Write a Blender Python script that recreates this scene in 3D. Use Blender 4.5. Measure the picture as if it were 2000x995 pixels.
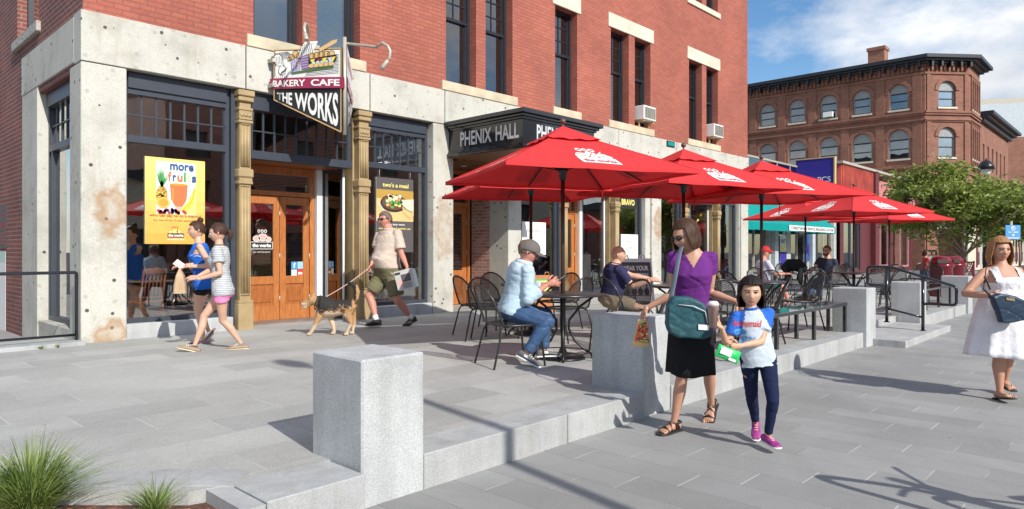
import bpy, bmesh, math, random
from mathutils import Vector, Matrix, noise
R = math.radians
V = Vector
rnd = random.Random(7)
for o in list(bpy.data.objects): bpy.data.objects.remove(o)
sc = bpy.context.scene
C = sc.collection
# ---------------------------------------------------------------- camera
F = 1340.0; CH = 1.45; AZ = R(43.4)
cam = bpy.data.cameras.new('camera'); co = bpy.data.objects.new('camera', cam); C.objects.link(co)
cam.sensor_width = 36; cam.lens = F / 2000 * 36; cam.shift_y = -7.5 / 2000
cam.clip_start = 0.05; cam.clip_end = 2000
co.location = (0, 0, CH); co.rotation_euler = (R(90), 0, AZ - R(90))
sc.camera = co
# ---------------------------------------------------------------- sun and sky
SUN_AZ, SUN_EL = 80.0, 34.0          # azimuth the light travels towards, elevation
sun = bpy.data.lights.new('sun', 'SUN'); so = bpy.data.objects.new('sun', sun); C.objects.link(so)
sun.energy = 4.5; sun.angle = R(0.5); sun.color = (1.0, 0.965, 0.90)
ld = V((math.cos(R(SUN_AZ)) * math.cos(R(SUN_EL)), math.sin(R(SUN_AZ)) * math.cos(R(SUN_EL)), -math.sin(R(SUN_EL))))
so.rotation_euler = ld.to_track_quat('-Z', 'Y').to_euler(); so.location = (0, -10, 20)
w = bpy.data.worlds.new('World'); sc.world = w; w.use_nodes = True
nt = w.node_tree; nt.nodes.clear()
def wn(t, **k):
    n = nt.nodes.new(t)
    for a, b in k.items(): setattr(n, a, b)
    return n
out = wn('ShaderNodeOutputWorld'); bg = wn('ShaderNodeBackground'); bg.inputs['Strength'].default_value = 0.15
sky = wn('ShaderNodeTexSky', sky_type='NISHITA'); sky.sun_disc = False
sky.sun_elevation = R(SUN_EL); sky.sun_rotation = math.atan2(-ld.x, -ld.y)
sky.air_density = 1.0; sky.dust_density = 0.4; sky.ozone_density = 2.2
tc = wn('ShaderNodeTexCoord'); mp = wn('ShaderNodeMapping'); mp.inputs['Scale'].default_value = (1.0, 1.0, 2.0)
mp.inputs['Location'].default_value = (0.9, 0.2, 0.1)
n1 = wn('ShaderNodeTexNoise'); n1.inputs['Scale'].default_value = 2.7; n1.inputs['Detail'].default_value = 9; n1.inputs['Roughness'].default_value = 0.6
cr = wn('ShaderNodeValToRGB'); cr.color_ramp.elements[0].position = 0.43; cr.color_ramp.elements[1].position = 0.63
n2 = wn('ShaderNodeTexNoise'); n2.inputs['Scale'].default_value = 5; n2.inputs['Detail'].default_value = 6
cr2 = wn('ShaderNodeValToRGB'); cr2.color_ramp.elements[0].position = 0.35; cr2.color_ramp.elements[1].position = 0.7
cr2.color_ramp.elements[0].color = (3.6, 3.85, 4.3, 1); cr2.color_ramp.elements[1].color = (7.0, 7.0, 7.0, 1)
mix = wn('ShaderNodeMixRGB'); L = nt.links.new
hs = wn('ShaderNodeHueSaturation'); hs.inputs['Saturation'].default_value = 1.2; hs.inputs['Value'].default_value = 0.9
L(tc.outputs['Generated'], mp.inputs['Vector']); L(mp.outputs[0], n1.inputs['Vector']); L(mp.outputs[0], n2.inputs['Vector'])
L(n1.outputs['Fac'], cr.inputs['Fac']); L(n2.outputs['Fac'], cr2.inputs['Fac'])
L(cr.outputs['Color'], mix.inputs['Fac']); L(sky.outputs[0], hs.inputs['Color']); L(hs.outputs[0], mix.inputs[1]); L(cr2.outputs[0], mix.inputs[2])
L(mix.outputs[0], bg.inputs['Color']); L(bg.outputs[0], out.inputs[0])
sc.view_settings.view_transform = 'Standard'; sc.view_settings.look = 'None'
sc.view_settings.exposure = 0.23; sc.view_settings.gamma = 1.0; sc.view_settings.use_curve_mapping = False
sc.render.engine = 'CYCLES'
sc.cycles.max_bounces = 8; sc.cycles.transparent_max_bounces = 16

# ---------------------------------------------------------------- pixel of the photo -> world point
FW = V((math.cos(AZ), math.sin(AZ), 0)); RT = V((math.sin(AZ), -math.cos(AZ), 0))
def at(u, v, d): return FW * d + RT * ((u - 1000) / F * d) + V((0, 0, CH + (490 - v) * d / F))
def atx(u, d, z): p = at(u, 490, d); p.z = z; return p
def ground(u, v, z=0.0): return at(u, v, F * (CH - z) / (v - 490))
def wallx(u, Y=10.5):
    p = FW + RT * ((u - 1000) / F); return p.x / p.y * Y
def wally(u, X):
    p = FW + RT * ((u - 1000) / F); return p.y / p.x * X

# ---------------------------------------------------------------- mesh builder
class MB:
    def __init__(s): s.v = []; s.f = []; s.m = []; s.mats = []; s.sm = []
    def mi(s, m):
        if m not in s.mats: s.mats.append(m)
        return s.mats.index(m)
    def add(s, vs, fs, m=None, smooth=False):
        b = len(s.v); s.v += [tuple(x) for x in vs]; i = s.mi(m)
        for f in fs: s.f.append(tuple(b + k for k in f)); s.m.append(i); s.sm.append(smooth)
        return s
    def quad(s, a, b, c, d, m=None): return s.add([a, b, c, d], [(0, 1, 2, 3)], m)
    def box(s, x0, x1, y0, y1, z0, z1, m=None, M=None, bev=0.0):
        if bev > 0:
            bm = bmesh.new(); bmesh.ops.create_cube(bm, size=1)
            for q in bm.verts: q.co = V(((x0 + x1) / 2 + q.co.x * (x1 - x0), (y0 + y1) / 2 + q.co.y * (y1 - y0), (z0 + z1) / 2 + q.co.z * (z1 - z0)))
            bmesh.ops.bevel(bm, geom=bm.edges[:], offset=bev, segments=1, affect='EDGES')
            bm.verts.index_update(); vs = [q.co.copy() for q in bm.verts]; fs = [[q.index for q in f.verts] for f in bm.faces]; bm.free()
        else:
            vs = [V((x, y, z)) for z in (z0, z1) for x, y in ((x0, y0), (x1, y0), (x1, y1), (x0, y1))]
            fs = [(3, 2, 1, 0), (4, 5, 6, 7), (0, 1, 5, 4), (1, 2, 6, 5), (2, 3, 7, 6), (3, 0, 4, 7)]
        if M is not None: vs = [M @ q for q in vs]
        return s.add(vs, fs, m)
    def tube(s, pts, r, m=None, n=10, closed=False, sx=1.0, up=None, cap=True, smooth=True):
        pts = [V(p) for p in pts]; k = len(pts)
        rs = r if isinstance(r, list) else [r] * k
        vs = []; prev = None
        for i, p in enumerate(pts):
            if closed: t = pts[(i + 1) % k] - pts[i - 1]
            else: t = (pts[min(i + 1, k - 1)] - pts[max(i - 1, 0)])
            if t.length < 1e-9: t = V((0, 0, 1))
            t.normalize()
            if prev is None:
                a = V(up) if up is not None else (V((0, 0, 1)) if abs(t.z) < 0.9 else V((1, 0, 0)))
            else: a = prev
            a = a - t * a.dot(t)
            if a.length < 1e-6: a = t.orthogonal()
            a.normalize(); b = t.cross(a); prev = a
            ri = rs[i]
            rx, ry = (ri if isinstance(ri, tuple) else (ri * sx, ri))
            for j in range(n):
                th = 2 * math.pi * j / n
                vs.append(p + b * (math.cos(th) * rx) + a * (math.sin(th) * ry))
        fs = []
        for i in range(k if closed else k - 1):
            i2 = (i + 1) % k
            for j in range(n):
                fs.append((i * n + j, i * n + (j + 1) % n, i2 * n + (j + 1) % n, i2 * n + j))
        s.add(vs, fs, m, smooth)
        if cap and not closed:
            s.add([], [tuple(len(s.v) - k * n + j for j in reversed(range(n)))] and [], m)
            b0 = len(s.v) - k * n; i = s.mi(m)
            s.f.append(tuple(b0 + j for j in reversed(range(n)))); s.m.append(i); s.sm.append(False)
            s.f.append(tuple(b0 + (k - 1) * n + j for j in range(n))); s.m.append(i); s.sm.append(False)
        return s
    def lathe(s, prof, m=None, n=24, o=(0, 0, 0), smooth=True, M=None):
        o = V(o); vs = []
        for (r, z) in prof:
            for j in range(n):
                th = 2 * math.pi * j / n
                q = V((r * math.cos(th), r * math.sin(th), z))
                vs.append((M @ q if M is not None else q) + o)
        fs = []
        for i in range(len(prof) - 1):
            for j in range(n): fs.append((i * n + j, i * n + (j + 1) % n, (i + 1) * n + (j + 1) % n, (i + 1) * n + j))
        fs.append(tuple(reversed(range(n)))); fs.append(tuple((len(prof) - 1) * n + j for j in range(n)))
        return s.add(vs, fs, m, smooth)
    def sphere(s, c, r, m=None, n=14, k=9, smooth=True):
        c = V(c); r = r if isinstance(r, (tuple, list)) else (r, r, r); vs = []; fs = []
        for i in range(k + 1):
            ph = math.pi * i / k
            for j in range(n):
                th = 2 * math.pi * j / n
                vs.append(c + V((r[0] * math.sin(ph) * math.cos(th), r[1] * math.sin(ph) * math.sin(th), r[2] * math.cos(ph))))
        for i in range(k):
            for j in range(n): fs.append(((i + 1) * n + j, (i + 1) * n + (j + 1) % n, i * n + (j + 1) % n, i * n + j))
        return s.add(vs, fs, m, smooth)
    def prism(s, poly, a, b, m=None, M=None):
        """poly: list of 3D points (planar), extruded by vector (b - a) from offset a"""
        a = V(a); b = V(b); k = len(poly)
        vs = [V(p) + a for p in poly] + [V(p) + b for p in poly]
        if M is not None: vs = [M @ q for q in vs]
        fs = [tuple(reversed(range(k))), tuple(range(k, 2 * k))] + [(i, (i + 1) % k, k + (i + 1) % k, k + i) for i in range(k)]
        return s.add(vs, fs, m)
    def mesh(s, name='mesh'):
        me = bpy.data.meshes.new(name); me.from_pydata(s.v, [], s.f)
        for mm in s.mats:
            if mm is not None: me.materials.append(mm)
        for p, i, q in zip(me.polygons, s.m, s.sm): p.material_index = min(i, max(0, len(me.materials) - 1)); p.use_smooth = q
        me.update(); return me
    def build(s, name, m=None, parent=None, fix=False):
        if m is not None and (not s.mats or s.mats == [None]): s.mats = [m]
        me = s.mesh(name)
        if fix:
            bm = bmesh.new(); bm.from_mesh(me); bmesh.ops.recalc_face_normals(bm, faces=bm.faces); bm.to_mesh(me); bm.free()
        o = bpy.data.objects.new(name, me); C.objects.link(o)
        if parent is not None:
            o.parent = parent
            o.matrix_parent_inverse = parent.matrix_basis.inverted() if parent.get('_wp') else Matrix.Identity(4)
        return o
def tag(o, label=None, cat=None, group=None, kind=None):
    if label: o['label'] = label
    if cat: o['category'] = cat
    if group: o['group'] = group
    if kind: o['kind'] = kind
    return o
def thing(name, label, cat, loc=(0, 0, 0), rz=0, group=None, world=False):
    """Empty; world=True: its parts are given in world coordinates"""
    o = bpy.data.objects.new(name, None); C.objects.link(o); o.empty_display_size = 0.1
    o.location = loc; o.rotation_euler = (0, 0, rz); tag(o, label, cat, group)
    if world:
        o.matrix_basis = Matrix.LocRotScale(V(loc), Matrix.Rotation(rz, 3, 'Z'), None)
        o['_wp'] = 1
    return o
def copy_tree(o, parent=None):
    c = o.copy(); C.objects.link(c)
    if parent is not None: c.parent = parent
    for ch in o.children: copy_tree(ch, c)
    return c
def struct(name, mb, m): o = mb.build(name, m); o['kind'] = 'structure'; return o

# text -> list of verts, faces (2D, origin left baseline) fitted to width x height
_tc = {}
def text2d(st, wd, ht, bold=0.0, shear=0.0, space=1.0):
    key = (st, bold, shear, space)
    if key not in _tc:
        cu = bpy.data.curves.new('t', 'FONT'); cu.body = st; cu.offset = bold; cu.shear = shear; cu.space_character = space; cu.resolution_u = 3
        ob = bpy.data.objects.new('t', cu); C.objects.link(ob)
        dg = bpy.context.evaluated_depsgraph_get(); me = bpy.data.meshes.new_from_object(ob.evaluated_get(dg))
        vs = [q.co.copy() for q in me.vertices]; fs = [tuple(p.vertices) for p in me.polygons]
        bpy.data.objects.remove(ob); bpy.data.curves.remove(cu); bpy.data.meshes.remove(me)
        x0 = min(q.x for q in vs); x1 = max(q.x for q in vs); y0 = min(q.y for q in vs); y1 = max(q.y for q in vs)
        _tc[key] = ([((q.x - x0) / (x1 - x0), (q.y - y0) / (y1 - y0)) for q in vs], fs)
    vs, fs = _tc[key]
    return [(x * wd, y * ht) for x, y in vs], fs
class Flat:
    """flat artwork in a plane: origin, x direction, y direction; layers stand off by lift"""
    def __init__(s, mb, o, x, y, lift=0.0012, fn=None):
        s.mb = mb; s.o = V(o); s.x = V(x).normalized(); s.y = V(y).normalized(); s.n = s.x.cross(s.y); s.lift = lift; s.fn = fn
    def P(s, a, b, l):
        if s.fn: return s.fn(a, b, l * s.lift)
        return s.o + s.x * a + s.y * b + s.n * (l * s.lift)
    def poly(s, pts, m, l=1): s.mb.add([s.P(a, b, l) for a, b in pts], [tuple(range(len(pts)))], m)
    def rect(s, a0, a1, b0, b1, m, l=1): s.poly([(a0, b0), (a1, b0), (a1, b1), (a0, b1)], m, l)
    def ell(s, a, b, ra, rb, m, l=1, n=20, rot=0.0, t0=0, t1=360):
        pts = []
        for i in range(n):
            t = R(t0 + (t1 - t0) * i / (n if t1 - t0 == 360 else n - 1)); x = ra * math.cos(t); y = rb * math.sin(t)
            pts.append((a + x * math.cos(rot) - y * math.sin(rot), b + x * math.sin(rot) + y * math.cos(rot)))
        s.poly(pts, m, l)
    def line(s, pts, w, m, l=1):
        for (a, b), (c, d) in zip(pts, pts[1:]):
            ln = math.hypot(c - a, d - b) or 1; nx, ny = -(d - b) / ln * w / 2, (c - a) / ln * w / 2
            s.poly([(a - nx, b - ny), (c - nx, d - ny), (c + nx, d + ny), (a + nx, b + ny)], m, l)
    def ring(s, a, b, ra, rb, w, m, l=1, n=18):
        for i in range(n):
            t0, t1 = 2 * math.pi * i / n, 2 * math.pi * (i + 1) / n
            s.poly([(a + ra * math.cos(t0), b + rb * math.sin(t0)), (a + ra * math.cos(t1), b + rb * math.sin(t1)),
                    (a + (ra - w) * math.cos(t1), b + (rb - w) * math.sin(t1)), (a + (ra - w) * math.cos(t0), b + (rb - w) * math.sin(t0))][::-1][::-1], m, l)
    def text(s, st, a, b, wd, ht, m, l=1, bold=0.0, shear=0.0, space=1.0, warp=None):
        vs, fs = text2d(st, wd, ht, bold, shear, space)
        if warp: vs = [warp(x / wd, y / ht) for x, y in vs]
        else: vs = [(a + x, b + y) for x, y in vs]
        s.mb.add([s.P(x, y, l) for x, y in vs], fs, m)

# ---------------------------------------------------------------- materials
def nodes(name):
    m = bpy.data.materials.new(name); m.use_nodes = True; t = m.node_tree
    return m, t, t.nodes['Principled BSDF'], t.links.new
def nd(t, ty, **k):
    n = t.nodes.new(ty)
    for a, b in k.items():
        if a in n.inputs: n.inputs[a].default_value = b
        else: setattr(n, a, b)
    return n
def math_n(t, op, a, b=None, c=None):
    n = t.nodes.new('ShaderNodeMath'); n.operation = op
    for i, q in enumerate((a, b, c)):
        if q is None: continue
        if isinstance(q, (int, float)): n.inputs[i].default_value = q
        else: t.links.new(q, n.inputs[i])
    return n.outputs[0]
def ramp(t, fac, stops):
    r = t.nodes.new('ShaderNodeValToRGB'); e = r.color_ramp.elements
    while len(e) < len(stops): e.new(0.5)
    for el, (p, c) in zip(e, stops): el.position = p; el.color = c if len(c) == 4 else (*c, 1)
    t.links.new(fac, r.inputs['Fac']); return r.outputs['Color']
def mixc(t, fac, a, b, blend='MIX'):
    n = t.nodes.new('ShaderNodeMixRGB'); n.blend_type = blend
    for i, q in enumerate((fac, a, b)):
        if isinstance(q, (int, float)): n.inputs[i].default_value = q
        elif isinstance(q, tuple): n.inputs[i].default_value = q if len(q) == 4 else (*q, 1)
        else: t.links.new(q, n.inputs[i])
    return n.outputs[0]
def bump(t, b, h, s=0.3, d=0.01):
    n = t.nodes.new('ShaderNodeBump'); n.inputs['Strength'].default_value = s; n.inputs['Distance'].default_value = d
    t.links.new(h, n.inputs['Height']); t.links.new(n.outputs[0], b.inputs['Normal']); return n
def pos(t): return t.nodes.new('ShaderNodeNewGeometry').outputs['Position']
def objc(t): return t.nodes.new('ShaderNodeTexCoord').outputs['Object']
def pm(name, col, rough=0.6, metal=0.0, var=0.12, scale=6.0, bs=0.0, bscale=60.0, bd=0.004, coat=0.0, spec=None, sss=0.0):
    m, t, b, l = nodes(name); b.inputs['Roughness'].default_value = rough; b.inputs['Metallic'].default_value = metal
    if coat: b.inputs['Coat Weight'].default_value = coat
    if spec is not None: b.inputs['Specular IOR Level'].default_value = spec
    if sss: b.inputs['Subsurface Weight'].default_value = sss; b.inputs['Subsurface Radius'].default_value = (0.02, 0.008, 0.004)
    p = objc(t)
    n = nd(t, 'ShaderNodeTexNoise', Scale=scale, Detail=5.0); l(p, n.inputs['Vector'])
    k = [max(0, c * (1 - var)) for c in col]; g = [min(1, c * (1 + var)) for c in col]
    l(ramp(t, n.outputs['Fac'], [(0.3, tuple(k)), (0.7, tuple(g))]), b.inputs['Base Color'])
    if bs:
        n2 = nd(t, 'ShaderNodeTexNoise', Scale=bscale, Detail=4.0); l(p, n2.inputs['Vector']); bump(t, b, n2.outputs['Fac'], bs, bd)
    return m
def brick_mat(name, c1, c2, mortar, bw=0.215, bh=0.075, ms=0.010, rough=0.85, dirt=0.25, bstr=0.6):
    m, t, b, l = nodes(name); b.inputs['Roughness'].default_value = rough
    g = t.nodes.new('ShaderNodeNewGeometry'); sx = t.nodes.new('ShaderNodeSeparateXYZ'); l(g.outputs['Position'], sx.inputs[0])
    sn = t.nodes.new('ShaderNodeSeparateXYZ'); l(g.outputs['True Normal'], sn.inputs[0])
    ax = math_n(t, 'ABSOLUTE', sn.outputs['X']); sel = math_n(t, 'GREATER_THAN', ax, 0.8)
    u = math_n(t, 'ADD', math_n(t, 'MULTIPLY', sx.outputs['X'], math_n(t, 'SUBTRACT', 1.0, sel)), math_n(t, 'MULTIPLY', sx.outputs['Y'], sel))
    cb = t.nodes.new('ShaderNodeCombineXYZ'); l(u, cb.inputs[0]); l(sx.outputs['Z'], cb.inputs[1])
    wv = nd(t, 'ShaderNodeTexNoise', Scale=3.0, Detail=2.0); l(g.outputs['Position'], wv.inputs['Vector'])
    off = nd(t, 'ShaderNodeVectorMath', operation='SCALE'); l(wv.outputs['Color'], off.inputs[0]); off.inputs['Scale'].default_value = 0.012
    ad = nd(t, 'ShaderNodeVectorMath', operation='ADD'); l(cb.outputs[0], ad.inputs[0]); l(off.outputs[0], ad.inputs[1])
    br = nd(t, 'ShaderNodeTexBrick', Scale=1.0); br.inputs['Mortar Size'].default_value = ms; br.inputs['Mortar Smooth'].default_value = 0.3
    br.inputs['Brick Width'].default_value = bw; br.inputs['Row Height'].default_value = bh; br.inputs['Bias'].default_value = -0.1
    br.inputs['Color1'].default_value = (*c1, 1); br.inputs['Color2'].default_value = (*c2, 1); br.inputs['Mortar'].default_value = (*mortar, 1)
    l(ad.outputs[0], br.inputs['Vector'])
    n = nd(t, 'ShaderNodeTexNoise', Scale=0.7, Detail=8.0, Roughness=0.6); l(g.outputs['Position'], n.inputs['Vector'])
    n3 = nd(t, 'ShaderNodeTexNoise', Scale=30.0, Detail=5.0, Roughness=0.7); l(g.outputs['Position'], n3.inputs['Vector'])
    d = ramp(t, n.outputs['Fac'], [(0.3, (1 - dirt,) * 3), (0.7, (1 + dirt * 0.5,) * 3)])
    d3 = ramp(t, n3.outputs['Fac'], [(0.3, (0.82,) * 3), (0.7, (1.12,) * 3)])
    l(mixc(t, 1.0, mixc(t, 1.0, br.outputs['Color'], d, 'MULTIPLY'), d3, 'MULTIPLY'), b.inputs['Base Color'])
    h = math_n(t, 'ADD', math_n(t, 'MULTIPLY', br.outputs['Fac'], -1.0), math_n(t, 'MULTIPLY', n3.outputs['Fac'], 0.5))
    bump(t, b, h, bstr, 0.008); return m
def paver_mat(name, axis, wdt, ln, shift, c, joint, jw=0.006, var=0.12, jdark=False):
    """running bond slabs; rows stacked across `axis`, cumulative shift per row"""
    m, t, b, l = nodes(name); b.inputs['Roughness'].default_value = 0.75
    g = t.nodes.new('ShaderNodeNewGeometry'); sx = t.nodes.new('ShaderNodeSeparateXYZ'); l(g.outputs['Position'], sx.inputs[0])
    A = sx.outputs['X'] if axis == 'X' else sx.outputs['Y']; B = sx.outputs['Y'] if axis == 'X' else sx.outputs['X']
    ra = math_n(t, 'DIVIDE', A, wdt); row = math_n(t, 'FLOOR', ra); fa = math_n(t, 'SUBTRACT', ra, row)
    rb = math_n(t, 'ADD', math_n(t, 'DIVIDE', B, ln), math_n(t, 'MULTIPLY', row, shift)); cel = math_n(t, 'FLOOR', rb); fb = math_n(t, 'SUBTRACT', rb, cel)
    def edge(f, size, w):
        e = math_n(t, 'MINIMUM', f, math_n(t, 'SUBTRACT', 1.0, f)); return math_n(t, 'LESS_THAN', math_n(t, 'MULTIPLY', e, size), w / 2)
    ja = edge(fa, wdt, jw * 0.7); jb = edge(fb, ln, jw)
    cb = t.nodes.new('ShaderNodeCombineXYZ'); l(row, cb.inputs[0]); l(cel, cb.inputs[1])
    wn_ = t.nodes.new('ShaderNodeTexWhiteNoise'); wn_.noise_dimensions = '2D'; l(cb.outputs[0], wn_.inputs['Vector'])
    slab = ramp(t, wn_.outputs['Value'], [(0.0, tuple(x * (1 - var) for x in c)), (1.0, tuple(x * (1 + var) for x in c))])
    n1 = nd(t, 'ShaderNodeTexNoise', Scale=1.1, Detail=8.0, Roughness=0.65); l(g.outputs['Position'], n1.inputs['Vector'])
    n2 = nd(t, 'ShaderNodeTexNoise', Scale=130.0, Detail=3.0, Roughness=0.8); l(g.outputs['Position'], n2.inputs['Vector'])
    mul = mixc(t, 1.0, slab, ramp(t, n1.outputs['Fac'], [(0.3, (0.91,) * 3), (0.72, (1.07,) * 3)]), 'MULTIPLY')
    mul = mixc(t, 1.0, mul, ramp(t, n2.outputs['Fac'], [(0.3, (0.66,) * 3), (0.7, (1.3,) * 3)]), 'MULTIPLY')
    vg = nd(t, 'ShaderNodeTexVoronoi', Scale=2.3); l(g.outputs['Position'], vg.inputs['Vector']); gum = math_n(t, 'LESS_THAN', vg.outputs['Distance'], 0.035)
    mul = mixc(t, math_n(t, 'MULTIPLY', gum, 0.55), mul, (0.09, 0.09, 0.09))
    n6 = nd(t, 'ShaderNodeTexNoise', Scale=0.45, Detail=9.0, Roughness=0.7, Distortion=1.2); l(g.outputs['Position'], n6.inputs['Vector'])
    mul = mixc(t, 1.0, mul, ramp(t, n6.outputs['Fac'], [(0.38, (0.90, 0.895, 0.885)), (0.56, (1.03,) * 3)]), 'MULTIPLY')
    # joint tone changes along the paving: sand-filled in places, dark in others
    n4 = nd(t, 'ShaderNodeTexNoise', Scale=1.7, Detail=2.0); l(g.outputs['Position'], n4.inputs['Vector'])
    jc = ramp(t, n4.outputs['Fac'], [(0.45, joint), (0.7, tuple(x * 0.7 for x in c))])
    mul = mixc(t, math_n(t, 'MULTIPLY', ja, 0.7), mul, tuple(x * 0.55 for x in c) if jdark else jc)
    l(mixc(t, math_n(t, 'MULTIPLY', jb, 0.8), mul, jc), b.inputs['Base Color'])
    st = math_n(t, 'SUBTRACT', math_n(t, 'MULTIPLY', n2.outputs['Fac'], 0.4), math_n(t, 'MAXIMUM', ja, jb))
    bump(t, b, st, 0.35, 0.004); return m
def granite_mat(name, c, sp=0.35):
    m, t, b, l = nodes(name); b.inputs['Roughness'].default_value = 0.8; p = pos(t)
    n = nd(t, 'ShaderNodeTexNoise', Scale=150.0, Detail=3.0, Roughness=0.8); l(p, n.inputs['Vector'])
    n1 = nd(t, 'ShaderNodeTexNoise', Scale=2.2, Detail=7.0, Roughness=0.6); l(p, n1.inputs['Vector'])
    vo = nd(t, 'ShaderNodeTexVoronoi', Scale=190.0); l(p, vo.inputs['Vector'])
    a = ramp(t, n.outputs['Fac'], [(0.32, tuple(x * (1 - sp) for x in c)), (0.68, tuple(min(1, x * (1 + sp)) for x in c))])
    a = mixc(t, 1.0, a, ramp(t, n1.outputs['Fac'], [(0.3, (0.82,) * 3), (0.7, (1.12,) * 3)]), 'MULTIPLY')
    a = mixc(t, 1.0, a, ramp(t, vo.outputs['Distance'], [(0.12, (0.55,) * 3), (0.3, (1.0,) * 3)]), 'MULTIPLY')
    mg = nd(t, 'ShaderNodeMapping'); mg.inputs['Scale'].default_value = (7, 7, .6); l(p, mg.inputs['Vector']); n7 = nd(t, 'ShaderNodeTexNoise', Scale=1.0, Detail=7.0, Roughness=0.65); l(mg.outputs[0], n7.inputs['Vector'])
    a = mixc(t, 1.0, a, ramp(t, n7.outputs['Fac'], [(0.36, (0.89, 0.885, 0.87)), (0.55, (1.03,) * 3)]), 'MULTIPLY')
    l(a, b.inputs['Base Color']); bump(t, b, n.outputs['Fac'], 0.5, 0.004); return m
def concrete_mat(name, c, stains=()):
    m, t, b, l = nodes(name); b.inputs['Roughness'].default_value = 0.88; p = pos(t)
    n1 = nd(t, 'ShaderNodeTexNoise', Scale=1.3, Detail=10.0, Roughness=0.68); l(p, n1.inputs['Vector'])
    mpn = nd(t, 'ShaderNodeMapping'); mpn.inputs['Scale'].default_value = (6, 6, 0.7); l(p, mpn.inputs['Vector'])
    n5 = nd(t, 'ShaderNodeTexNoise', Scale=1.0, Detail=6.0, Roughness=0.6); l(mpn.outputs[0], n5.inputs['Vector'])
    n2 = nd(t, 'ShaderNodeTexNoise', Scale=45.0, Detail=6.0, Roughness=0.75); l(p, n2.inputs['Vector'])
    a = ramp(t, n1.outputs['Fac'], [(0.25, tuple(x * f for x, f in zip(c, (0.66, 0.65, 0.62)))), (0.5, c), (0.75, tuple(min(1, x * 1.12) for x in c))])
    a = mixc(t, 1.0, a, ramp(t, n2.outputs['Fac'], [(0.3, (0.80,) * 3), (0.65, (1.08,) * 3)]), 'MULTIPLY')
    a = mixc(t, ramp(t, n5.outputs['Fac'], [(0.55, (0, 0, 0)), (0.78, (0.55,) * 3)]), a, (0.34, 0.29, 0.2))
    vo = nd(t, 'ShaderNodeTexVoronoi', Scale=4.6, Randomness=1.0); l(p, vo.inputs['Vector'])
    hole = math_n(t, 'LESS_THAN', vo.outputs['Distance'], 0.115)
    v3 = nd(t, 'ShaderNodeTexVoronoi', Scale=5.6, Randomness=1.0); l(p, v3.inputs['Vector'])
    pock = ramp(t, v3.outputs['Distance'], [(0.10, (1, 1, 1)), (0.20, (0, 0, 0))])
    a = mixc(t, math_n(t, 'MULTIPLY', hole, 0.88), a, (0.035, 0.03, 0.025))
    a = mixc(t, math_n(t, 'MULTIPLY', pock, 0.35), a, (0.2, 0.19, 0.16))
    for (sx_, sy_, sz_, rx, rz, k) in stains:
        d = nd(t, 'ShaderNodeVectorMath', operation='SUBTRACT'); l(p, d.inputs[0]); d.inputs[1].default_value = (sx_, sy_, sz_)
        q = nd(t, 'ShaderNodeVectorMath', operation='MULTIPLY'); l(d.outputs[0], q.inputs[0]); q.inputs[1].default_value = (1 / rx, 0.7, 1 / rz)
        ln = nd(t, 'ShaderNodeVectorMath', operation='LENGTH'); l(q.outputs[0], ln.inputs[0])
        nn = nd(t, 'ShaderNodeTexNoise', Scale=7.0, Detail=5.0); l(p, nn.inputs['Vector'])
        e = math_n(t, 'ADD', ln.outputs['Value'], math_n(t, 'MULTIPLY', math_n(t, 'SUBTRACT', nn.outputs['Fac'], 0.5), 1.6))
        a = mixc(t, ramp(t, e, [(0.15, (k * .35,) * 3), (0.65, (k,) * 3), (1.05, (0, 0, 0))]), a, (0.36, 0.2, 0.09))
    l(a, b.inputs['Base Color'])
    h = math_n(t, 'SUBTRACT', math_n(t, 'MULTIPLY', n2.outputs['Fac'], 0.35), math_n(t, 'ADD', hole, math_n(t, 'MULTIPLY', pock, 0.4)))
    bump(t, b, h, 0.5, 0.01); return m
def glass_mat(name, tint=(0.75, 0.8, 0.8), refl=1.0, base=0.10):
    m = bpy.data.materials.new(name); m.use_nodes = True; t = m.node_tree; t.nodes.clear(); l = t.links.new
    o = nd(t, 'ShaderNodeOutputMaterial'); mx = nd(t, 'ShaderNodeMixShader'); tr = nd(t, 'ShaderNodeBsdfTransparent'); gl = nd(t, 'ShaderNodeBsdfGlossy')
    tr.inputs['Color'].default_value = (*tint, 1); gl.inputs['Roughness'].default_value = 0.01; gl.inputs['Color'].default_value = (refl,) * 3 + (1,)
    lw = nd(t, 'ShaderNodeFresnel'); lw.inputs['IOR'].default_value = 1.5
    wv = nd(t, 'ShaderNodeTexNoise', Scale=1.4, Detail=1.0); l(pos(t), wv.inputs['Vector']); bp = nd(t, 'ShaderNodeBump'); bp.inputs['Strength'].default_value = 0.05; bp.inputs['Distance'].default_value = 0.05
    l(wv.outputs['Fac'], bp.inputs['Height']); l(bp.outputs[0], gl.inputs['Normal'])
    f = math_n(t, 'MINIMUM', math_n(t, 'ADD', math_n(t, 'MULTIPLY', lw.outputs[0], 1.6), base), 1.0)
    l(f, mx.inputs['Fac']); l(tr.outputs[0], mx.inputs[1]); l(gl.outputs[0], mx.inputs[2]); l(mx.outputs[0], o.inputs['Surface']); return m
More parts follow.
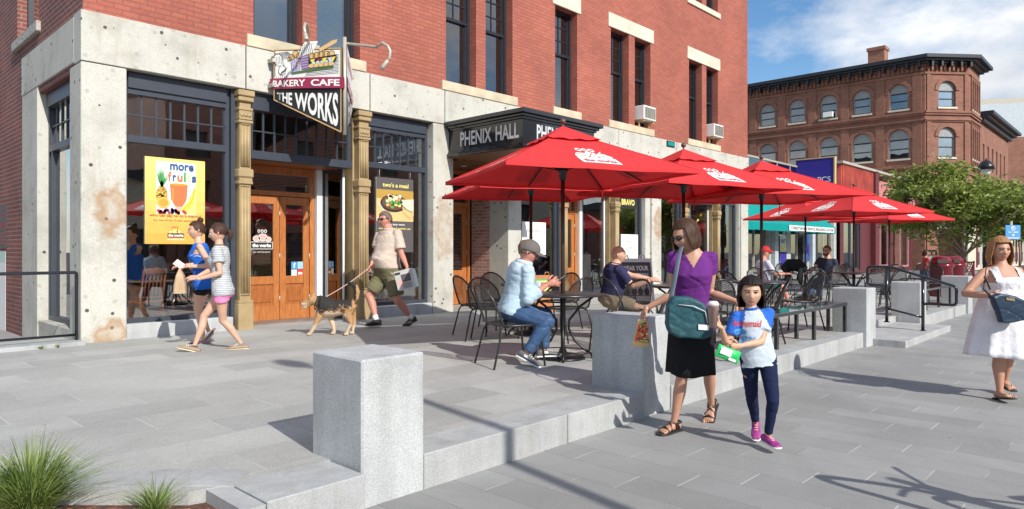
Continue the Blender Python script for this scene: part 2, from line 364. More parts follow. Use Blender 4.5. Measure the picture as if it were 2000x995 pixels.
def mesh_mat(name, col, hole=0.5, pitch=0.012):
    m, t, b, l = nodes(name); b.inputs['Base Color'].default_value = (*col, 1); b.inputs['Roughness'].default_value = 0.4
    p = objc(t); sx = t.nodes.new('ShaderNodeSeparateXYZ'); l(p, sx.inputs[0])
    k = 2 * math.pi / pitch
    s1 = math_n(t, 'SINE', math_n(t, 'MULTIPLY', math_n(t, 'ADD', sx.outputs['X'], math_n(t, 'ADD', sx.outputs['Z'], sx.outputs['Y'])), k))
    s2 = math_n(t, 'SINE', math_n(t, 'MULTIPLY', math_n(t, 'SUBTRACT', sx.outputs['X'], math_n(t, 'ADD', sx.outputs['Z'], sx.outputs['Y'])), k))
    pr = math_n(t, 'GREATER_THAN', math_n(t, 'MULTIPLY', s1, s2), 0.04)
    l(math_n(t, 'SUBTRACT', 1.0, math_n(t, 'MULTIPLY', pr, hole * 2)), b.inputs['Alpha']); return m
def stripe_mat(name, c1, c2, freq, rough=0.85, thr=0.0):
    m, t, b, l = nodes(name); b.inputs['Roughness'].default_value = rough; p = objc(t); sx = t.nodes.new('ShaderNodeSeparateXYZ'); l(p, sx.inputs[0])
    s = math_n(t, 'GREATER_THAN', math_n(t, 'SINE', math_n(t, 'MULTIPLY', sx.outputs['Z'], freq)), thr)
    l(mixc(t, s, c1, c2), b.inputs['Base Color']); n2 = nd(t, 'ShaderNodeTexNoise', Scale=14.0, Detail=3.0); l(p, n2.inputs['Vector']); bump(t, b, n2.outputs['Fac'], 0.35, 0.02); return m
def cloth(name, col, bs=0.5, rough=0.9, scale=9.0, var=0.12): return pm(name, col, rough=rough, var=var, scale=5, bs=bs, bscale=scale, bd=0.02, spec=0.2)
M = {}
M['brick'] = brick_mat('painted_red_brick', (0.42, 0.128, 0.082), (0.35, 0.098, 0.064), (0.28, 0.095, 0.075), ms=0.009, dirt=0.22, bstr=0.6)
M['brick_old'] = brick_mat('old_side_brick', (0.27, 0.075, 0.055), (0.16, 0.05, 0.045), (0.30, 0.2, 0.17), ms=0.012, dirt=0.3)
M['brick_far'] = brick_mat('far_brown_brick', (0.32, 0.13, 0.084), (0.22, 0.088, 0.06), (0.30, 0.17, 0.12), ms=0.012, dirt=0.25, bw=0.24, bh=0.085)
M['brick_wall'] = brick_mat('whitewashed_brick', (0.4, 0.15, 0.11), (0.5, 0.32, 0.27), (0.5, 0.42, 0.37), ms=0.013, dirt=0.35)
M['conc'] = concrete_mat('weathered_concrete', (0.53, 0.515, 0.455), stains=((3.08, 10.45, 2.02, 0.24, 0.42, 0.75), (3.1, 10.45, 0.3, 0.3, 0.22, 0.8), (9.1, 10.45, 1.9, 0.3, 0.7, 0.5), (17.2, 10.45, 2.2, 0.3, 0.5, 0.8)))
M['sand'] = pm('pale_sandstone', (0.56, 0.47, 0.33), var=0.18, scale=3, bs=0.3, bscale=30)
M['lint'] = pm('cream_lintel', (0.62, 0.57, 0.45), var=0.12, scale=3, bs=0.3, bscale=30)
M['sill_rough'] = pm('rough_stone_sill', (0.4, 0.37, 0.32), var=0.35, scale=18, bs=0.9, bscale=25, bd=0.03)
M['frame'] = pm('blue_grey_frame', (0.042, 0.05, 0.066), rough=0.4, var=0.1)
M['black_frame'] = pm('black_window_frame', (0.018, 0.02, 0.028), rough=0.4)
M['gold'] = pm('tan_painted_iron', (0.36, 0.26, 0.13), rough=0.55, var=0.12, bs=0.2)
M['granite'] = granite_mat('grey_granite', (0.44, 0.45, 0.45))
M['kerb'] = granite_mat('kerb_granite', (0.40, 0.405, 0.40), 0.22)
M['terr'] = paver_mat('terrace_pavers', 'Y', 0.46, 0.92, 0.37, (0.385, 0.385, 0.365), (0.54, 0.52, 0.47), 0.008, 0.12)
M['plaza'] = paver_mat('plaza_pavers', 'X', 0.29, 0.81, 0.333, (0.29, 0.288, 0.278), (0.50, 0.48, 0.44), 0.009, 0.09, True)
M['asphalt'] = pm('asphalt', (0.06, 0.06, 0.062), rough=0.9, var=0.2, scale=2)
M['wood'] = None
def wood_mat(name, a, b_, sc_=(2, 2, 0.25), rough=0.35):
    m, t, b, l = nodes(name); b.inputs['Roughness'].default_value = rough
    mpn = nd(t, 'ShaderNodeMapping'); mpn.inputs['Scale'].default_value = tuple(10 * q for q in sc_); l(pos(t), mpn.inputs['Vector'])
    n = nd(t, 'ShaderNodeTexNoise', Scale=2.0, Detail=6.0, Distortion=0.8); l(mpn.outputs[0], n.inputs['Vector'])
    l(ramp(t, n.outputs['Fac'], [(0.3, a), (0.7, b_)]), b.inputs['Base Color']); return m
M['wood'] = wood_mat('varnished_wood', (0.33, 0.105, 0.028), (0.52, 0.2, 0.06))
M['wood_panel'] = wood_mat('varnished_panel', (0.28, 0.085, 0.022), (0.43, 0.15, 0.045))
M['wood_chair'] = wood_mat('cherry_wood', (0.42, 0.11, 0.03), (0.55, 0.17, 0.05))
M['table_wood'] = wood_mat('pale_table_wood', (0.5, 0.27, 0.1), (0.62, 0.36, 0.16))
M['soffit'] = wood_mat('soffit_boards', (0.15, 0.07, 0.035), (0.25, 0.13, 0.07), (0.3, 4, 4))
M['glass'] = glass_mat('shop_glass', (0.85, 0.88, 0.88), 1.0, 0.16)
M['transom'] = glass_mat('transom_glass', (0.7, 0.74, 0.75), 1.0, 0.34)
M['upglass'] = glass_mat('upper_window_glass', (0.6, 0.65, 0.65), .85, 0.17)
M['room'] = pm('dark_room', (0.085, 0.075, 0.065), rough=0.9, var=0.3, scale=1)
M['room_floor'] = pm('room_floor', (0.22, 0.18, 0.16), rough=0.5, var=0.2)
M['blind'] = stripe_mat('window_blind', (0.34, 0.35, 0.33), (0.5, 0.5, 0.48), 2 * math.pi / 0.05, 0.6)
M['black'] = pm('black_metal', (0.012, 0.012, 0.014), rough=0.35, var=0.1)
M['black_gloss'] = pm('black_gloss_paint', (0.011, 0.012, 0.016), rough=0.16, var=0.1, coat=0.6)
M['sign_black'] = pm('sign_black', (0.022, 0.022, 0.022), rough=0.5)
M['white'] = pm('white_paint', (0.78, 0.78, 0.75), rough=0.6, var=0.04)
M['silver'] = pm('silver_letters', (0.66, 0.68, 0.7), rough=0.35, metal=0.2, var=0.05)
M['cream'] = pm('cream_paint', (0.66, 0.6, 0.46), rough=0.6)
M['galv'] = pm('pale_metal', (0.5, 0.46, 0.38), rough=0.4, metal=0.3)
M['maroon'] = pm('maroon_paint', (0.22, 0.02, 0.05), rough=0.45)
M['maroon_sign'] = pm('maroon_sign', (0.30, 0.022, 0.075), rough=0.45)
M['tan_edge'] = pm('tan_edge', (0.6, 0.4, 0.17), rough=0.5)
M['red_fab'] = None
def canopy_mat(name, c):
    m = bpy.data.materials.new(name); m.use_nodes = True; t = m.node_tree; t.nodes.clear(); l = t.links.new
    o = nd(t, 'ShaderNodeOutputMaterial'); mx = nd(t, 'ShaderNodeMixShader'); mx.inputs[0].default_value = 0.14
    d = nd(t, 'ShaderNodeBsdfPrincipled'); d.inputs['Roughness'].default_value = 0.75; d.inputs['Specular IOR Level'].default_value = 0.25
    tr = nd(t, 'ShaderNodeBsdfTranslucent'); tr.inputs['Color'].default_value = (c[0], c[1] * 0.4, c[2] * 0.5, 1)
    n = nd(t, 'ShaderNodeTexNoise', Scale=4.0, Detail=4.0); l(objc(t), n.inputs['Vector'])
    l(ramp(t, n.outputs['Fac'], [(0.3, tuple(x * 0.93 for x in c)), (0.7, tuple(x * 1.05 for x in c))]), d.inputs['Base Color'])
    bp = nd(t, 'ShaderNodeBump'); bp.inputs['Strength'].default_value = 0.25; bp.inputs['Distance'].default_value = 0.03; l(n.outputs['Fac'], bp.inputs['Height']); l(bp.outputs[0], d.inputs['Normal'])
    l(d.outputs[0], mx.inputs[1]); l(tr.outputs[0], mx.inputs[2]); l(mx.outputs[0], o.inputs['Surface']); return m
M['red_fab'] = canopy_mat('red_canvas', (0.68, 0.042, 0.045))
M['teal_fab'] = canopy_mat('teal_canvas', (0.0, 0.30, 0.28))
M['maroon_fab'] = canopy_mat('maroon_canvas', (0.2, 0.012, 0.03))
M['red_text'] = pm('red_lettering', (0.6, 0.04, 0.05), rough=0.6)
M['chair_mesh'] = mesh_mat('perforated_steel', (0.03, 0.03, 0.03), 0.5)
M['yellow'] = pm('yellow', (0.85, 0.58, 0.08), var=0.04); M['orange'] = pm('orange', (0.82, 0.3, 0.03), var=0.05)
def flatc(n, c, r=0.6): return pm(n, c, rough=r, var=0.05)
P_ = {k: flatc('print_' + k, c) for k, c in dict(white=(0.82, 0.82, 0.78), black=(0.02, 0.02, 0.02), navy=(0.02, 0.09, 0.25), red=(0.65, 0.05, 0.03), coral=(0.75, 0.16, 0.05), green=(0.05, 0.35, 0.08),
      dgreen=(0.06, 0.16, 0.04), yel=(0.85, 0.65, 0.05), lyel=(0.85, 0.72, 0.2), amber=(0.82, 0.42, 0.09), brown=(0.16, 0.05, 0.02), tan=(0.72, 0.48, 0.2), pine=(0.45, 0.27, 0.05), orange=(0.85, 0.3, 0.03), berry=(0.3, 0.01, 0.05),
      purple=(0.4, 0.28, 0.5), lilac=(0.62, 0.55, 0.72), blue=(0.08, 0.3, 0.6), sky=(0.3, 0.55, 0.7), char=(0.09, 0.08, 0.08), mint=(0.5, 0.66, 0.6), pink=(0.75, 0.4, 0.35), brand=(0.03, 0.015, 0.25)).items()}
# ================================================================ ground, terrace, kerbs
ZT = 0.21
g = MB(); g.quad((-150, -150, -0.03), (900, -150, -0.03), (900, 600, -0.03), (-150, 600, -0.03)); struct('ground', g, M['asphalt'])
g = MB(); g.box(-12, 58, -9, 26, -0.15, 0.0); struct('plaza_pavement', g, M['plaza'])
def slab(name, poly, z0, z1, m):
    q = MB(); q.prism([(x, y, 0) for x, y in poly], (0, 0, z0), (0, 0, z1)); return struct(name, q, m)
YE = 3.25
slab('terrace', [(1.42, 3.365 + .27), (1.62, 3.58), (11.5, 3.58), (11.5, 3.98), (14.45, 3.98), (14.45, 3.58), (19.4, 3.58), (19.4, 13.0), (10.94, 13), (-9, 10.2), (-9, 8), (-4.0, 9.4)], -0.1, ZT, M['terr'])
# granite edge stones, joint by joint
q = MB(); rk = random.Random(3)
x = 1.62
stops = [1.62, 2.17]
def edge_run(x0, x1, y0=YE, y1=3.58, step=1.45):
    xs = [x0]
    while xs[-1] + step * 1.4 < x1: xs.append(xs[-1] + step * rk.uniform(0.9, 1.15))
    xs.append(x1)
    for a, b in zip(xs, xs[1:]): q.box(a + 0.004, b - 0.004, y0, y1 - 0.004, -0.08, ZT + 0.005, bev=0.006)
edge_run(1.62, 2.2, 3.19); edge_run(2.66, 5.12); edge_run(5.56, 11.13); edge_run(14.45 + .46, 18.6)
for xx in (11.57, 13.0): q.box(xx, xx + 1.42, 3.64, 3.975, -0.08, ZT + 0.005, bev=0.006)
for xx, x2 in ((11.42, 12.9), (12.908, 14.42)): q.box(xx, x2, 2.75, 3.636, -0.08, 0.105, bev=0.006)
# kerb of the planting bed (diagonal)
dd = V((-5.62, 6.02, 0)).normalized(); nn_ = V((-dd.y, dd.x, 0))
if nn_.dot(V((-1, -1, 0))) < 0: nn_ = -nn_
p0 = V((1.62, 3.54, 0)); k = 0.0
while k < 7.6:
    a = p0 + dd * (k + 0.004); b = p0 + dd * (k + 1.396)
    q.prism([a - nn_ * .27, b - nn_ * .27, b, a], (0, 0, -0.08), (0, 0, ZT + 0.004)); k += 1.4
q.prism([V((1.50, 3.19, 0)), V((1.615, 3.19, 0)), V((1.615, 3.80, 0)), V((1.50, 3.66, 0))], (0, 0, -0.08), (0, 0, ZT - 0.004))
# kerb under the left railing
q.box(-8, 2.70, 10.24, 10.66, -0.08, ZT + 0.05, bev=0.008)
struct('kerb', q, M['kerb'])
mul = MB(); rm = random.Random(5)
mul.add([p0 - nn_ * 0.05 + V((0, 0, .14)), p0 + dd * 8 - nn_ * .05 + V((0, 0, .14)), V((-6, 6, .14)), V((-1, 1, .14)), V((1.52, 1.5, 0.02)), V((1.52, 3.4, .14))], [(0, 1, 2, 3, 4, 5)])
struct('mulch_bed', mul, pm('mulch_soil', (0.11, 0.05, 0.03), rough=0.95, var=0.5, scale=30))
ch = MB()
for i in range(5200):
    s_ = rm.uniform(0, 1.7); t_ = rm.uniform(0.01, 0.8); c = V((1.5, 3.42, 0)) + dd * s_ + nn_ * t_
    if c.x > 1.52: continue
    c.z = 0.142 + rm.uniform(0, 0.022); a = rm.uniform(0, math.pi); ln = rm.uniform(0.008, 0.028); wd = rm.uniform(0.003, 0.007)
    u_ = V((math.cos(a), math.sin(a), rm.uniform(-.35, .35))) * ln; v_ = V((-math.sin(a), math.cos(a), rm.uniform(-.3, .3))) * wd
    ch.quad(c - u_ - v_, c + u_ - v_, c + u_ + v_, c - u_ + v_)
o = ch.build('mulch_chips', pm('bark_chips', (0.30, 0.13, 0.07), rough=0.9, var=0.55, scale=60)); o['kind'] = 'stuff'

# ================================================================ walls with openings
def wall_plane(mb, O, U, u0, u1, z0, z1, holes, depth, m, mrev=None, back=True, N=None):
    """vertical wall in direction U from O; inward = N; holes = (u0,u1,z0,z1)"""
    O = V(O); U = V(U); N = V(N)
    us = sorted({u0, u1} | {h[0] for h in holes} | {h[1] for h in holes}); zs = sorted({z0, z1} | {h[2] for h in holes} | {h[3] for h in holes})
    us = [x for x in us if u0 <= x <= u1]; zs = [x for x in zs if z0 <= x <= z1]
    P = lambda a, z, d=0.0: O + U * a + V((0, 0, z)) + N * d
    for a, b in zip(us, us[1:]):
        for c, d in zip(zs, zs[1:]):
            cx, cz = (a + b) / 2, (c + d) / 2
            if any(h[0] < cx < h[1] and h[2] < cz < h[3] for h in holes): continue
            mb.quad(P(a, c), P(b, c), P(b, d), P(a, d), m)
            if back: mb.quad(P(b, c, depth), P(a, c, depth), P(a, d, depth), P(b, d, depth), m)
    mrev = mrev or m
    for h in holes:
        a, b, c, d = h
        mb.quad(P(a, c), P(a, d), P(a, d, depth), P(a, c, depth), mrev); mb.quad(P(b, c, depth), P(b, d, depth), P(b, d), P(b, c), mrev)
        mb.quad(P(a, c, depth), P(b, c, depth), P(b, c), P(a, c), mrev); mb.quad(P(a, d), P(b, d), P(b, d, depth), P(a, d, depth), mrev)
    mb.quad(P(u0, z1), P(u1, z1), P(u1, z1, depth), P(u0, z1, depth), m)

YF = 10.5; XC = 2.73; XE = 23.09
bld = thing('brick_building', 'large red brick corner building with a pale concrete ground floor and tall narrow upper windows', 'building', (XC, YF, 0), world=True)
up2 = [(5.11, 5.97), (6.24, 7.11), (9.16, 10.0), (10.28, 11.12), (12.6, 13.45), (14.88, 15.72), (16.01, 16.81), (18.99, 19.81), (20.1, 20.88)]
wb = MB()
holes = [(a, b, 4.88, 7.32) for a, b in up2] + [(a, b, 9.2, 11.6) for a, b in up2]
wall_plane(wb, (0, YF, 0), (1, 0, 0), XC, XE, 4.66, 12.8, holes, 0.36, M['brick'], N=(0, 1, 0))
sideh = [(12.86, 14.3, 5.05, 7.6), (19.2, 20.6, 5.05, 7.6)]
o = wb.build('brick_wall', None, bld)
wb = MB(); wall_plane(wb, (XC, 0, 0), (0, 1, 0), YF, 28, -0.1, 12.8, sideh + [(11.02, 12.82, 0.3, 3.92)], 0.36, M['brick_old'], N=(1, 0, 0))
wb.quad((XE, YF, 3.9), (XE, 28, 3.9), (XE, 28, 12.8), (XE, YF, 12.8), M['brick']); wb.quad((XE, YF + .6, 0), (XE, 28, 0), (XE, 28, 3.9), (XE, YF + .6, 3.9), M['brick'])
wb.quad((XC, 28, 0), (XE, 28, 0), (XE, 28, 12.8), (XC, 28, 12.8), M['brick'])
o = wb.build('side_wall', None, bld); o['label'] = 'darker old brick side wall'
r_ = MB(); r_.box(XC - .1, XE + .05, YF - .15, 28.05, 12.8, 13.1, M['frame']); r_.build('roof', None, bld)
# concrete band pieces with joints
b_ = MB(); yb = YF - 0.03
for a, c in ((XC - 0.03, 4.965), (4.985, 7.3), (7.32, 9.1), (9.12, 12.4), (12.42, 15.2), (15.22, 18.2), (18.22, XE)):
    b_.box(a, c, yb, YF + 0.3, 4.0, 4.68, bev=0.006)
for a, c in ((YF + 0.31, 13.85),): b_.box(XC - 0.03, XC + 0.25, a, c, 4.03, 4.66, bev=0.006)
b_.build('concrete_band', M['conc'], bld)
pil = [(XC - 0.03, 3.26), (8.81, 9.34), (10.96, 11.39), (16.85, 17.35), (22.55, XE)]
for i, (a, c) in enumerate(pil):
    p = MB(); p.box(a, c, yb + 0.002, YF + (0.58 if i else 0.5), ZT - 0.1, 3.985, bev=0.012); p.build('concrete_pillar', M['conc'], bld)
p = MB(); p.box(XC - 0.03, XC + 0.38, 12.80, 13.8, -0.1, 4.02, bev=0.01); p.build('concrete_pillar', M['conc'], bld)
p = MB(); p.box(XC - 0.015, XC + 0.3, 11.01, 12.79, -0.1, 0.358, bev=0.01); p.build('window_base', M['conc'], bld)
# sills and lintels of the upper windows
def stone(name, a, c, z0, z1, m, pr=0.05): q = MB(); q.box(a, c, YF - pr, YF + 0.3, z0, z1, bev=0.008); return q.build(name, m, bld)
for a, c in ((4.99, 7.22), (9.03, 11.25), (12.5, 13.58), (14.76, 16.95), (18.88, 21.0)):
    stone('stone_sill', a, c, 4.684, 4.876, M['sand']); stone('stone_sill', a, c, 9.02, 9.19, M['lint'])
for a, c in ((4.99, 6.1), (6.103, 7.22), (9.03, 10.14), (10.143, 11.25), (12.5, 13.58), (14.76, 15.85), (15.853, 16.95), (18.88, 19.93), (19.933, 21.0)):
    stone('stone_lintel', a, c, 7.324, 7.70, M['lint'], 0.03)
def sash(a, c, z0, z1, blind=False, panes=(2, 3), yy=YF + 0.2, nm='sash_window'):
    fr = MB(); w_ = 0.07; zm = z0 + (z1 - z0) * 0.56
    for x0, x1, c0, c1, y_ in ((a, a + w_, z0, z1, 0), (c - w_, c, z0, z1, 0), (a + w_, c - w_, z1 - w_, z1, 0), (a + w_, c - w_, z0, z0 + w_, 0), (a + w_, c - w_, zm - .03, zm + .03, 0),
                               (a + w_, a + w_ + .05, z0 + w_, zm - .03, .02), (c - w_ - .05, c - w_, z0 + w_, zm - .03, .02), (a + w_, a + w_ + .04, zm + .03, z1 - w_, .04), (c - w_ - .04, c - w_, zm + .03, z1 - w_, .04)):
        fr.box(x0, x1, yy + y_, yy + 0.12, c0, c1)
    f_ = fr.build(nm, M['black_frame'], bld)
    gl = MB(); gl.box(a + w_, c - w_, yy + 0.06, yy + 0.066, z0 + w_, z1 - w_); gl.build('pane', M['upglass'], f_)
    mt = MB(); nx, nz = panes
    for i in range(1, nx): x_ = a + w_ + (c - a - 2 * w_) * i / nx; mt.box(x_ - .012, x_ + .012, yy + 0.045, yy + 0.058, zm + .03, z1 - w_)
    for i in range(1, nz): z_ = zm + .03 + (z1 - w_ - zm - .03) * i / nz; mt.box(a + w_ + .002, c - w_ - .002, yy + 0.043, yy + 0.0575, z_ - .012, z_ + .012)
    if nx > 1: mt.build('glazing_bars', M['black_frame'], f_)
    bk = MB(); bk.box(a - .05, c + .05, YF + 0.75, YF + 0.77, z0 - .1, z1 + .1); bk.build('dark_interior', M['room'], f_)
    if blind:
        bl = MB(); bl.box(a + w_ + .02, c - w_ - (0.12 if blind == 2 else .02), yy + 0.09, yy + 0.1, z0 + w_ if blind == 2 else z0 + 0.9, z1 - w_); bl.build('blind', M['blind'], f_)
for i, (a, c) in enumerate(up2):
    sash(a, c, 4.88, 7.32, blind={1: 2, 5: 1, 3: 1}.get(i, 0), panes=(2, 3)); sash(a, c, 9.2, 11.6)
# side upper window
sw = MB()
for y0, y1, c0, c1 in ((12.86, 12.95, 5.05, 7.6), (14.2, 14.3, 5.05, 7.6), (12.95, 14.2, 7.5, 7.6), (12.95, 14.2, 5.05, 5.16)): sw.box(XC + .14, XC + .24, y0, y1, c0, c1)
f_ = sw.build('side_window', M['frame'], bld); q = MB(); q.box(XC + .18, XC + .186, 12.95, 14.2, 5.16, 7.5); q.build('pane', M['upglass'], f_)
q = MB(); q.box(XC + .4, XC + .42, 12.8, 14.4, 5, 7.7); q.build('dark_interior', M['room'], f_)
q = MB(); q.box(XC - .06, XC + .16, 12.72, 14.45, 4.88, 5.045, bev=0.01); q.build('rough_sill', M['sill_rough'], bld)
# shop windows on the ground floor: frame, transom grid, big pane, base
def shopwin(a, c, zs=0.42, zt=3.05, cols=7, face=YF + 0.16, m='frame', top=3.985):
    fr = MB(); w_ = 0.06
    for x0, x1, c0, c1, d in ((a, a + w_, zs, top, 0), (c - w_, c, zs, top, 0), (a + w_, c - w_, top - .22, top - .002, -.05), (a + w_, c - w_, zs, zs + .06, 0), (a + w_, c - w_, zt - .05, zt + .05, -.01), (a + w_, c - w_, top - .30, top - .222, -.02)):
        fr.box(x0, x1, face + d, face + 0.12, c0, c1)
    f_ = fr.build('shop_window', M[m], bld)
    g1 = MB(); g1.box(a + w_, c - w_, face + 0.05, face + 0.06, zs + .06, zt - .05); g1.build('pane', M['glass'], f_)
    g1 = MB(); g1.box(a + w_, c - w_, face + 0.05, face + 0.06, zt + .05, top - .30); g1.build('transom_pane', M['transom'], f_)
    br = MB(); z1 = top - .30
    for i in range(1, cols): x_ = a + w_ + (c - a - 2 * w_) * i / cols; br.box(x_ - .009, x_ + .009, face + 0.03, face + 0.075, zt + .05, z1)
    zm = (zt + .05 + z1) / 2; br.box(a + w_ + .002, c - w_ - .002, face + .028, face + 0.077, zm - .009, zm + .009); br.build('glazing_bars', M[m], f_)
    return f_
def base(a, c): q = MB(); q.box(a, c, YF + 0.0, YF + 0.34, ZT - 0.1, 0.415, bev=0.01); q.build('granite_base', M['granite'], bld)
for a, c in ((3.262, 4.79), (7.32, 8.808), (11.392, 12.85), (15.29, 16.6), (17.352, 18.68), (21.07, 22.5)):
    shopwin(a, c, cols=7 if a < 9 else 6); base(a, c - 0.004)
for ja, jb in ((16.603, 16.847), (22.503, 22.547)): q = MB(); q.box(ja, jb, YF + .04, YF + .5, ZT - .1, 3.985); q.build('rough_jamb', M['conc'], bld)
# side shop window
sf = MB(); xx = XC + 0.12
for y0, y1, c0, c1, d in ((11.02, 11.08, .36, 4.02, 0), (12.74, 12.82, .36, 4.02, 0), (11.08, 12.74, 3.7, 4.018, -.04), (11.08, 12.74, .36, .43, 0), (11.08, 12.74, 3.0, 3.1, -.01), (12.56, 12.62, .43, 3.0, 0)): sf.box(xx + d, xx + .12, y0, y1, c0, c1)
f_ = sf.build('side_shop_window', M['frame'], bld)
q = MB(); q.box(xx + .05, xx + .056, 11.08, 12.74, .43, 3.0); q.box(xx + .05, xx + .056, 11.08, 12.74, 3.1, 3.7); q.build('pane', M['glass'], f_)
q = MB()
for i in range(1, 6): y_ = 11.08 + 1.66 * i / 6; q.box(xx + .03, xx + .075, y_ - .01, y_ + .01, 3.1, 3.7)
q.box(xx + .028, xx + .077, 11.08, 12.74, 3.39, 3.41); q.build('glazing_bars', M['frame'], f_)
# cast iron columns
def column(a, c):
    q = MB(); y0 = YF - 0.02; w_ = c - a; YB = YF + .145
    q.box(a - .02, c + .02, y0 - .02, YB + .01, ZT - .05, .62, bev=.012)          # plinth
    q.box(a + .015, c - .015, y0 + .02, YB, .62, 3.985)
    n = 3
    for i in range(n): x_ = a + .03 + (w_ - .06) * (i + .5) / n; q.tube([(x_, y0 + .02, .78), (x_, y0 + .02, 2.45)], .028, n=8); q.tube([(x_, y0 + .02, 2.78), (x_, y0 + .02, 3.42)], .028, n=8)
    for z in (.62, 2.5, 3.46, 3.66): q.box(a - .012, c + .012, y0 - .012, YB + .004, z, z + .045, bev=.008)
    q.box(a - .02, c + .02, y0 - .03, YB + .008, 2.60, 2.74, bev=.02); q.box(a + .0, c - .0, y0 - .005, YB + .002, 2.545, 2.6)
    q.box(a - .02, c + .02, y0 - .03, YB + .008, 3.80, 3.87, bev=.012); q.box(a - .03, c + .03, y0 - .045, YB + .012, 3.88, 3.975, bev=.014)
    q.box(a, c, y0 - .002, YB + .003, 3.52, 3.655)
    M3 = Matrix.Translation(((a + c) / 2, y0 - .002, 3.585)) @ Matrix.Rotation(R(90), 4, 'X')
    for dx in (-.06, 0, .06): q.lathe([(.02, -.012), (.034, .0), (.03, .012), (.012, .02)], n=10, M=Matrix.Translation(((a + c) / 2 + dx, y0, 3.588)) @ Matrix.Rotation(R(90), 4, 'X'))
    for i in range(5): x_ = a + .03 + (w_ - .06) * (i + .5) / 5; q.sphere((x_, y0 + .01, .76), (.016, .018, .02), n=8, k=5); q.sphere((x_, y0 + .01, 2.47), (.016, .018, .02), n=8, k=5); q.sphere((x_, y0, 3.44), (.014, .018, .016), n=8, k=5)
    q.build('iron_column', M['gold'], bld)
for a, c in ((4.87, 5.08), (7.08, 7.31), (12.9, 13.09), (15.07, 15.27), (18.74, 18.94), (20.84, 21.04)): column(a, c)
for a in (7.06, 15.05, 20.82): q = MB(); q.box(a, a + .2, YF + .16, YF + .5, ZT - .05, 3.98); q.build('gold_return', M['gold'], bld)
for a, c in ((4.795, 4.865), (12.855, 12.895), (18.685, 18.735)): q = MB(); q.box(a, c, YF + .1, YF + .3, ZT, 3.98); q.build('jamb', M['frame'], bld)
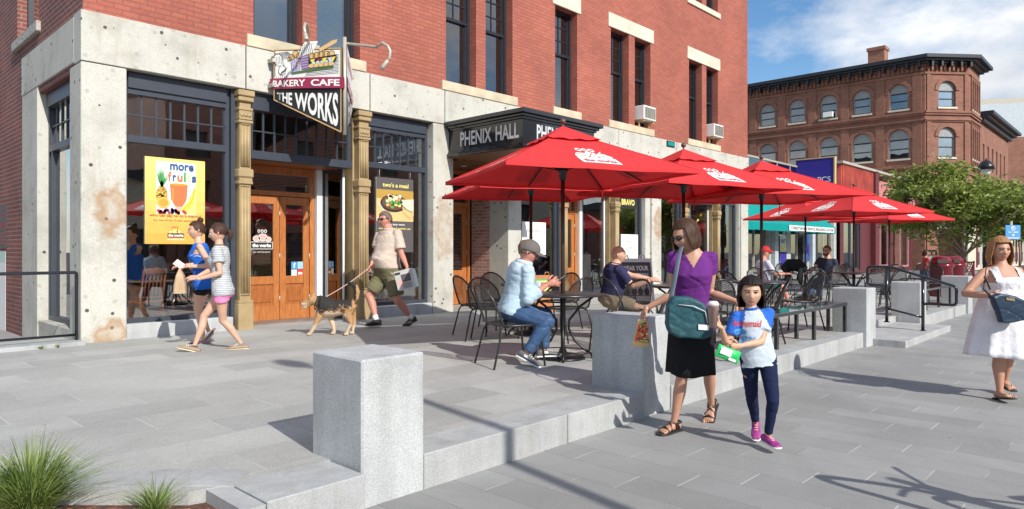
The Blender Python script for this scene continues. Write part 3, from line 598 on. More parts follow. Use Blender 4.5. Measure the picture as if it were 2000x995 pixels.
# door bays: recessed doors under a transom
def doorbay(a, c, dx0, dx1, yd=11.35, logo=False, open_right=True):
    fr = MB(); f0 = YF + .12
    fr.box(a, c, f0 - .04, f0 + .12, 3.72, 3.98); fr.box(a, c, f0 - .06, f0 + .14, 2.93, 3.06); fr.box(a, a + .06, f0, f0 + .12, 3.06, 3.72); fr.box(c - .06, c, f0, f0 + .12, 3.06, 3.72)
    f_ = fr.build('transom_frame', M['frame'], bld)
    q = MB(); q.box(a + .06, c - .06, f0 + .05, f0 + .06, 3.06, 3.72); q.build('pane', M['glass'], f_)
    q = MB()
    for i in range(1, 9): x_ = a + .06 + (c - a - .12) * i / 9; q.box(x_ - .009, x_ + .009, f0 + .03, f0 + .075, 3.06, 3.72)
    q.box(a + .062, c - .062, f0 + .028, f0 + .077, 3.38, 3.4); q.build('glazing_bars', M['frame'], f_)
    q = MB(); q.box(a - .05, c + .02, f0 + .142, yd + .3, 2.935, 2.985); q.build('soffit', M['wood_panel'], bld)
    # recess side walls
    df = MB()
    df.box(dx0, dx0 + .07, yd - .02, yd + .1, ZT, 2.93); df.box(dx1 - .09, dx1, yd - .02, yd + .1, ZT, 2.93); df.box(dx0 + .07, dx1 - .09, yd - .02, yd + .1, 2.42, 2.5); df.box(dx0 + .07, dx1 - .09, yd - .02, yd + .1, 2.8, 2.93)
    dfr = df.build('door_frame', M['wood'], bld)
    q = MB(); q.box(dx0 + .07, dx1 - .09, yd + .04, yd + .046, 2.5, 2.8); q.build('pane', M['glass'], dfr)
    mid = dx0 + (dx1 - dx0) * .53
    for (e0, e1) in ((dx0 + .075, mid - .004), (mid + .004, dx1 - .095)):
        d = MB(); s_ = .115
        for x0, x1, c0, c1 in ((e0, e0 + s_, ZT + .02, 2.41), (e1 - s_, e1, ZT + .02, 2.41), (e0 + s_, e1 - s_, 2.27, 2.41), (e0 + s_, e1 - s_, ZT + .02, ZT + .28), (e0 + s_, e1 - s_, .86, 1.0)): d.box(x0, x1, yd, yd + .05, c0, c1, bev=.004)
        do = d.build('wooden_door', M['wood'], bld)
        q = MB(); q.box(e0 + s_, e1 - s_, yd + .02, yd + .035, ZT + .28, .86); q.box(e0 + s_ + .04, e1 - s_ - .04, yd + .008, yd + .03, ZT + .33, .81, bev=.01); q.build('door_panel', M['wood_panel'], do)
        q = MB(); q.box(e0 + s_, e1 - s_, yd + .02, yd + .026, 1.0, 2.27); q.build('pane', M['glass'], do)
        q = MB()
        for z_ in (.6, 1.35, 2.1): q.tube([(e1 - .0, yd - .008, z_ - .05), (e1 - .0, yd - .008, z_ + .05)], .011, n=8)
        q.build('hinge', M['galv'], do)
    hb = MB(); hx = dx0 + .13; hb.tube([(hx, yd, .98), (hx, yd - .07, 1.0), (hx + .01, yd - .09, 1.08), (hx, yd - .07, 1.3), (hx, yd, 1.32)] if not logo else [(hx, yd, .75), (hx - .01, yd - .09, .77), (hx + .02, yd - .13, .86), (hx, yd - .09, .96), (hx, yd, .98)], .018, n=8)
    hb.build('door_handle', M['black'], do)
    # white jamb and the slanted side window
    j = MB(); j.box(dx1 + .01, dx1 + .12, yd - .1, yd + .06, ZT, 2.93); j.build('white_post', M['white'], bld)
    A = V((dx1 + .14, yd - .02, 0)); B = V((c - .03, YF + .32, 0)); D = (B - A).normalized(); Nn = V((-D.y, D.x, 0))
    sidef = MB()
    def seg(s0, s1, z0, z1, w_=.05):
        a_ = A + D * s0; b2 = A + D * s1; sidef.prism([a_ - Nn * w_ / 2, b2 - Nn * w_ / 2, b2 + Nn * w_ / 2, a_ + Nn * w_ / 2], (0, 0, z0), (0, 0, z1))
    Ls = (B - A).length; seg(0, .08, ZT, 2.93); seg(Ls - .04, Ls, ZT, 2.93); seg(.08, Ls - .04, 2.87, 2.93); seg(.08, Ls - .04, ZT, .42)
    so_ = sidef.build('side_light_frame', M['frame'], bld)
    q = MB(); q.prism([A + D * .08 - Nn * .004, A + D * (Ls - .04) - Nn * .004, A + D * (Ls - .04) + Nn * .004, A + D * .08 + Nn * .004], (0, 0, .42), (0, 0, 2.87)); q.build('pane', M['glass'], so_)
    j = MB(); j.tube([(c - .03, YF + .3, ZT), (c - .03, YF + .3, 2.93)], .022, n=8); j.build('corner_trim', M['white'], bld)
    j = MB(); j.box(a - .25, a - .2, YF + .3, yd, ZT, 2.93); j.build('side_panel', M['frame'], bld)
doorbay(5.1, 6.99, 5.25, 6.68, logo=True); doorbay(13.1, 15.03, 13.3, 14.45 + .0, yd=11.3); doorbay(18.95, 20.8, 19.1, 20.25, yd=11.3)
# main entrance under the marquee
e = MB(); e.box(10.96, 11.3, YF + .581, YF + 1.16, .55, 4.0); e.build('brick_pier', M['brick_wall'], bld)
e = MB(); e.box(10.93, 11.32, YF + .582, YF + 1.17, ZT - .1, .548, bev=.01); e.build('pier_base', M['conc'], bld)
e = MB(); e.box(9.34, 9.5, YF + .58, YF + 1.3, ZT - .1, 3.4); e.build('entrance_side_wall', M['conc'], bld)
e = MB()
yd = 11.68
for x0, x1, c0, c1 in ((9.5, 9.58, ZT, 3.3), (10.85, 10.93, ZT, 3.3), (9.58, 10.85, 2.45, 2.55), (9.58, 10.85, 3.2, 3.3)): e.box(x0, x1, yd, yd + .12, c0, c1)
ef = e.build('entrance_frame', M['wood'], bld); q = MB(); q.box(9.58, 10.85, yd + .05, yd + .06, 2.55, 3.2); q.build('pane', M['glass'], ef)
for e0, e1 in ((9.585, 10.21), (10.215, 10.845)):
    d = MB(); s_ = .13
    for x0, x1, c0, c1 in ((e0, e0 + s_, ZT + .01, 2.445), (e1 - s_, e1, ZT + .01, 2.445), (e0 + s_, e1 - s_, 2.3, 2.445), (e0 + s_, e1 - s_, ZT + .01, .42), (e0 + s_, e1 - s_, .84, 1.0)): d.box(x0, x1, yd + .03, yd + .08, c0, c1, bev=.004)
    do = d.build('entrance_door', M['wood'], bld)
    q = MB(); q.box(e0 + s_, e1 - s_, yd + .05, yd + .07, .42, .84); q.box(e0 + s_ + .03, e1 - s_ - .03, yd + .04, yd + .06, .47, .79, bev=.008); q.build('door_panel', M['wood_panel'], do)
    q = MB(); q.box(e0 + s_, e1 - s_, yd + .05, yd + .056, 1.0, 2.3); q.build('pane', M['glass'], do)
    q = MB()
    for z_ in (.6, 1.4, 2.1): q.box(e1 - .012, e1 + .012, yd + .018, yd + .03, z_ - .06, z_ + .06)
    q.build('hinge', M['galv'], do)
# marquee
mq = MB(); X0, X1, Y0 = 9.15, 11.42, 8.37
mq.box(X0 + .06, X1 - .06, Y0 + .06, YF - .032, 3.44, 3.86)
for z0, z1, o_ in ((3.34, 3.40, .0), (3.40, 3.44, .03), (3.86, 3.90, .02), (3.90, 3.95, -.02), (3.95, 4.03, -.08)): mq.box(X0 + o_, X1 - o_, Y0 + o_, YF - .034, z0, z1, bev=.008)
mo = mq.build('marquee', M['black_gloss'], bld)
q = MB(); q.box(X0 + .07, X1 - .07, Y0 + .07, YF - .035, 3.325, 3.338); q.box(9.5, 10.93, YF + .02, yd, 3.31, 3.338); q.build('soffit', M['soffit'], mo)
q = MB(); F1 = Flat(q, (X0 + .058, YF - .1, 3.5), (0, -1, 0), (0, 0, 1), .004)
for i, (w1, w0) in enumerate((('PHENIX', .28), ('HALL', 1.27))): F1.text(w1, w0, .02, .88 if i == 0 else .6, .28, M['silver'], 1, bold=.022)
q.build('lettering', None, mo); q = MB()
F2 = Flat(q, (X0 + .1, Y0 + .058, 3.5), (1, 0, 0), (0, 0, 1), .004); F2.text('PHENIX HALL', .33, .02, 1.5, .28, M['silver'], 1, bold=.022)
q.build('lettering', None, mo)
q = MB()
for x_, y_ in ((9.9, 9.4), (10.7, 9.4), (10.2, 11.1)): q.lathe([(.07, -.004), (.07, .0), (.05, .002)], o=(x_, y_, 3.305), n=16)
q.build('downlight', M['white'], mo)
# shop interior
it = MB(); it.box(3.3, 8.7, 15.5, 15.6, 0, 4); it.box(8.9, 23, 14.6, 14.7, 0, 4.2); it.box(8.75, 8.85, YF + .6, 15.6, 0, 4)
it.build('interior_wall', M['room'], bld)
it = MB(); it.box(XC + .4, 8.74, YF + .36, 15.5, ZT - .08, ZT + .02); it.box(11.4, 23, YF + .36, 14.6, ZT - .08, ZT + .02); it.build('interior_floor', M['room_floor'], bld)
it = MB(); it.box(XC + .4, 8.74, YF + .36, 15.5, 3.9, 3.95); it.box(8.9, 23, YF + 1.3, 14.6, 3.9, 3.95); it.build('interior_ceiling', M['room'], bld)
it = MB(); it.box(7.35, 7.5, YF + 1.0, 15.4, ZT, 3.9); it.build('interior_brick_pier', M['brick_old'], bld)
it = MB(); it.box(13.2, 15.0, 12.6, 12.65, ZT, 3.8); it.box(13.2, 14.9, 12.0, 12.1, 2.0, 2.05); it.build('interior_partition', M['cream'], bld)
# ================================================================ projecting bakery sign
A0 = V((5.40, 10.36, 0)); N0 = V((5.90, 9.18, 0)); B0 = V((6.80, 10.32, 0))
ps = thing('projecting_sign', 'V-shaped black bakery cafe sign with a red band and tapering white letters above the door', 'sign', (5.9, 10.4, 4.0), world=True)
def panel(A, B, za, zb, top, tip, dz=.10):
    """board from wall edge A to nose B, bottom edge from za (wall) to tip (nose)"""
    q = MB(); D = (B - A); Nn = V((-D.y, D.x, 0)).normalized() * .02
    q.prism([A + V((0, 0, za)), B + V((0, 0, tip)), B + V((0, 0, top - dz)), A + V((0, 0, top))], -Nn, Nn, M['sign_black'])
    o = q.build('sign_board', None, ps, fix=True); return o
W_ = (N0 - A0).length; TOP = 4.68; ZA = 3.86; TIP = 3.27
sb = panel(A0, N0, ZA, ZA, TOP, TIP)
# face seen from the street side: origin at A0, x towards the nose
D0 = (N0 - A0).normalized(); nf = D0.cross(V((0, 0, 1)))
if nf.dot(V((-1, -1, 0))) < 0: nf = -nf
q = MB(); fl = Flat(q, A0 + nf * .021, D0, (0, 0, 1), .003); fl.n = nf
Z = lambda z: z
# gold edge
def gl_(pts, w=.018): fl.line(pts, w, M['tan_edge'], 3)
gl_([(.01, ZA + .01), (.01, TOP - .01), (W_ - .01, TOP - .11), (W_ - .01, TIP + .01), (.01, ZA + .01)])
art = [(.03, 4.19), (W_ - .03, 4.10), (W_ - .03, TOP - .13), (.03, TOP - .03)]
fl.poly(art, P_['white'], 1)
for i in range(14): zz = 4.2 + .022 * i; fl.line([(.6 + .015 * (i % 3), zz), (W_ - .05, zz - .006)], .006, P_['black'], 2)
for i in range(12): fl.line([(.04 + .02 * i, 4.62), (.10 + .03 * i, 4.5)], .006, P_['black'], 2)
# baker with a tall hat holding a tray (plain figure)
fl.ell(.17, 4.33, .075, .085, P_['white'], 3); fl.ring(.17, 4.33, .075, .085, .010, P_['black'], 4)
fl.poly([(.06, 4.42), (.2, 4.39), (.17, 4.56), (.1, 4.6), (.02, 4.58), (.0, 4.5)], P_['white'], 4); fl.line([(.06, 4.42), (.0, 4.5), (.02, 4.58), (.1, 4.6), (.17, 4.56), (.2, 4.39)], .01, P_['black'], 5)
for k_ in range(5): fl.line([(.04 + .03 * k_, 4.43), (.03 + .03 * k_, 4.56)], .006, P_['black'], 5)
for k_ in range(6): fl.line([(.12 + .02 * k_, 4.25 + .01 * k_), (.17 + .02 * k_, 4.31 + .012 * k_)], .007, P_['black'], 4)
fl.ell(.13, 4.2, .12, .07, P_['white'], 3); 
for k_ in range(6): fl.line([(.03 + .04 * k_, 4.16), (.06 + .04 * k_, 4.24)], .008, P_['black'], 4)
fl.poly([(.36, 4.25), (W_ - .14, 4.28), (W_ - .14, 4.31), (.34, 4.28)], P_['dgreen'], 5)      # tray
fl.poly([(.36, 4.28), (.33, 4.5), (.52, 4.52), (.52, 4.29)], P_['lilac'], 4)
for k_ in range(6): fl.line([(.37 + .028 * k_, 4.28), (.34 + .034 * k_, 4.5)], .007, P_['navy'], 5)
fl.ring(.45, 4.40, .045, .045, .014, P_['pink'], 6)
for a_, b_, r_1 in ((.36, 4.52, .06), (.43, 4.56, .07), (.5, 4.53, .06), (.32, 4.5, .04)): fl.ell(a_, b_, r_1, r_1 * .8, P_['tan'], 5); fl.ring(a_, b_, r_1, r_1 * .8, .006, P_['black'], 6)
fl.poly([(.56, 4.3), (.52, 4.5), (.72, 4.52), (.68, 4.3)], P_['purple'], 6)
for k_ in range(5): fl.line([(.53 + .006 * k_, 4.47 - .04 * k_), (.71 - .006 * k_, 4.48 - .04 * k_)], .008, P_['black'], 7)
sw_ = [(.5, 4.5), (.76, 4.55), (.86, 4.72), (.62, 4.74), (.54, 4.64)]
fl.poly(sw_, P_['white'], 7)
for k_ in range(7):
    fl.line([(.54 + .035 * k_ + .012 * math.sin(j * 1.3), 4.52 + .035 * j) for j in range(6)], .007, P_['black'], 8)
# sandwich
for a_ in range(5): fl.ell(.74 + .09 * a_, 4.5 + (.01 if a_ % 2 else .0), .07, .05, P_['tan'], 6); fl.ring(.74 + .09 * a_, 4.5, .07, .05, .006, P_['black'], 7)
fl.poly([(.68, 4.46), (1.2, 4.48), (1.2, 4.38), (.68, 4.36)], P_['black'], 7)
for a_, m_ in ((.76, 'yel'), (.88, 'berry'), (.98, 'yel'), (1.08, 'lilac'), (1.14, 'yel')): fl.poly([(a_ - .05, 4.44), (a_ + .05, 4.45), (a_, 4.38)], P_[m_], 8)
for a_ in range(5): fl.ell(.78 + .08 * a_, 4.385, .035, .025, P_['mint'], 9, n=12)
for a_ in range(5): fl.ell(.74 + .09 * a_, 4.345, .06, .03, P_['tan'], 9, n=14)
fl.poly([(.9, 4.55), (1.2, 4.66), (1.22, 4.71), (1.12, 4.70), (.88, 4.6)], P_['tan'], 8)
# tapering letters
def warp_row(x0, x1, ztop, fn):
    return lambda a, b: (x0 + (x1 - x0) * a, fn(x0 + (x1 - x0) * a) + (ztop(x0 + (x1 - x0) * a) - fn(x0 + (x1 - x0) * a)) * b)
bot = lambda x: ZA + (TIP - ZA) * x / W_ + .055
topf = lambda x: 3.985 - .10 * x / W_
fl.text('THE', 0, 0, 1, 1, P_['white'], 3, bold=.03, warp=warp_row(.07, .36, topf, lambda x: bot(x)))
fl.text('WORKS', 0, 0, 1, 1, P_['white'], 3, bold=.03, warp=warp_row(.41, W_ - .06, topf, lambda x: bot(x)))
q.build('artwork', None, sb)
# red band, slightly bowed
q = MB(); n = 12; L0 = W_ + .12
def bandP(a, z, l): # a along 0..L0
    t = a / L0; bow = .035 + .04 * math.sin(math.pi * t); return A0 + D0 * (a - .07) + nf * (bow + l) + V((0, 0, z + .045 - .095 * t))
for i in range(n):
    a, b2 = L0 * i / n, L0 * (i + 1) / n
    for (z0, z1, l0, l1) in ((4.0, 4.17, .0, .0),):
        q.add([bandP(a, 4.0, 0), bandP(b2, 4.0, 0), bandP(b2, 4.17, 0), bandP(a, 4.17, 0), bandP(a, 4.0, -.02), bandP(b2, 4.0, -.02), bandP(b2, 4.17, -.02), bandP(a, 4.17, -.02)],
              [(0, 1, 2, 3), (7, 6, 5, 4), (0, 4, 5, 1), (3, 2, 6, 7)], M['maroon_sign'])
q.add([bandP(0, 4.0, 0), bandP(0, 4.17, 0), bandP(0, 4.17, -.02), bandP(0, 4.0, -.02)], [(0, 1, 2, 3)], M['maroon_sign'])
for st, a0, a1 in (('BAKERY', .07, .72), ('CAFE', .82, 1.33)):
    vs, fs = text2d(st, a1 - a0, .105, .03); q.add([bandP(a0 + x, 4.032 + y, .004) for x, y in vs], fs, P_['white'])
q.build('red_band', None, ps)
# right-hand board, same artwork seen at a raking angle
sb2 = panel(B0, N0 + V((.06, .02, 0)), ZA, ZA, TOP, TIP)
N1 = N0 + V((.06, .02, 0)); D1 = (B0 - N1).normalized(); n1_ = V((D1.y, -D1.x, 0)); W1 = (B0 - N1).length
q = MB(); fl = Flat(q, N1 + n1_ * .022, D1, (0, 0, 1), .003); fl.n = n1_
fl.poly([(.03, 4.16), (W1 - .03, 4.16), (W1 - .03, TOP - .03), (.03, TOP - .03)], P_['white'], 1)
for a_ in range(7): fl.ell(.25 + .15 * a_, 4.45 + .03 * (a_ % 2), .1, .08, P_['tan' if a_ % 2 else 'purple'], 2)
fl.rect(0, W1, 3.98, 4.16, M['maroon_sign'], 4); fl.text('BAKERY CAFE', .08, 4.02, W1 - .16, .1, P_['white'], 5, bold=.03)
bot1 = lambda x: TIP + .07 + (ZA - TIP) * x / W1
fl.text('THE', 0, 0, 1, 1, P_['white'], 3, bold=.03, warp=warp_row(.07, .5, lambda x: 3.94, bot1)); fl.text('WORKS', 0, 0, 1, 1, P_['white'], 3, bold=.03, warp=warp_row(.55, W1 - .12, lambda x: 3.94, bot1))
q.build('artwork', None, sb2)
q = MB(); q.tube([N0 + V((.03, -.01, 3.24)), N0 + V((.03, -.01, 4.75))], .03, n=10); q.build('nose_post', M['galv'], ps)
for z in (4.5, 4.1):
    for bx in (5.33, 6.78): q = MB(); q.box(bx, bx + .08, 10.3, 10.47, z - .03, z + .03); q.build('bracket', M['sill_rough'], ps)
def goose(pts, hd, label):
    t = thing('sign_lamp', label, 'lamp', pts[0], world=True, group='gooseneck sign lamps')
    q = MB(); q.tube(pts, .022, n=10); q.build('arm', M['galv'], t)
    e = V(pts[-1]); d = (V(pts[-1]) - V(pts[-2])).normalized(); q = MB(); q.tube([e - d * .02, e + d * .03, e + d * .1, e + d * .14], [.022, .032, .034, .03], n=12); q.build('lamp_head', M['galv'], t)
goose([N0 + V((.03, 0, 4.66)), N0 + V((.5, -.2, 4.66)), at(735, 92, 10.1), at(747, 84, 10), at(757, 90, 9.95), at(762, 100, 9.95), at(761, 113, 9.95), at(756, 120, 9.95)], 0, 'cream gooseneck lamp arm reaching right from the nose of the projecting sign')
goose([(6.25, YF - .03, 4.72), at(600, 78, 10.6), at(602, 68, 10.4), at(600, 48, 10.25), at(596, 46, 10.15), at(594, 56, 10.1), at(596, 66, 10.05)], 0, 'cream gooseneck lamp curling up behind the top of the projecting sign')
# speaker-like white box above sign
t = MB(); t.box(5.99, 6.22, YF - .14, YF - .0, 4.7, 4.93, bev=.01); o = t.build('junction_box', M['galv']); tag(o, 'small pale grey electrical box on the brick above the projecting sign', 'electrical box')

# ================================================================ posters in the windows
yp = YF + .19
def poster(name, a, c, z0, z1, label, fn, cat='poster', y=yp):
    q = MB(); q.box(a, c, y, y + .006, z0, z1, P_['white']); f = Flat(q, (a, y - .001, z0), (1, 0, 0), (0, 0, 1), .0011); fn(f, c - a, z1 - z0)
    o = q.build(name, None); tag(o, label, cat); return o
def fruits(f, w, h):
    for i in range(8): f.rect(0, w, h * i / 8, h * (i + 1) / 8, flatc('poster_band', tuple(a + (b - a) * i / 7 for a, b in zip((.82, .36, .06), (.86, .66, .18)))), 1)
    ax0, ax1, ay0, ay1 = w * .18, w * .84, h * .35, h * .96
    f.rect(ax0, ax1, ay0, ay1, P_['white'], 2)
    rr = random.Random(2)
    f.ell(w * .27, h * .56, w * .095, h * .12, P_['pine'], 3)
    for i in range(60): a = rr.uniform(0, 6.28); k = rr.uniform(0, .9); f.ell(w * .27 + w * .09 * k * math.cos(a), h * .56 + h * .115 * k * math.sin(a), w * .014, h * .008, P_['yel' if i % 2 else 'brown'], 4, n=6)
    for i in range(16): a = R(40 + 100 * i / 15); L_ = h * rr.uniform(.16, .3); x0 = w * .27; y0 = h * .66; f.poly([(x0 - .012, y0), (x0 + .012, y0), (max(ax0, x0 + L_ * .5 * math.cos(a)), y0 + L_ * math.sin(a))], P_['green' if i % 3 else 'dgreen'], 4 + i % 2)
    f.poly([(w * .40, h * .70), (w * .70, h * .70), (w * .68, h * .52), (w * .61, h * .44), (w * .49, h * .44), (w * .42, h * .52)], P_['coral'], 6)
    f.ell(w * .55, h * .70, w * .15, h * .015, P_['orange'], 7); f.poly([(w * .5, h * .44), (w * .6, h * .44), (w * .64, h * .385), (w * .46, h * .385)], P_['pink'], 6)
    f.rect(w * .44, w * .46, h * .5, h * .66, P_['orange'], 7)
    f.poly([(w * .82, h * .68), (w * .84, h * .66), (w * .82, h * .5), (w * .72, h * .39), (w * .57, h * .40), (w * .70, h * .5)], P_['yel'], 7); f.poly([(w * .84, h * .5), (w * .84, h * .36), (w * .64, h * .36), (w * .72, h * .42)], P_['lyel'], 8)
    f.line([(w * .82, h * .66), (w * .76, h * .5), (w * .62, h * .41)], .006, P_['brown'], 9)
    f.ell(w * .29, h * .48, w * .11, h * .065, P_['orange'], 8); f.ell(w * .29, h * .48, w * .095, h * .056, P_['lyel'], 9); f.ell(w * .29, h * .48, w * .085, h * .05, P_['orange'], 10)
    for i in range(26): f.ell(w * rr.uniform(.2, .66), h * rr.uniform(.36, .405), w * .028, h * .018, P_[rr.choice(['red', 'berry', 'navy', 'red', 'coral'])], 9, n=10)
    f.text('more', w * .40, h * .865, w * .40, h * .075, P_['navy'], 11, bold=.03)
    xs = w * .37
    for ch_, m_, ww, dh, dy in (('f', 'coral', .055, .115, 0), ('r', 'navy', .06, .075, 0), ('u', 'coral', .09, .075, 0), ('i', 'green', .04, .115, 0), ('t', 'lyel', .06, .1, 0), ('s', 'navy', .08, .075, 0)):
        f.text(ch_, xs, h * .735, w * ww, h * dh, P_[m_], 11, bold=.035); xs += w * (ww + .018)
    f.text('who can say no to a mango?', w * .07, h * .305, w * .86, h * .042, P_['brown'], 3, bold=.02)
    f.text('try one of our 5 new smoothies', w * .13, h * .255, w * .74, h * .034, P_['brown'], 3, bold=.02)
    logo(f, w * .36, h * .04, w * .28, h * .17, P_['brown'], P_['white'], P_['lyel'])
def logo(f, x, y, w, h, dark, light, fruit, l=4, tag_=True):
    f.rect(x, x + w, y + h * .2, y + h * .5, dark, l); f.text('the works', x + w * .05, y + h * .27, w * .9, h * .18, light, l + 1, bold=.04)
    for a, b, r_, k in ((.2, .6, .15, 1), (.42, .64, .2, 2), (.7, .62, .17, 2), (.85, .58, .1, 1)): f.ell(x + w * a, y + h * b, w * r_, h * r_ * .8, fruit, l + k, n=14); f.ring(x + w * a, y + h * b, w * r_, h * r_ * .8, w * .02, dark, l + k + 1, 14)
    for a in (.3, .45, .6): f.ring(x + w * a, y + h * .92, w * .06, h * .06, w * .02, dark, l + 3, 10)
    if tag_: f.text('eat well feel good', x, y, w, h * .13, light, l, bold=.02)
poster('window_poster', wallx(283, yp), wallx(400, yp), 1.55, 2.82, 'tall orange and yellow fruit poster hanging in the left corner shop window', fruits)
def meal(f, w, h):
    f.rect(0, w, 0, h, P_['char'], 1); f.rect(0, w, h * .42, h * .84, P_['tan'], 2); f.rect(0, w, h * .72, h * .84, P_['pine'], 3)
    f.ell(w * .46, h * .66, w * .36, h * .12, P_['black'], 4, n=28); f.ell(w * .46, h * .67, w * .32, h * .10, P_['brown'], 5, n=28)
    rr = random.Random(5)
    for i in range(90):
        a = rr.uniform(0, 6.28); k = rr.uniform(0, 1) ** .6
        f.ell(w * .46 + w * .27 * k * math.cos(a), h * .69 + h * .085 * k * math.sin(a), w * rr.uniform(.02, .05), h * rr.uniform(.012, .025), P_[rr.choice(['green', 'dgreen', 'tan', 'lyel', 'coral', 'white', 'green', 'pink'])], 6 + i % 5, n=8)
    f.poly([(w * .68, h * .71), (w, h * .73), (w, h * .58), (w * .9, h * .56), (w * .7, h * .63)], P_['cream'] if 'cream' in P_ else M['cream'], 12)
    f.poly([(w * .68, h * .62), (w * .9, h * .55), (w, h * .58), (w, h * .50), (w * .9, h * .46), (w * .7, h * .55)], P_['tan'], 13)
    for i in range(10): f.ell(w * (.72 + .025 * i), h * (.60 - .006 * i), w * .02, h * .012, P_['green' if i % 2 else 'pink'], 14, n=7)
    f.line([(w * .06, h * .66), (w * .24, h * .52)], .02, P_['mint'], 5)
    f.text("two's a meal", w * .16, h * .875, w * .70, h * .06, P_['lyel'], 5, bold=.02)
    f.text('choose any two:', w * .12, h * .355, w * .64, h * .035, P_['white'], 5, bold=.02); f.text('soup, half salad, half sandwich, mac', w * .06, h * .30, w * .86, h * .035, P_['lyel'], 5, bold=.02)
poster('window_poster', wallx(735, yp), wallx(807, yp), 1.42, 2.84, "dark two's a meal poster with a salad bowl, behind the dog walker", meal)
q = MB()
for x_ in (wallx(741, yp), wallx(801, yp)): q.tube([(x_, yp, 2.84), (x_, yp, 3.05)], .004, n=5)
tag(q.build('poster_chain', M['silver']), "thin silver chains holding up the two's a meal poster", 'chain')
# door graphics: white logo and small stickers, on the glass
q = MB(); f = Flat(q, (5.46, 11.369 - .004, 0), (1, 0, 0), (0, 0, 1), .0006)
f.rect(.02, .42, 1.48, 1.60, P_['black'], 1); f.line([(.02, 1.48), (.42, 1.48), (.42, 1.60), (.02, 1.60), (.02, 1.48)], .008, P_['white'], 2); f.text('the works', .05, 1.51, .34, .065, P_['white'], 3, bold=.04); f.text('eat well feel good', .07, 1.41, .3, .03, P_['white'], 1)
for a, b, r1 in ((.13, 1.66, .07), (.24, 1.68, .09), (.34, 1.65, .06)): f.ell(a, b, r1, r1 * .75, P_['pink'], 2, n=16); f.ring(a, b, r1, r1 * .75, .008, P_['white'], 3)
for a in (.17, .23, .29): f.ring(a, 1.79, .025, .03, .01, P_['white'], 3, 10)
tag(q.build('door_decal', None), 'white and pink fruit logo decal on the left wooden door glass', 'decal')
q = MB(); f = Flat(q, (6.22, 11.369 - .004, 0), (1, 0, 0), (0, 0, 1), .0008)
f.rect(.02, .13, 1.12, 1.25, P_['blue'], 1); f.text('f', .06, 1.14, .04, .09, P_['white'], 2, bold=.04); f.rect(.14, .25, 1.12, 1.25, P_['sky'], 1); f.rect(.02, .13, .99, 1.11, P_['mint'], 1); f.rect(.14, .25, .99, 1.11, P_['red'], 1); f.rect(.155, .235, 1.02, 1.06, P_['white'], 2)
tag(q.build('door_stickers', None), 'four small blue, green and red square stickers on the right wooden door glass', 'stickers')
# papers in second shop, Bravo sign
poster('paper_notice', wallx(1018, yp) + .03, wallx(1066, yp), 1.35, 2.12, 'large white now opening notice taped in the window left of the brown umbrella pole', lambda f, w, h: (f.text('RECLAIMING', w * .2, h * .7, w * .6, h * .06, P_['char'], 1), f.text('A SPACE', w * .25, h * .5, w * .4, h * .05, P_['char'], 1)), 'notice')
poster('paper_notice', wallx(1213, yp), wallx(1246, yp), 1.1, 1.9, 'white now closed notice in the window behind the bald man', lambda f, w, h: (f.text('NOW', w * .35, h * .7, w * .3, h * .07, P_['char'], 1), f.text('CLOSED', w * .3, h * .5, w * .4, h * .07, P_['char'], 1)), 'notice')
poster('window_sign', wallx(1209, yp) + .02, wallx(1240, yp) + .1, 2.62, 2.95, 'black panel with gold lettering high in the shop window above the bald man', lambda f, w, h: (f.rect(0, w, 0, h, P_['black'], 1), f.text('BRAVO', w * .12, h * .25, w * .74, h * .5, P_['lyel'], 2, bold=.03)), 'sign')
# things in the windows
def mobile_(x, y, z, label):
    q = MB(); rr = random.Random(4)
    for i in range(16):
        th = rr.uniform(0, 6.28); ph = math.acos(rr.uniform(-1, 1)); d = V((math.sin(ph) * math.cos(th), math.sin(ph) * math.sin(th), math.cos(ph)))
        q.tube([V((x, y, z)), V((x, y, z)) + d * .14, V((x, y, z)) + d * .34], [.06, .05, .003], M['yellow'] if i % 3 else M['orange'], n=6, smooth=False)
    q.tube([(x, y, z), (x, y, 3.9)], .004, P_['black'], n=4)
    tag(q.build('star_lantern', None), label, 'star')
mobile_(wallx(1366, 11.1), 11.1, 2.55, 'spiky gold and orange star hanging in the doorway behind the purple shirt')
# ================================================================ other wall things
wk = MB(); yy = 15.6; y0w, y1w = wally(2, XC), wally(13, XC)
z0w, z1w = 1.52, 2.35
wk.box(XC - .012, XC - .002, min(y0w, y1w), max(y0w, y1w), 1.5, 2.28, bev=.003)
wq = Flat(wk, (XC - .0125, max(y0w, y1w), 1.5), (0, -1, 0), (0, 0, 1), .001); wd_ = abs(y0w - y1w)
wq.text('NO', wd_ * .3, .55, wd_ * .4, .12, P_['char'], 1); wq.text('PARKING', wd_ * .1, .36, wd_ * .8, .1, P_['red'], 1)
for i in range(4): wq.rect(wd_ * .15, wd_ * .85, .08 + .06 * i, .095 + .06 * i, P_['char'], 1)
tag(wk.build('wall_sign', M['cream']), 'small weathered cream no parking plate on the dark side brick', 'sign')
wk = MB(); wk.box(XC - .006, XC - .002, 15.2, 18, -.1, 1.24, M['white']); wk.box(XC - .008, XC - .0021, 15.2, 18, 1.24, 1.44, P_['mint'])
tag(wk.build('painted_patch', None), 'old white and pale green painted patch on the side brick wall', 'painted patch')
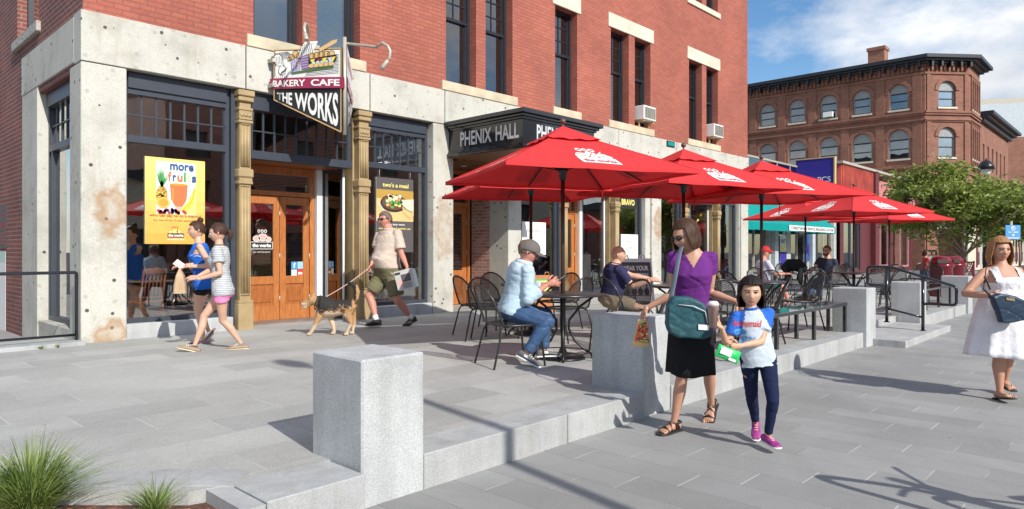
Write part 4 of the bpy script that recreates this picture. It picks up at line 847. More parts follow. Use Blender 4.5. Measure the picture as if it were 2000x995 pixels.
def ac(x0, x1, z0, z1, label, y=YF, dirv=None):
    t = thing('air_conditioner', label, 'air conditioner', ((x0 + x1) / 2, y, z0), world=True, group='window air conditioners')
    q = MB(); q.box(x0, x1, y - .24, y + .2, z0, z1, bev=.012); b = q.build('casing', M['white'], t)
    q = MB(); n = 11
    for i in range(n): z = z0 + .05 + (z1 - z0 - .1) * i / (n - 1); q.box(x0 + .05, x1 - .05, y - .249, y - .241, z - .006, z + .006)
    for i in range(6): a = x0 + .05 + (x1 - x0 - .1) * i / 5; q.box(a - .006, a + .006, y - .253, y - .245, z0 + .04, z1 - .04)
    q.build('grille', M['galv'], b)
    q = MB(); q.box(x0 + .04, x1 - .04, y - .2415, y - .2405, z0 + .04, z1 - .04); q.build('dark_back', M['room'], b)
    for a in (x0 + .06, x1 - .06): q = MB(); q.box(a - .02, a + .02, y - .2, y + .1, z0 - .05, z0 - .002); q.box(a - .02, a + .02, y - .06, y - .02, 4.877, z0 - .052); q.build('support', M['tan_edge'], t)
ac(16.10, 16.72, 5.06, 5.44, 'white air conditioner in the left of two tall windows, on small wooden blocks')
ac(20.16, 20.80, 5.08, 5.48, 'white air conditioner in the far right tall window near the building corner')
t = MB(); t.box(17.62, 18.05, YF - .06, YF - .032, 4.5, 4.66, P_['black']); t.box(17.66, 18.02, YF - .065, YF - .0605, 4.53, 4.63, M['teal_fab']); tag(t.build('small_plaque', None), 'tiny teal plaque in a black frame on the concrete band above an umbrella', 'plaque')

# wooden chairs and a table inside the corner window
def wood_chair(label, loc, rz):
    t = thing('wooden_chair', label, 'chair', loc, rz, 'wooden chairs inside the corner window')
    q = MB(); q.box(-.21, .21, -.2, .22, .43, .46, bev=.01); q.build('seat', M['wood_chair'], t)
    for sx in (-.19, .19):
        q = MB(); q.tube([(sx, .19, 0), (sx, .18, .43)], .018, n=8); q.build('leg', M['wood_chair'], t)
        q = MB(); q.tube([(sx, -.24, 0), (sx, -.19, .45), (sx * 1.0, -.27, .95)], .018, n=8); q.build('leg', M['wood_chair'], t)
    q = MB()
    for i in range(5): a = -.13 + .065 * i; q.tube([(a, -.2, .5), (a, -.215, .66), (a, -.26, .86)], (.012), n=6)
    q.tube([(-.19, -.265, .9), (0, -.285, .92), (.19, -.265, .9)], [(.012, .05)] * 3, n=8); q.tube([(-.19, -.2, .52), (.19, -.2, .52)], .012, n=6); q.build('backrest', M['wood_chair'], t)
    q = MB(); q.tube([(-.19, .185, .2), (.19, .185, .2)], .01, n=6); q.tube([(-.19, -.21, .2), (.19, -.21, .2)], .01, n=6); q.tube([(-.19, -.2, .25), (-.19, .18, .25)], .01, n=6); q.tube([(.19, -.2, .25), (.19, .18, .25)], .01, n=6); q.build('stretcher', M['wood_chair'], t)
    return t
zi = ZT + .02
wood_chair('wooden slat-back chair just inside the corner window, back to the glass', (3.72, 11.25, zi), R(20))
wood_chair('wooden chair inside the corner window behind the paper bag', (4.35, 11.35, zi), R(80))
wood_chair('wooden chair deeper in the room behind the corner window table', (3.8, 12.4, zi), R(190))
wood_chair('wooden chair inside the window to the left of the dog walker', (7.65, 11.5, zi), R(60))
wood_chair('wooden chair inside the window to the right of the dog walker', (8.45, 11.5, zi), R(-70))
def cafe_table(label, loc):
    t = thing('cafe_table', label, 'table', loc, 0)
    q = MB(); q.lathe([(.38, .72), (.4, .73), (.4, .75), (.38, .755)], n=28); q.build('tabletop', M['table_wood'], t)
    q = MB(); q.tube([(0, 0, .02), (0, 0, .72)], .04); q.lathe([(.26, 0), (.26, .015), (.06, .04)], n=20); q.build('base', M['black'], t)
cafe_table('round pale wood table inside the corner window', (3.95, 11.75, zi)); cafe_table('round pale wood table inside the window behind the dog walker', (8.05, 11.6, zi))
q = MB(); q.tube([(3.55, 13.5, 2.1), (3.55, 13.5, 3.9)], .006, P_['black'], n=5); q.lathe([(.16, 2.0), (.12, 2.12), (.03, 2.2)], P_['amber'], o=(3.55, 13.5, 0), n=16); tag(q.build('pendant_lamp', None), 'small amber pendant lamp inside the corner shop', 'lamp')
for k_, (x_, w__) in enumerate(((6.15, .5), (7.9, .5))):
    q = MB(); rr = random.Random(9 + k_); f = Flat(q, (x_, 15.42 if k_ == 0 else 13.2, 1.1), (1, 0, 0), (0, 0, 1), .002); f.rect(0, .9, 0, 1.2, P_['blue'], 1)
    for i in range(30): f.ell(rr.uniform(.1, .8), rr.uniform(.1, 1.1), rr.uniform(.04, .12), rr.uniform(.03, .1), P_[rr.choice(['blue', 'navy', 'red', 'yel', 'orange', 'white', 'purple'])], 2 + i, n=9)
    tag(q.build('wall_painting', None), ('colourful abstract painting on the wall seen through the cafe door', 'colourful abstract painting seen left of the dog walker through the glass')[k_], 'painting')
# ================================================================ granite bollards
def bollard(x, y, w, l, h, label):
    q = MB(); q.box(x, x + w, y, y + l, -.1, h, bev=.011); tag(q.build('granite_bollard', M['granite']), label, 'bollard', 'granite blocks along the terrace edge')
bollard(2.215, 3.252, .45, .53, .835, 'big square granite block in the foreground with its left face in shade')
bollard(5.11, 3.262, .45, .56, .865, 'granite block partly hidden behind the woman in the purple shirt')
bollard(11.13, 3.2, .44, .5, .88, 'granite block on the left of the steps, at the end of the near bench')
bollard(14.46, 3.24, .45, .5, .86, 'granite block behind the step handrail, right of the steps')
bollard(18.62, 3.2, .45, .55, .86, 'farthest granite block, beyond the far bench')
def bench(x0, x1, y, label, n=4):
    t = thing('steel_bench', label, 'bench', (x0, y, ZT), world=True, group='steel benches on the terrace edge')
    q = MB(); q.box(x0, x1, y - .0, y + .3, .615, .665, bev=.004); q.build('seat', M['black_gloss'], t)
    for i in range(n):
        x = x0 + .03 + (x1 - x0 - .06) * i / (n - 1)
        q = MB(); q.box(x - .03, x + .03, y + .01, y + .05, ZT - .01, .614); q.box(x - .03, x + .03, y + .25, y + .29, ZT - .01, .614); q.build('leg', M['black_gloss'], t)
bench(7.2, 11.08, 3.46, 'long glossy black steel bench behind the girl, ending at the granite block'); bench(15.1, 18.45, 3.5, 'glossy black steel bench beyond the step handrail')
# handrails
hr = thing('handrail', 'black tube handrail with two posts descending the terrace steps', 'handrail', (13.1, 3.2, 0), world=True)
def bend(pts, r=.06, k=4):
    out_ = [V(pts[0])]
    for a, b, c in zip(pts, pts[1:], pts[2:]):
        a, b, c = V(a), V(b), V(c); d0 = (a - b).normalized(); d1 = (c - b).normalized()
        for i in range(k + 1): t_ = i / k; out_.append(b + d0 * r * (1 - t_) ** 2 + d1 * r * t_ ** 2)
    out_.append(V(pts[-1])); return out_
X_ = 13.1
q = MB(); q.tube(bend([(X_, 3.45, .85), (X_, 3.76, .85), (X_, 3.76, 1.17), (X_, 3.4, 1.17), (X_, 2.42, .86), (X_, 2.42, .56), (X_, 2.9, .56)]), .024, n=12); q.build('rail', M['black_gloss'], hr)
q = MB(); q.tube([(X_, 3.45, .45), (X_, 2.9, .33)], .018, n=10); q.build('lower_rail', M['black_gloss'], hr)
for y_, zb, zt in ((3.45, ZT, 1.17), (2.9, .1, 1.02)): q = MB(); q.tube([(X_, y_, zb), (X_, y_, zt)], .026, n=12); q.lathe([(.05, 0), (.05, .012), (.03, .02)], o=(X_, y_, zb), n=14); q.build('post', M['black_gloss'], hr)
hr = thing('handrail', 'black tube railing on the low kerb at the left end of the building', 'handrail', (2.62, 10.72, ZT), world=True)
q = MB(); ry = 10.5
xr = 2.655
q.tube(bend([(-6, ry, 1.16), (xr, ry, 1.16), (xr, ry, ZT + .05)], .03), .022, n=10); q.build('rail', M['black_gloss'], hr); q = MB(); q.tube([(-6, ry, .33), (xr, ry, .33)], .018, n=10); q.build('lower_rail', M['black_gloss'], hr)
q = MB(); q.tube([(-.6, ry, ZT), (-.6, ry, 1.16)], .022, n=10); q.build('post', M['black_gloss'], hr)

# ================================================================ umbrellas
def umbrella(label, loc, rz, side=2.28, ze=2.30, za=2.84, base=True, zt=0.0):
    t = thing('patio_umbrella', label, 'umbrella', loc, rz, 'red cafe umbrellas')
    z0 = loc[2]; ze -= z0; za -= z0
    q = MB(); q.tube([(0, 0, .0), (0, 0, za - .02)], .024, n=12); q.build('pole', M['pole'], t)
    h = side / 2; N = 10
    def surf(k, u, v):
        """panel k (0..3), u in -1..1 along the edge, v 0 apex .. 1 edge"""
        sag = .025 * math.sin(math.pi * v); edge_lift = .0
        x = u * h * v; y = -h * v; e = .0
        y += .035 * (1 - u * u) * v ** 2
        z = za + (ze - za) * v - sag * (1 - .5 * u * u) + e + .006 * math.sin(7 * u + 3 * k) * v * v * (1 - u * u)
        c, s_ = math.cos(k * math.pi / 2), math.sin(k * math.pi / 2)
        return V((x * c - y * s_, x * s_ + y * c, z))
    q = MB()
    for k in range(4):
        vs = [surf(k, -1 + 2 * i / N, .12 + .88 * j / N) for j in range(N + 1) for i in range(N + 1)]
        q.add(vs, [(j * (N + 1) + i, (j + 1) * (N + 1) + i, (j + 1) * (N + 1) + i + 1, j * (N + 1) + i + 1) for j in range(N) for i in range(N)], None, True)
        # hem
        vs = [surf(k, -1 + 2 * i / N, 1) - V((0, 0, d)) for d in (0, .035) for i in range(N + 1)]
        q.add(vs, [(i, i + N + 1, i + N + 2, i + 1) for i in range(N)])
    for k in range(4): q.tube([surf(k, 1, .12 + .88 * j / 8) + V((0, 0, .002)) for j in range(9)], .006, n=5)
    can = q.build('canopy', M['red_fab'], t)
    q = MB()
    for k in range(4):
        vs = []
        for j in range(5):
            for i in range(N + 1):
                v = .3 * j / 4; p = surf(k, -1 + 2 * i / N, v); p.z += .05 - .02 * (j / 4) + (.008 * math.sin(i * 1.9 + k) if j == 4 else 0); vs.append(p)
        q.add(vs, [(j * (N + 1) + i, (j + 1) * (N + 1) + i, (j + 1) * (N + 1) + i + 1, j * (N + 1) + i + 1) for j in range(4) for i in range(N)], None, True)
    q.build('vent_cap', M['red_fab'], t)
    q = MB(); q.tube([(0, 0, za + .03), (0, 0, za + .07)], .012); q.sphere((0, 0, za + .1), .036); q.build('finial', M['brown'], t)
    q = MB(); zh = ze + .08; q.lathe([(.03, zh - .12), (.045, zh - .1), (.045, zh - .04), (.06, zh - .02), (.06, zh + .02), (.03, zh + .04)], n=14); q.build('runner_hub', M['black'], t)
    for k in range(8):
        a = k * math.pi / 4 + math.pi / 4
        # rib under the fabric
        if k % 2 == 0: e = surf(k // 2, 1, .98); m_ = surf(k // 2, 1, .5)
        else: kk = (k // 2 + 1) % 4; e = surf(kk, 0, .98); m_ = surf(kk, 0, .5)
        dn = V((0, 0, .03))
        r_ = MB(); r_.tube([V((0, 0, za - .06)), m_ - dn, e - dn * .7], .009, n=6); ro = r_.build('rib', M['black'], t)
        s_ = MB(); mm = m_ - dn; s_.tube([V((mm.x * .06, mm.y * .06, zh)), mm], .008, n=6); s_.build('strut', M['black'], ro)
    # printed logo on the panels
    for k in (0, 1, 2, 3):
        q = MB()
        fn = lambda a, b, l, k=k: surf(k, a * .86 / max(.2, (1 - (b * 1.5 - .10))) / h, 1 - (b * 1.5 - .10)) + (V((0, 0, 1))) * (.004 + l)
        f = Flat(q, (0, 0, 0), (1, 0, 0), (0, 1, 0), .0012, fn)
        def grid(a0, a1, b0, b1, m, l=1, n=4):
            for i in range(n): f.poly([(a0 + (a1 - a0) * i / n, b0), (a0 + (a1 - a0) * (i + 1) / n, b0), (a0 + (a1 - a0) * (i + 1) / n, b1), (a0 + (a1 - a0) * i / n, b1)], m, l)
        grid(-.26, .26, .115, .225, P_['white']); f.text('the works', -.22, .135, .44, .055, M['red_text'], 3, bold=.05)
        for a, b, ra, rb in ((-.14, .27, .09, .045), (.0, .28, .09, .055), (.13, .27, .09, .045), (-.2, .25, .05, .03), (.2, .25, .05, .03)): f.ell(a, b, ra, rb, P_['white'], 2, n=14)
        for a in (-.11, -.02, .07): f.ring(a, .37, .04, .03, .016, P_['white'], 2, 12)
        f.line([(-.07, .235), (.03, .32)], .008, M['red_text'], 5); f.line([(.05, .235), (-.02, .3)], .006, M['red_text'], 5); f.ring(.1, .275, .06, .03, .006, M['red_text'], 5, 12); f.ring(-.15, .27, .06, .03, .006, M['red_text'], 5, 12)
        f.poly([(.1, .31), (.19, .36), (.14, .31)], P_['white'], 2)
        q.build('logo', None, can)
    # tie ribbon
    c_ = surf(0, 1, 1); q = MB(); q.tube([c_, c_ + V((.0, 0, -.06)), c_ + V((.015, .01, -.2))], [(.004, .014), (.004, .018), (.003, .012)], n=6); q.build('tie_ribbon', M['red_fab'], t)
    if base: q = MB(); q.lathe([(.26, 0), (.26, .02), (.2, .045), (.05, .07), (.035, .12)], n=28); q.build('base', M['black'], t)
    return t
M['pole'] = pm('brown_pole', (0.05, 0.025, 0.022), rough=0.35); M['brown'] = pm('bronze_ball', (0.09, 0.06, 0.05), rough=0.35)
UM = [((6.15, 5.01), 199, 0, 2.2, 'nearest and largest-looking red umbrella, over the table of the man in the grey cap'),
      ((7.6, 6.8), 197, 0, 2.2, 'red umbrella half hidden behind the nearest one, closest to the brick entrance'),
      ((8.71, 4.9), 203, 0, 2.2, 'red umbrella directly above the head of the woman in the purple shirt'),
      ((10.69, 4.63), 192, 0, 2.2, 'red umbrella in front of the building corner, third along the front row'),
      ((18.3, 6.75), 200, 0, 2.2, 'red umbrella in front of the teal awning, set back towards the shops'),
      ((16.6, 5.05), 196, 0, 2.2, 'red umbrella right of the teal awning, in front of the maroon shop'),
      ((21.3, 5.55), 194, 0, 2.2, 'last red umbrella, touching the tree leaves on the right')]
TZ = V((0, 0, ZT))
for (x, y), a, _, sd, lb in UM: umbrella(lb, (x, y, ZT), R(a + 45 - 180), sd)
# ================================================================ mesh tables and chairs
def mk_table():
    t = thing('mesh_table', 'x', 'table', (0, 0, 0))
    q = MB(); n = 32
    q.lathe([(.03, .752), (.44, .752), (.455, .748), (.46, .735), (.455, .722), (.44, .720), (.03, .722)], n=n); q.build('tabletop', M['dark_top'], t)
    for k in range(4):
        a = k * math.pi / 2 + .5; c, s_ = math.cos(a), math.sin(a)
        q = MB(); q.tube([(r_ * c, r_ * s_, z) for r_, z in ((.36, .72), (.2, .6), (.075, .44), (.07, .34), (.14, .2), (.26, .1), (.33, .05), (.345, .0))], .014, n=8); q.build('leg', M['black'], t)
    q = MB(); q.tube([(.31 * math.cos(2 * math.pi * i / 28), .31 * math.sin(2 * math.pi * i / 28), .08) for i in range(28)], .007, n=6, closed=True); q.tube([(0, 0, .3), (0, 0, .75)], .032, n=12); q.build('centre_ring', M['black'], t)
    return t
M['dark_top'] = pm('dark_tabletop', (0.03, 0.03, 0.032), rough=0.3, var=0.2, scale=80, bs=.3, bscale=150, bd=.002)
M['chair_iron'] = pm('chair_iron', (0.03, 0.031, 0.03), rough=0.35, var=0.1)
def mk_chair():
    """faces +Y"""
    t = thing('mesh_chair', 'x', 'chair', (0, 0, 0))
    w_ = .25
    def back(a, r=1.0):   # outline param 0..1 from left seat corner over the top to the right
        th = math.pi * a; x = -w_ * r * math.cos(th) * (1.06 if .15 < a < .85 else 1.0); z = .46 + .42 * r * math.sin(th) ** .75; y = -.2 - .15 * (z - .46) / .42 - .05 + .05 * (x / w_) ** 2
        return V((x, y, z))
    q = MB(); K = 24; loop = [back(i / K) for i in range(K + 1)]
    q.tube([V((-.235, -.16, .44))] + loop + [V((.235, -.16, .44))], .0125, n=8); q.build('back_frame', M['chair_iron'], t)
    # mesh skin of the back (from centre line out)
    q = MB(); nr = 8; vs = []
    for j in range(nr + 1):
        for i in range(K + 1):
            p = back(i / K); c0 = V((p.x, -.22, .45)); vs.append(c0.lerp(p, j / nr) + V((0, .0, 0)))
    q.add(vs, [(j * (K + 1) + i, (j + 1) * (K + 1) + i, (j + 1) * (K + 1) + i + 1, j * (K + 1) + i + 1) for j in range(nr) for i in range(K)], None, True); q.build('back_mesh', M['chair_mesh'], t)
    seat = [V((math.copysign(abs(math.cos(a)) ** .7, math.cos(a)) * .25, math.copysign(abs(math.sin(a)) ** .7, math.sin(a)) * .235 + .02, .445)) for a in [2 * math.pi * i / 28 for i in range(28)]]
    q = MB(); q.tube(seat, .0125, n=8, closed=True); q.build('seat_frame', M['chair_iron'], t)
    q = MB(); vs = []
    for j in range(5):
        for p in seat: k = j / 4; vs.append(V((p.x * k, .02 + (p.y - .02) * k, .445 - .02 * (1 - k * k))))
    n = 28; q.add(vs, [(j * n + i, j * n + (i + 1) % n, (j + 1) * n + (i + 1) % n, (j + 1) * n + i) for j in range(4) for i in range(n)], None, True); q.build('seat_mesh', M['chair_mesh2'], t)
    for sx in (-1, 1):
        q = MB(); q.tube([(sx * .2, .13, .44), (sx * .225, .225, .425), (sx * .235, .25, .38), (sx * .26, .29, .0)], .0115, n=8); q.build('leg', M['chair_iron'], t)
        q = MB(); q.tube([(sx * .2, -.1, .44), (sx * .225, -.19, .42), (sx * .235, -.215, .37), (sx * .26, -.31, .0)], .0115, n=8); q.build('leg', M['chair_iron'], t)
    return t
M['chair_mesh2'] = mesh_mat('perforated_seat', (0.03, 0.03, 0.03), 0.35)
tb0 = mk_table(); ch0 = mk_chair(); used = {'t': False, 'c': False}
def put(kind, x, y, rz, label):
    src = tb0 if kind == 't' else ch0
    o = src if not used[kind] else copy_tree(src)
    used[kind] = True; o.location = (x, y, ZT); o.rotation_euler = (0, 0, rz); o['label'] = label
    o['group'] = 'round tables under the umbrellas' if kind == 't' else 'mesh chairs around the tables'
put('t', 6.15, 5.01, .2, 'round dark mesh table where the man in the grey cap sits')
put('t', 7.6, 6.8, .5, 'round dark table behind the man in the grey cap, near the entrance pillar')
put('t', 8.71, 4.9, .1, 'round dark table where the bald man rests his hands')
put('t', 10.69, 4.63, .4, 'round dark table just behind the black haired girl')
put('t', 18.3, 6.75, .0, 'round dark table with the red drink, beside the man in blue sunglasses')
put('t', 16.6, 5.05, .7, 'round dark table behind the handrail, under the umbrella right of the teal awning')
put('t', 21.3, 5.55, .3, 'farthest round table, under the last umbrella')
put('t', 15.25, 6.3, .3, 'round dark table beside the man in the red cap')
def chf(x, y, fx, fy, label): put('c', x, y, math.atan2(fy, fx) - math.pi / 2, label)
chf(5.43, 5.16, .93, -.36, 'dark mesh chair the man in the grey cap sits on')
chf(6.72, 6.72, .95, .3, 'mesh chair behind the seated man in the grey cap, nearer of the two')
chf(6.98, 7.25, .95, -.2, 'mesh chair behind the seated man in the grey cap, farther of the two')
chf(6.5, 4.22, -.5, .85, 'mesh chair right of the nearest umbrella pole, just behind the granite block')
chf(6.95, 4.75, -.9, .1, 'mesh chair facing the grey cap man across the near table')
chf(7.45, 6.02, .1, 1, 'mesh chair seen just right of the nearest umbrella pole, facing the wall')
chf(8.35, 6.9, -1, -.1, 'mesh chair beyond the near pole, facing left towards the brick entrance')
chf(7.9, 7.7, -.3, -1, 'mesh chair with its back to the gold shop column')
chf(8.0, 5.35, .75, -.4, 'mesh chair the bald man sits on')
chf(8.15, 4.25, .55, .75, 'mesh chair with its oval back between the granite block and the purple shirt')
chf(9.55, 5.1, -1, -.1, 'mesh chair hidden partly by the purple shirted woman, facing the bald man')
chf(8.9, 5.85, -.2, -1, 'mesh chair on the wall side of the bald man table')
chf(9.2, 4.0, -.4, .9, 'mesh chair between the woman in purple and the girl, on the bench side')
chf(11.05, 4.2, -.72, .62, 'mesh chair side-on beside the near bench, its curved back to the right')
chf(9.95, 5.0, .95, -.2, 'mesh chair behind the black haired girl, turned to the right')
chf(11.2, 5.35, -.6, -.8, 'mesh chair with tall oval back right of the red cap man')
chf(10.3, 5.5, .4, -.9, 'mesh chair facing the bench from the far side of the third table')
chf(13.0, 5.6, .7, .65, 'mesh chair near the red cap man with its back to the steps')
chf(14.67, 6.3, .95, -.1, 'mesh chair the man in the red cap sits on')
chf(15.9, 6.25, -1, 0, 'mesh chair draped with a black jacket across from the red cap')
chf(13.9, 5.3, -.3, .9, 'mesh chair seen over the granite block left of the steps')
chf(17.85, 6.1, .3, .95, 'mesh chair the man in blue sunglasses sits on')
chf(15.95, 4.5, .7, .7, 'mesh chair behind the handrail, left of the red umbrella pole')
chf(15.75, 5.4, .95, -.2, 'mesh chair beyond the handrail facing right to the street tree')
chf(17.3, 5.55, -.8, -.5, 'mesh chair under the far red umbrella, right of its pole')
chf(16.9, 4.3, -.2, .95, 'mesh chair above the granite block behind the handrail')
chf(18.95, 6.3, -.8, .5, 'mesh chair right of the red drink table')
chf(18.9, 7.4, -.5, -.8, 'mesh chair on the far side of the red drink table')
chf(20.5, 5.2, .9, .3, 'mesh chair left of the last umbrella pole')
chf(21.9, 5.1, -.8, .4, 'mesh chair right of the last umbrella pole near the red bin')
chf(19.3, 4.2, -.9, .35, 'mesh chair with brown oval back in front of the red bin, behind the sloping rail')
chf(21.5, 6.4, -.1, -1, 'mesh chair at the last table with its back to the shops')
# jacket on a chair back
q = MB(); c_ = V((15.9, 6.25, ZT)); 
q.tube([c_ + V((.33, -.26, .78)), c_ + V((.32, -.1, .9)), c_ + V((.32, .1, .9)), c_ + V((.33, .26, .78))], [(.05, .1), (.06, .16), (.06, .16), (.05, .1)], n=10)
q.tube([c_ + V((.33, -.18, .85)), c_ + V((.3, -.15, .6)), c_ + V((.36, -.2, .4))], [(.05, .12), (.06, .15), (.03, .1)], n=10); q.tube([c_ + V((.33, .16, .85)), c_ + V((.3, .13, .6)), c_ + V((.34, .2, .38))], [(.05, .12), (.06, .15), (.03, .1)], n=10)
tag(q.build('jacket', cloth('black_jacket', (0.015, 0.015, 0.018))), 'black jacket draped over a chair across from the red cap man', 'jacket')
# drink, glass, phone
def cup(p, h, r0, r1, body, lid, label, straw=True, name='drink_cup'):
    t = thing(name, label, 'cup', p, world=True); p = V(p)
    q = MB(); q.lathe([(r0, 0), (r1, h * .95), (r1 * 1.06, h * .96), (r1 * 1.06, h)], o=p, n=18); q.build('cup_body', body, t)
    q = MB(); q.lathe([(r1 * 1.08, h), (r1 * 1.0, h + .015), (r1 * .7, h + .03)], o=p, n=18); q.build('lid', lid, t)
    if straw: q = MB(); q.tube([p + V((0, 0, h)), p + V((.012, 0, h + .09))], .004, n=6); q.build('straw', M['white'], t)
cup((17.98, 6.95, .963), .17, .035, .05, pm('red_drink', (0.7, 0.06, 0.04), rough=.2), M['white'], 'red iced drink with a white straw on the table beside the man in blue sunglasses')
cup((8.62, 4.74, .963), .16, .03, .045, glass_mat('clear_plastic', (.8, .85, .8), .8, .15), M['white'], 'tall clear glass by the hands of the bald man', False)
# ================================================================ sandwich board
def aboard(x, y, rz, label, w=.62, h=1.05, fn=None, body='white'):
    t = thing('sandwich_board', label, 'sign', (x, y, ZT), rz)
    for s_, nm in ((-1, 0), (1, 1)):
        q = MB(); M3 = Matrix.Translation((0, s_ * .02, h)) @ Matrix.Rotation(R(13) * s_, 4, 'X')
        q.box(-w / 2, w / 2, -.015, .015, -h, .0, M[body], M3)
        if s_ < 0 and fn:
            f = Flat(q, M3 @ V((-w / 2, -.017, -h)), (1, 0, 0), (M3.to_3x3() @ V((0, 0, 1))), .002); fn(f, w, h)
        q.build('board', None, t)
    q = MB()
    for a in (-.15, .15): q.tube([(a - .05, 0, h), (a - .03, 0, h + .06), (a + .03, 0, h + .06), (a + .05, 0, h)], .012, n=6)
    q.build('handle', M[body], t)
def wear(f, w, h):
    f.rect(w * .06, w * .94, h * .62, h * .93, P_['dgreen'], 1); f.rect(w * .06, w * .94, h * .61, h * .93, P_['char'], 2)
    f.text('WEAR YOUR', w * .12, h * .80, w * .76, h * .08, P_['white'], 3, bold=.03); f.text('ADDICTION', w * .14, h * .68, w * .72, h * .08, P_['white'], 3, bold=.03)
    for a in (.22, .42, .6, .78): f.ell(w * a, h * .46, w * .08, h * .06, P_['black'], 3, n=12); f.line([(w * a, h * .5), (w * (a + .02), h * .58)], .02, P_['black'], 3)
    f.line([(w * .06, h * .40), (w * .94, h * .40), (w * .94, h * .93), (w * .06, h * .93), (w * .06, h * .40)], .012, P_['black'], 4)
pA = at(1238, 520, 12.1); aboard(pA.x, pA.y, R(-38), 'white A-frame board reading wear your addiction beside the bald man', fn=wear, h=1.1)
pB = at(1055, 540, 13.6); aboard(pB.x, pB.y, R(-20), 'small wooden easel board with a green sheet in front of the notice window', w=.4, h=.75, fn=lambda f, w, h: f.rect(w * .15, w * .85, h * .4, h * .9, P_['green'], 1) or f.rect(w * .2, w * .8, h * .5, h * .85, P_['lyel'], 2), body='wood')

# ================================================================ grass clumps and weeds
def blades(name, c, n, hgt, spread, m, label, cat, seed, wd=.004, group=None):
    rr = random.Random(seed); q = MB(); c = V(c)
    for i in range(n):
        a = rr.uniform(0, 6.283); k = rr.uniform(0, 1) ** .6; r0 = spread * .28 * rr.uniform(0, 1); hh = hgt * rr.uniform(.55, 1.08) * (1 - .25 * k); out_ = spread * k * rr.uniform(.5, 1.1)
        d = V((math.cos(a), math.sin(a), 0)); sd = V((-d.y, d.x, 0)); tw = rr.uniform(-.4, .4); b0 = c + d * r0 * .6; pts = []
        for j in range(6):
            t_ = j / 5; pts.append((b0 + d * (out_ * t_ ** 1.9) + sd * tw * .08 * t_ * t_ + V((0, 0, hh * (t_ ** .8) * (1 - .25 * k * t_ * t_))), wd * (1 - t_) ** .6 * rr.uniform(.9, 1.1) + .0006))
        vs = []
        sw_ = (sd * math.cos(tw * 3) + d * math.sin(tw * 3))
        for p, w_ in pts: vs += [p - sw_ * w_, p + sw_ * w_]
        q.add(vs, [(2 * j, 2 * j + 1, 2 * j + 3, 2 * j + 2) for j in range(5)], None, True)
    return tag(q.build(name, m), label, cat, group)
def leaf_mat(name, a, b, tr=.35):
    m = bpy.data.materials.new(name); m.use_nodes = True; t = m.node_tree; t.nodes.clear(); l = t.links.new
    o = nd(t, 'ShaderNodeOutputMaterial'); mx = nd(t, 'ShaderNodeMixShader'); mx.inputs[0].default_value = tr; d = nd(t, 'ShaderNodeBsdfPrincipled'); d.inputs['Roughness'].default_value = .5; tl = nd(t, 'ShaderNodeBsdfTranslucent')
    n = nd(t, 'ShaderNodeTexNoise', Scale=9.0, Detail=4.0); l(pos(t), n.inputs['Vector'])
    oi = t.nodes.new('ShaderNodeNewGeometry'); c = ramp(t, n.outputs['Fac'], [(.35, a), (.65, b)]); c = mixc(t, 1.0, c, ramp(t, oi.outputs['Random Per Island'], [(0, (.6,) * 3), (1, (1.35,) * 3)]), 'MULTIPLY')
    l(c, d.inputs['Base Color']); l(c, tl.inputs['Color']); l(d.outputs[0], mx.inputs[1]); l(tl.outputs[0], mx.inputs[2]); l(mx.outputs[0], o.inputs['Surface']); return m
M['grass'] = leaf_mat('grass_blades', (0.12, 0.19, 0.04), (0.28, 0.36, 0.10), .3)
blades('grass_clump', (.80, 3.93, .12), 1100, .47, .42, M['grass'], 'large tuft of long ornamental grass in the bottom left planting bed', 'grass tuft', 3, .0026, 'ornamental grass tufts')
blades('grass_clump', (1.25, 3.60, .12), 170, .24, .24, M['grass'], 'small tuft of ornamental grass at the end of the planting bed', 'grass tuft', 5, .0024, 'ornamental grass tufts')
for i, (u, v) in enumerate(((80, 682), (112, 679), (708, 985))): p = ground(u, v, .0 if i == 2 else .215); blades('weed', (p.x, p.y, .0 if i == 2 else ZT + .0), 30, .07, .08, M['grass'], ('tiny green weed on the kerb under the left railing', 'second tiny weed on the kerb nearer the corner pillar', 'small weed at the foot of the foreground granite block')[i], 'weed', 20 + i, .004)

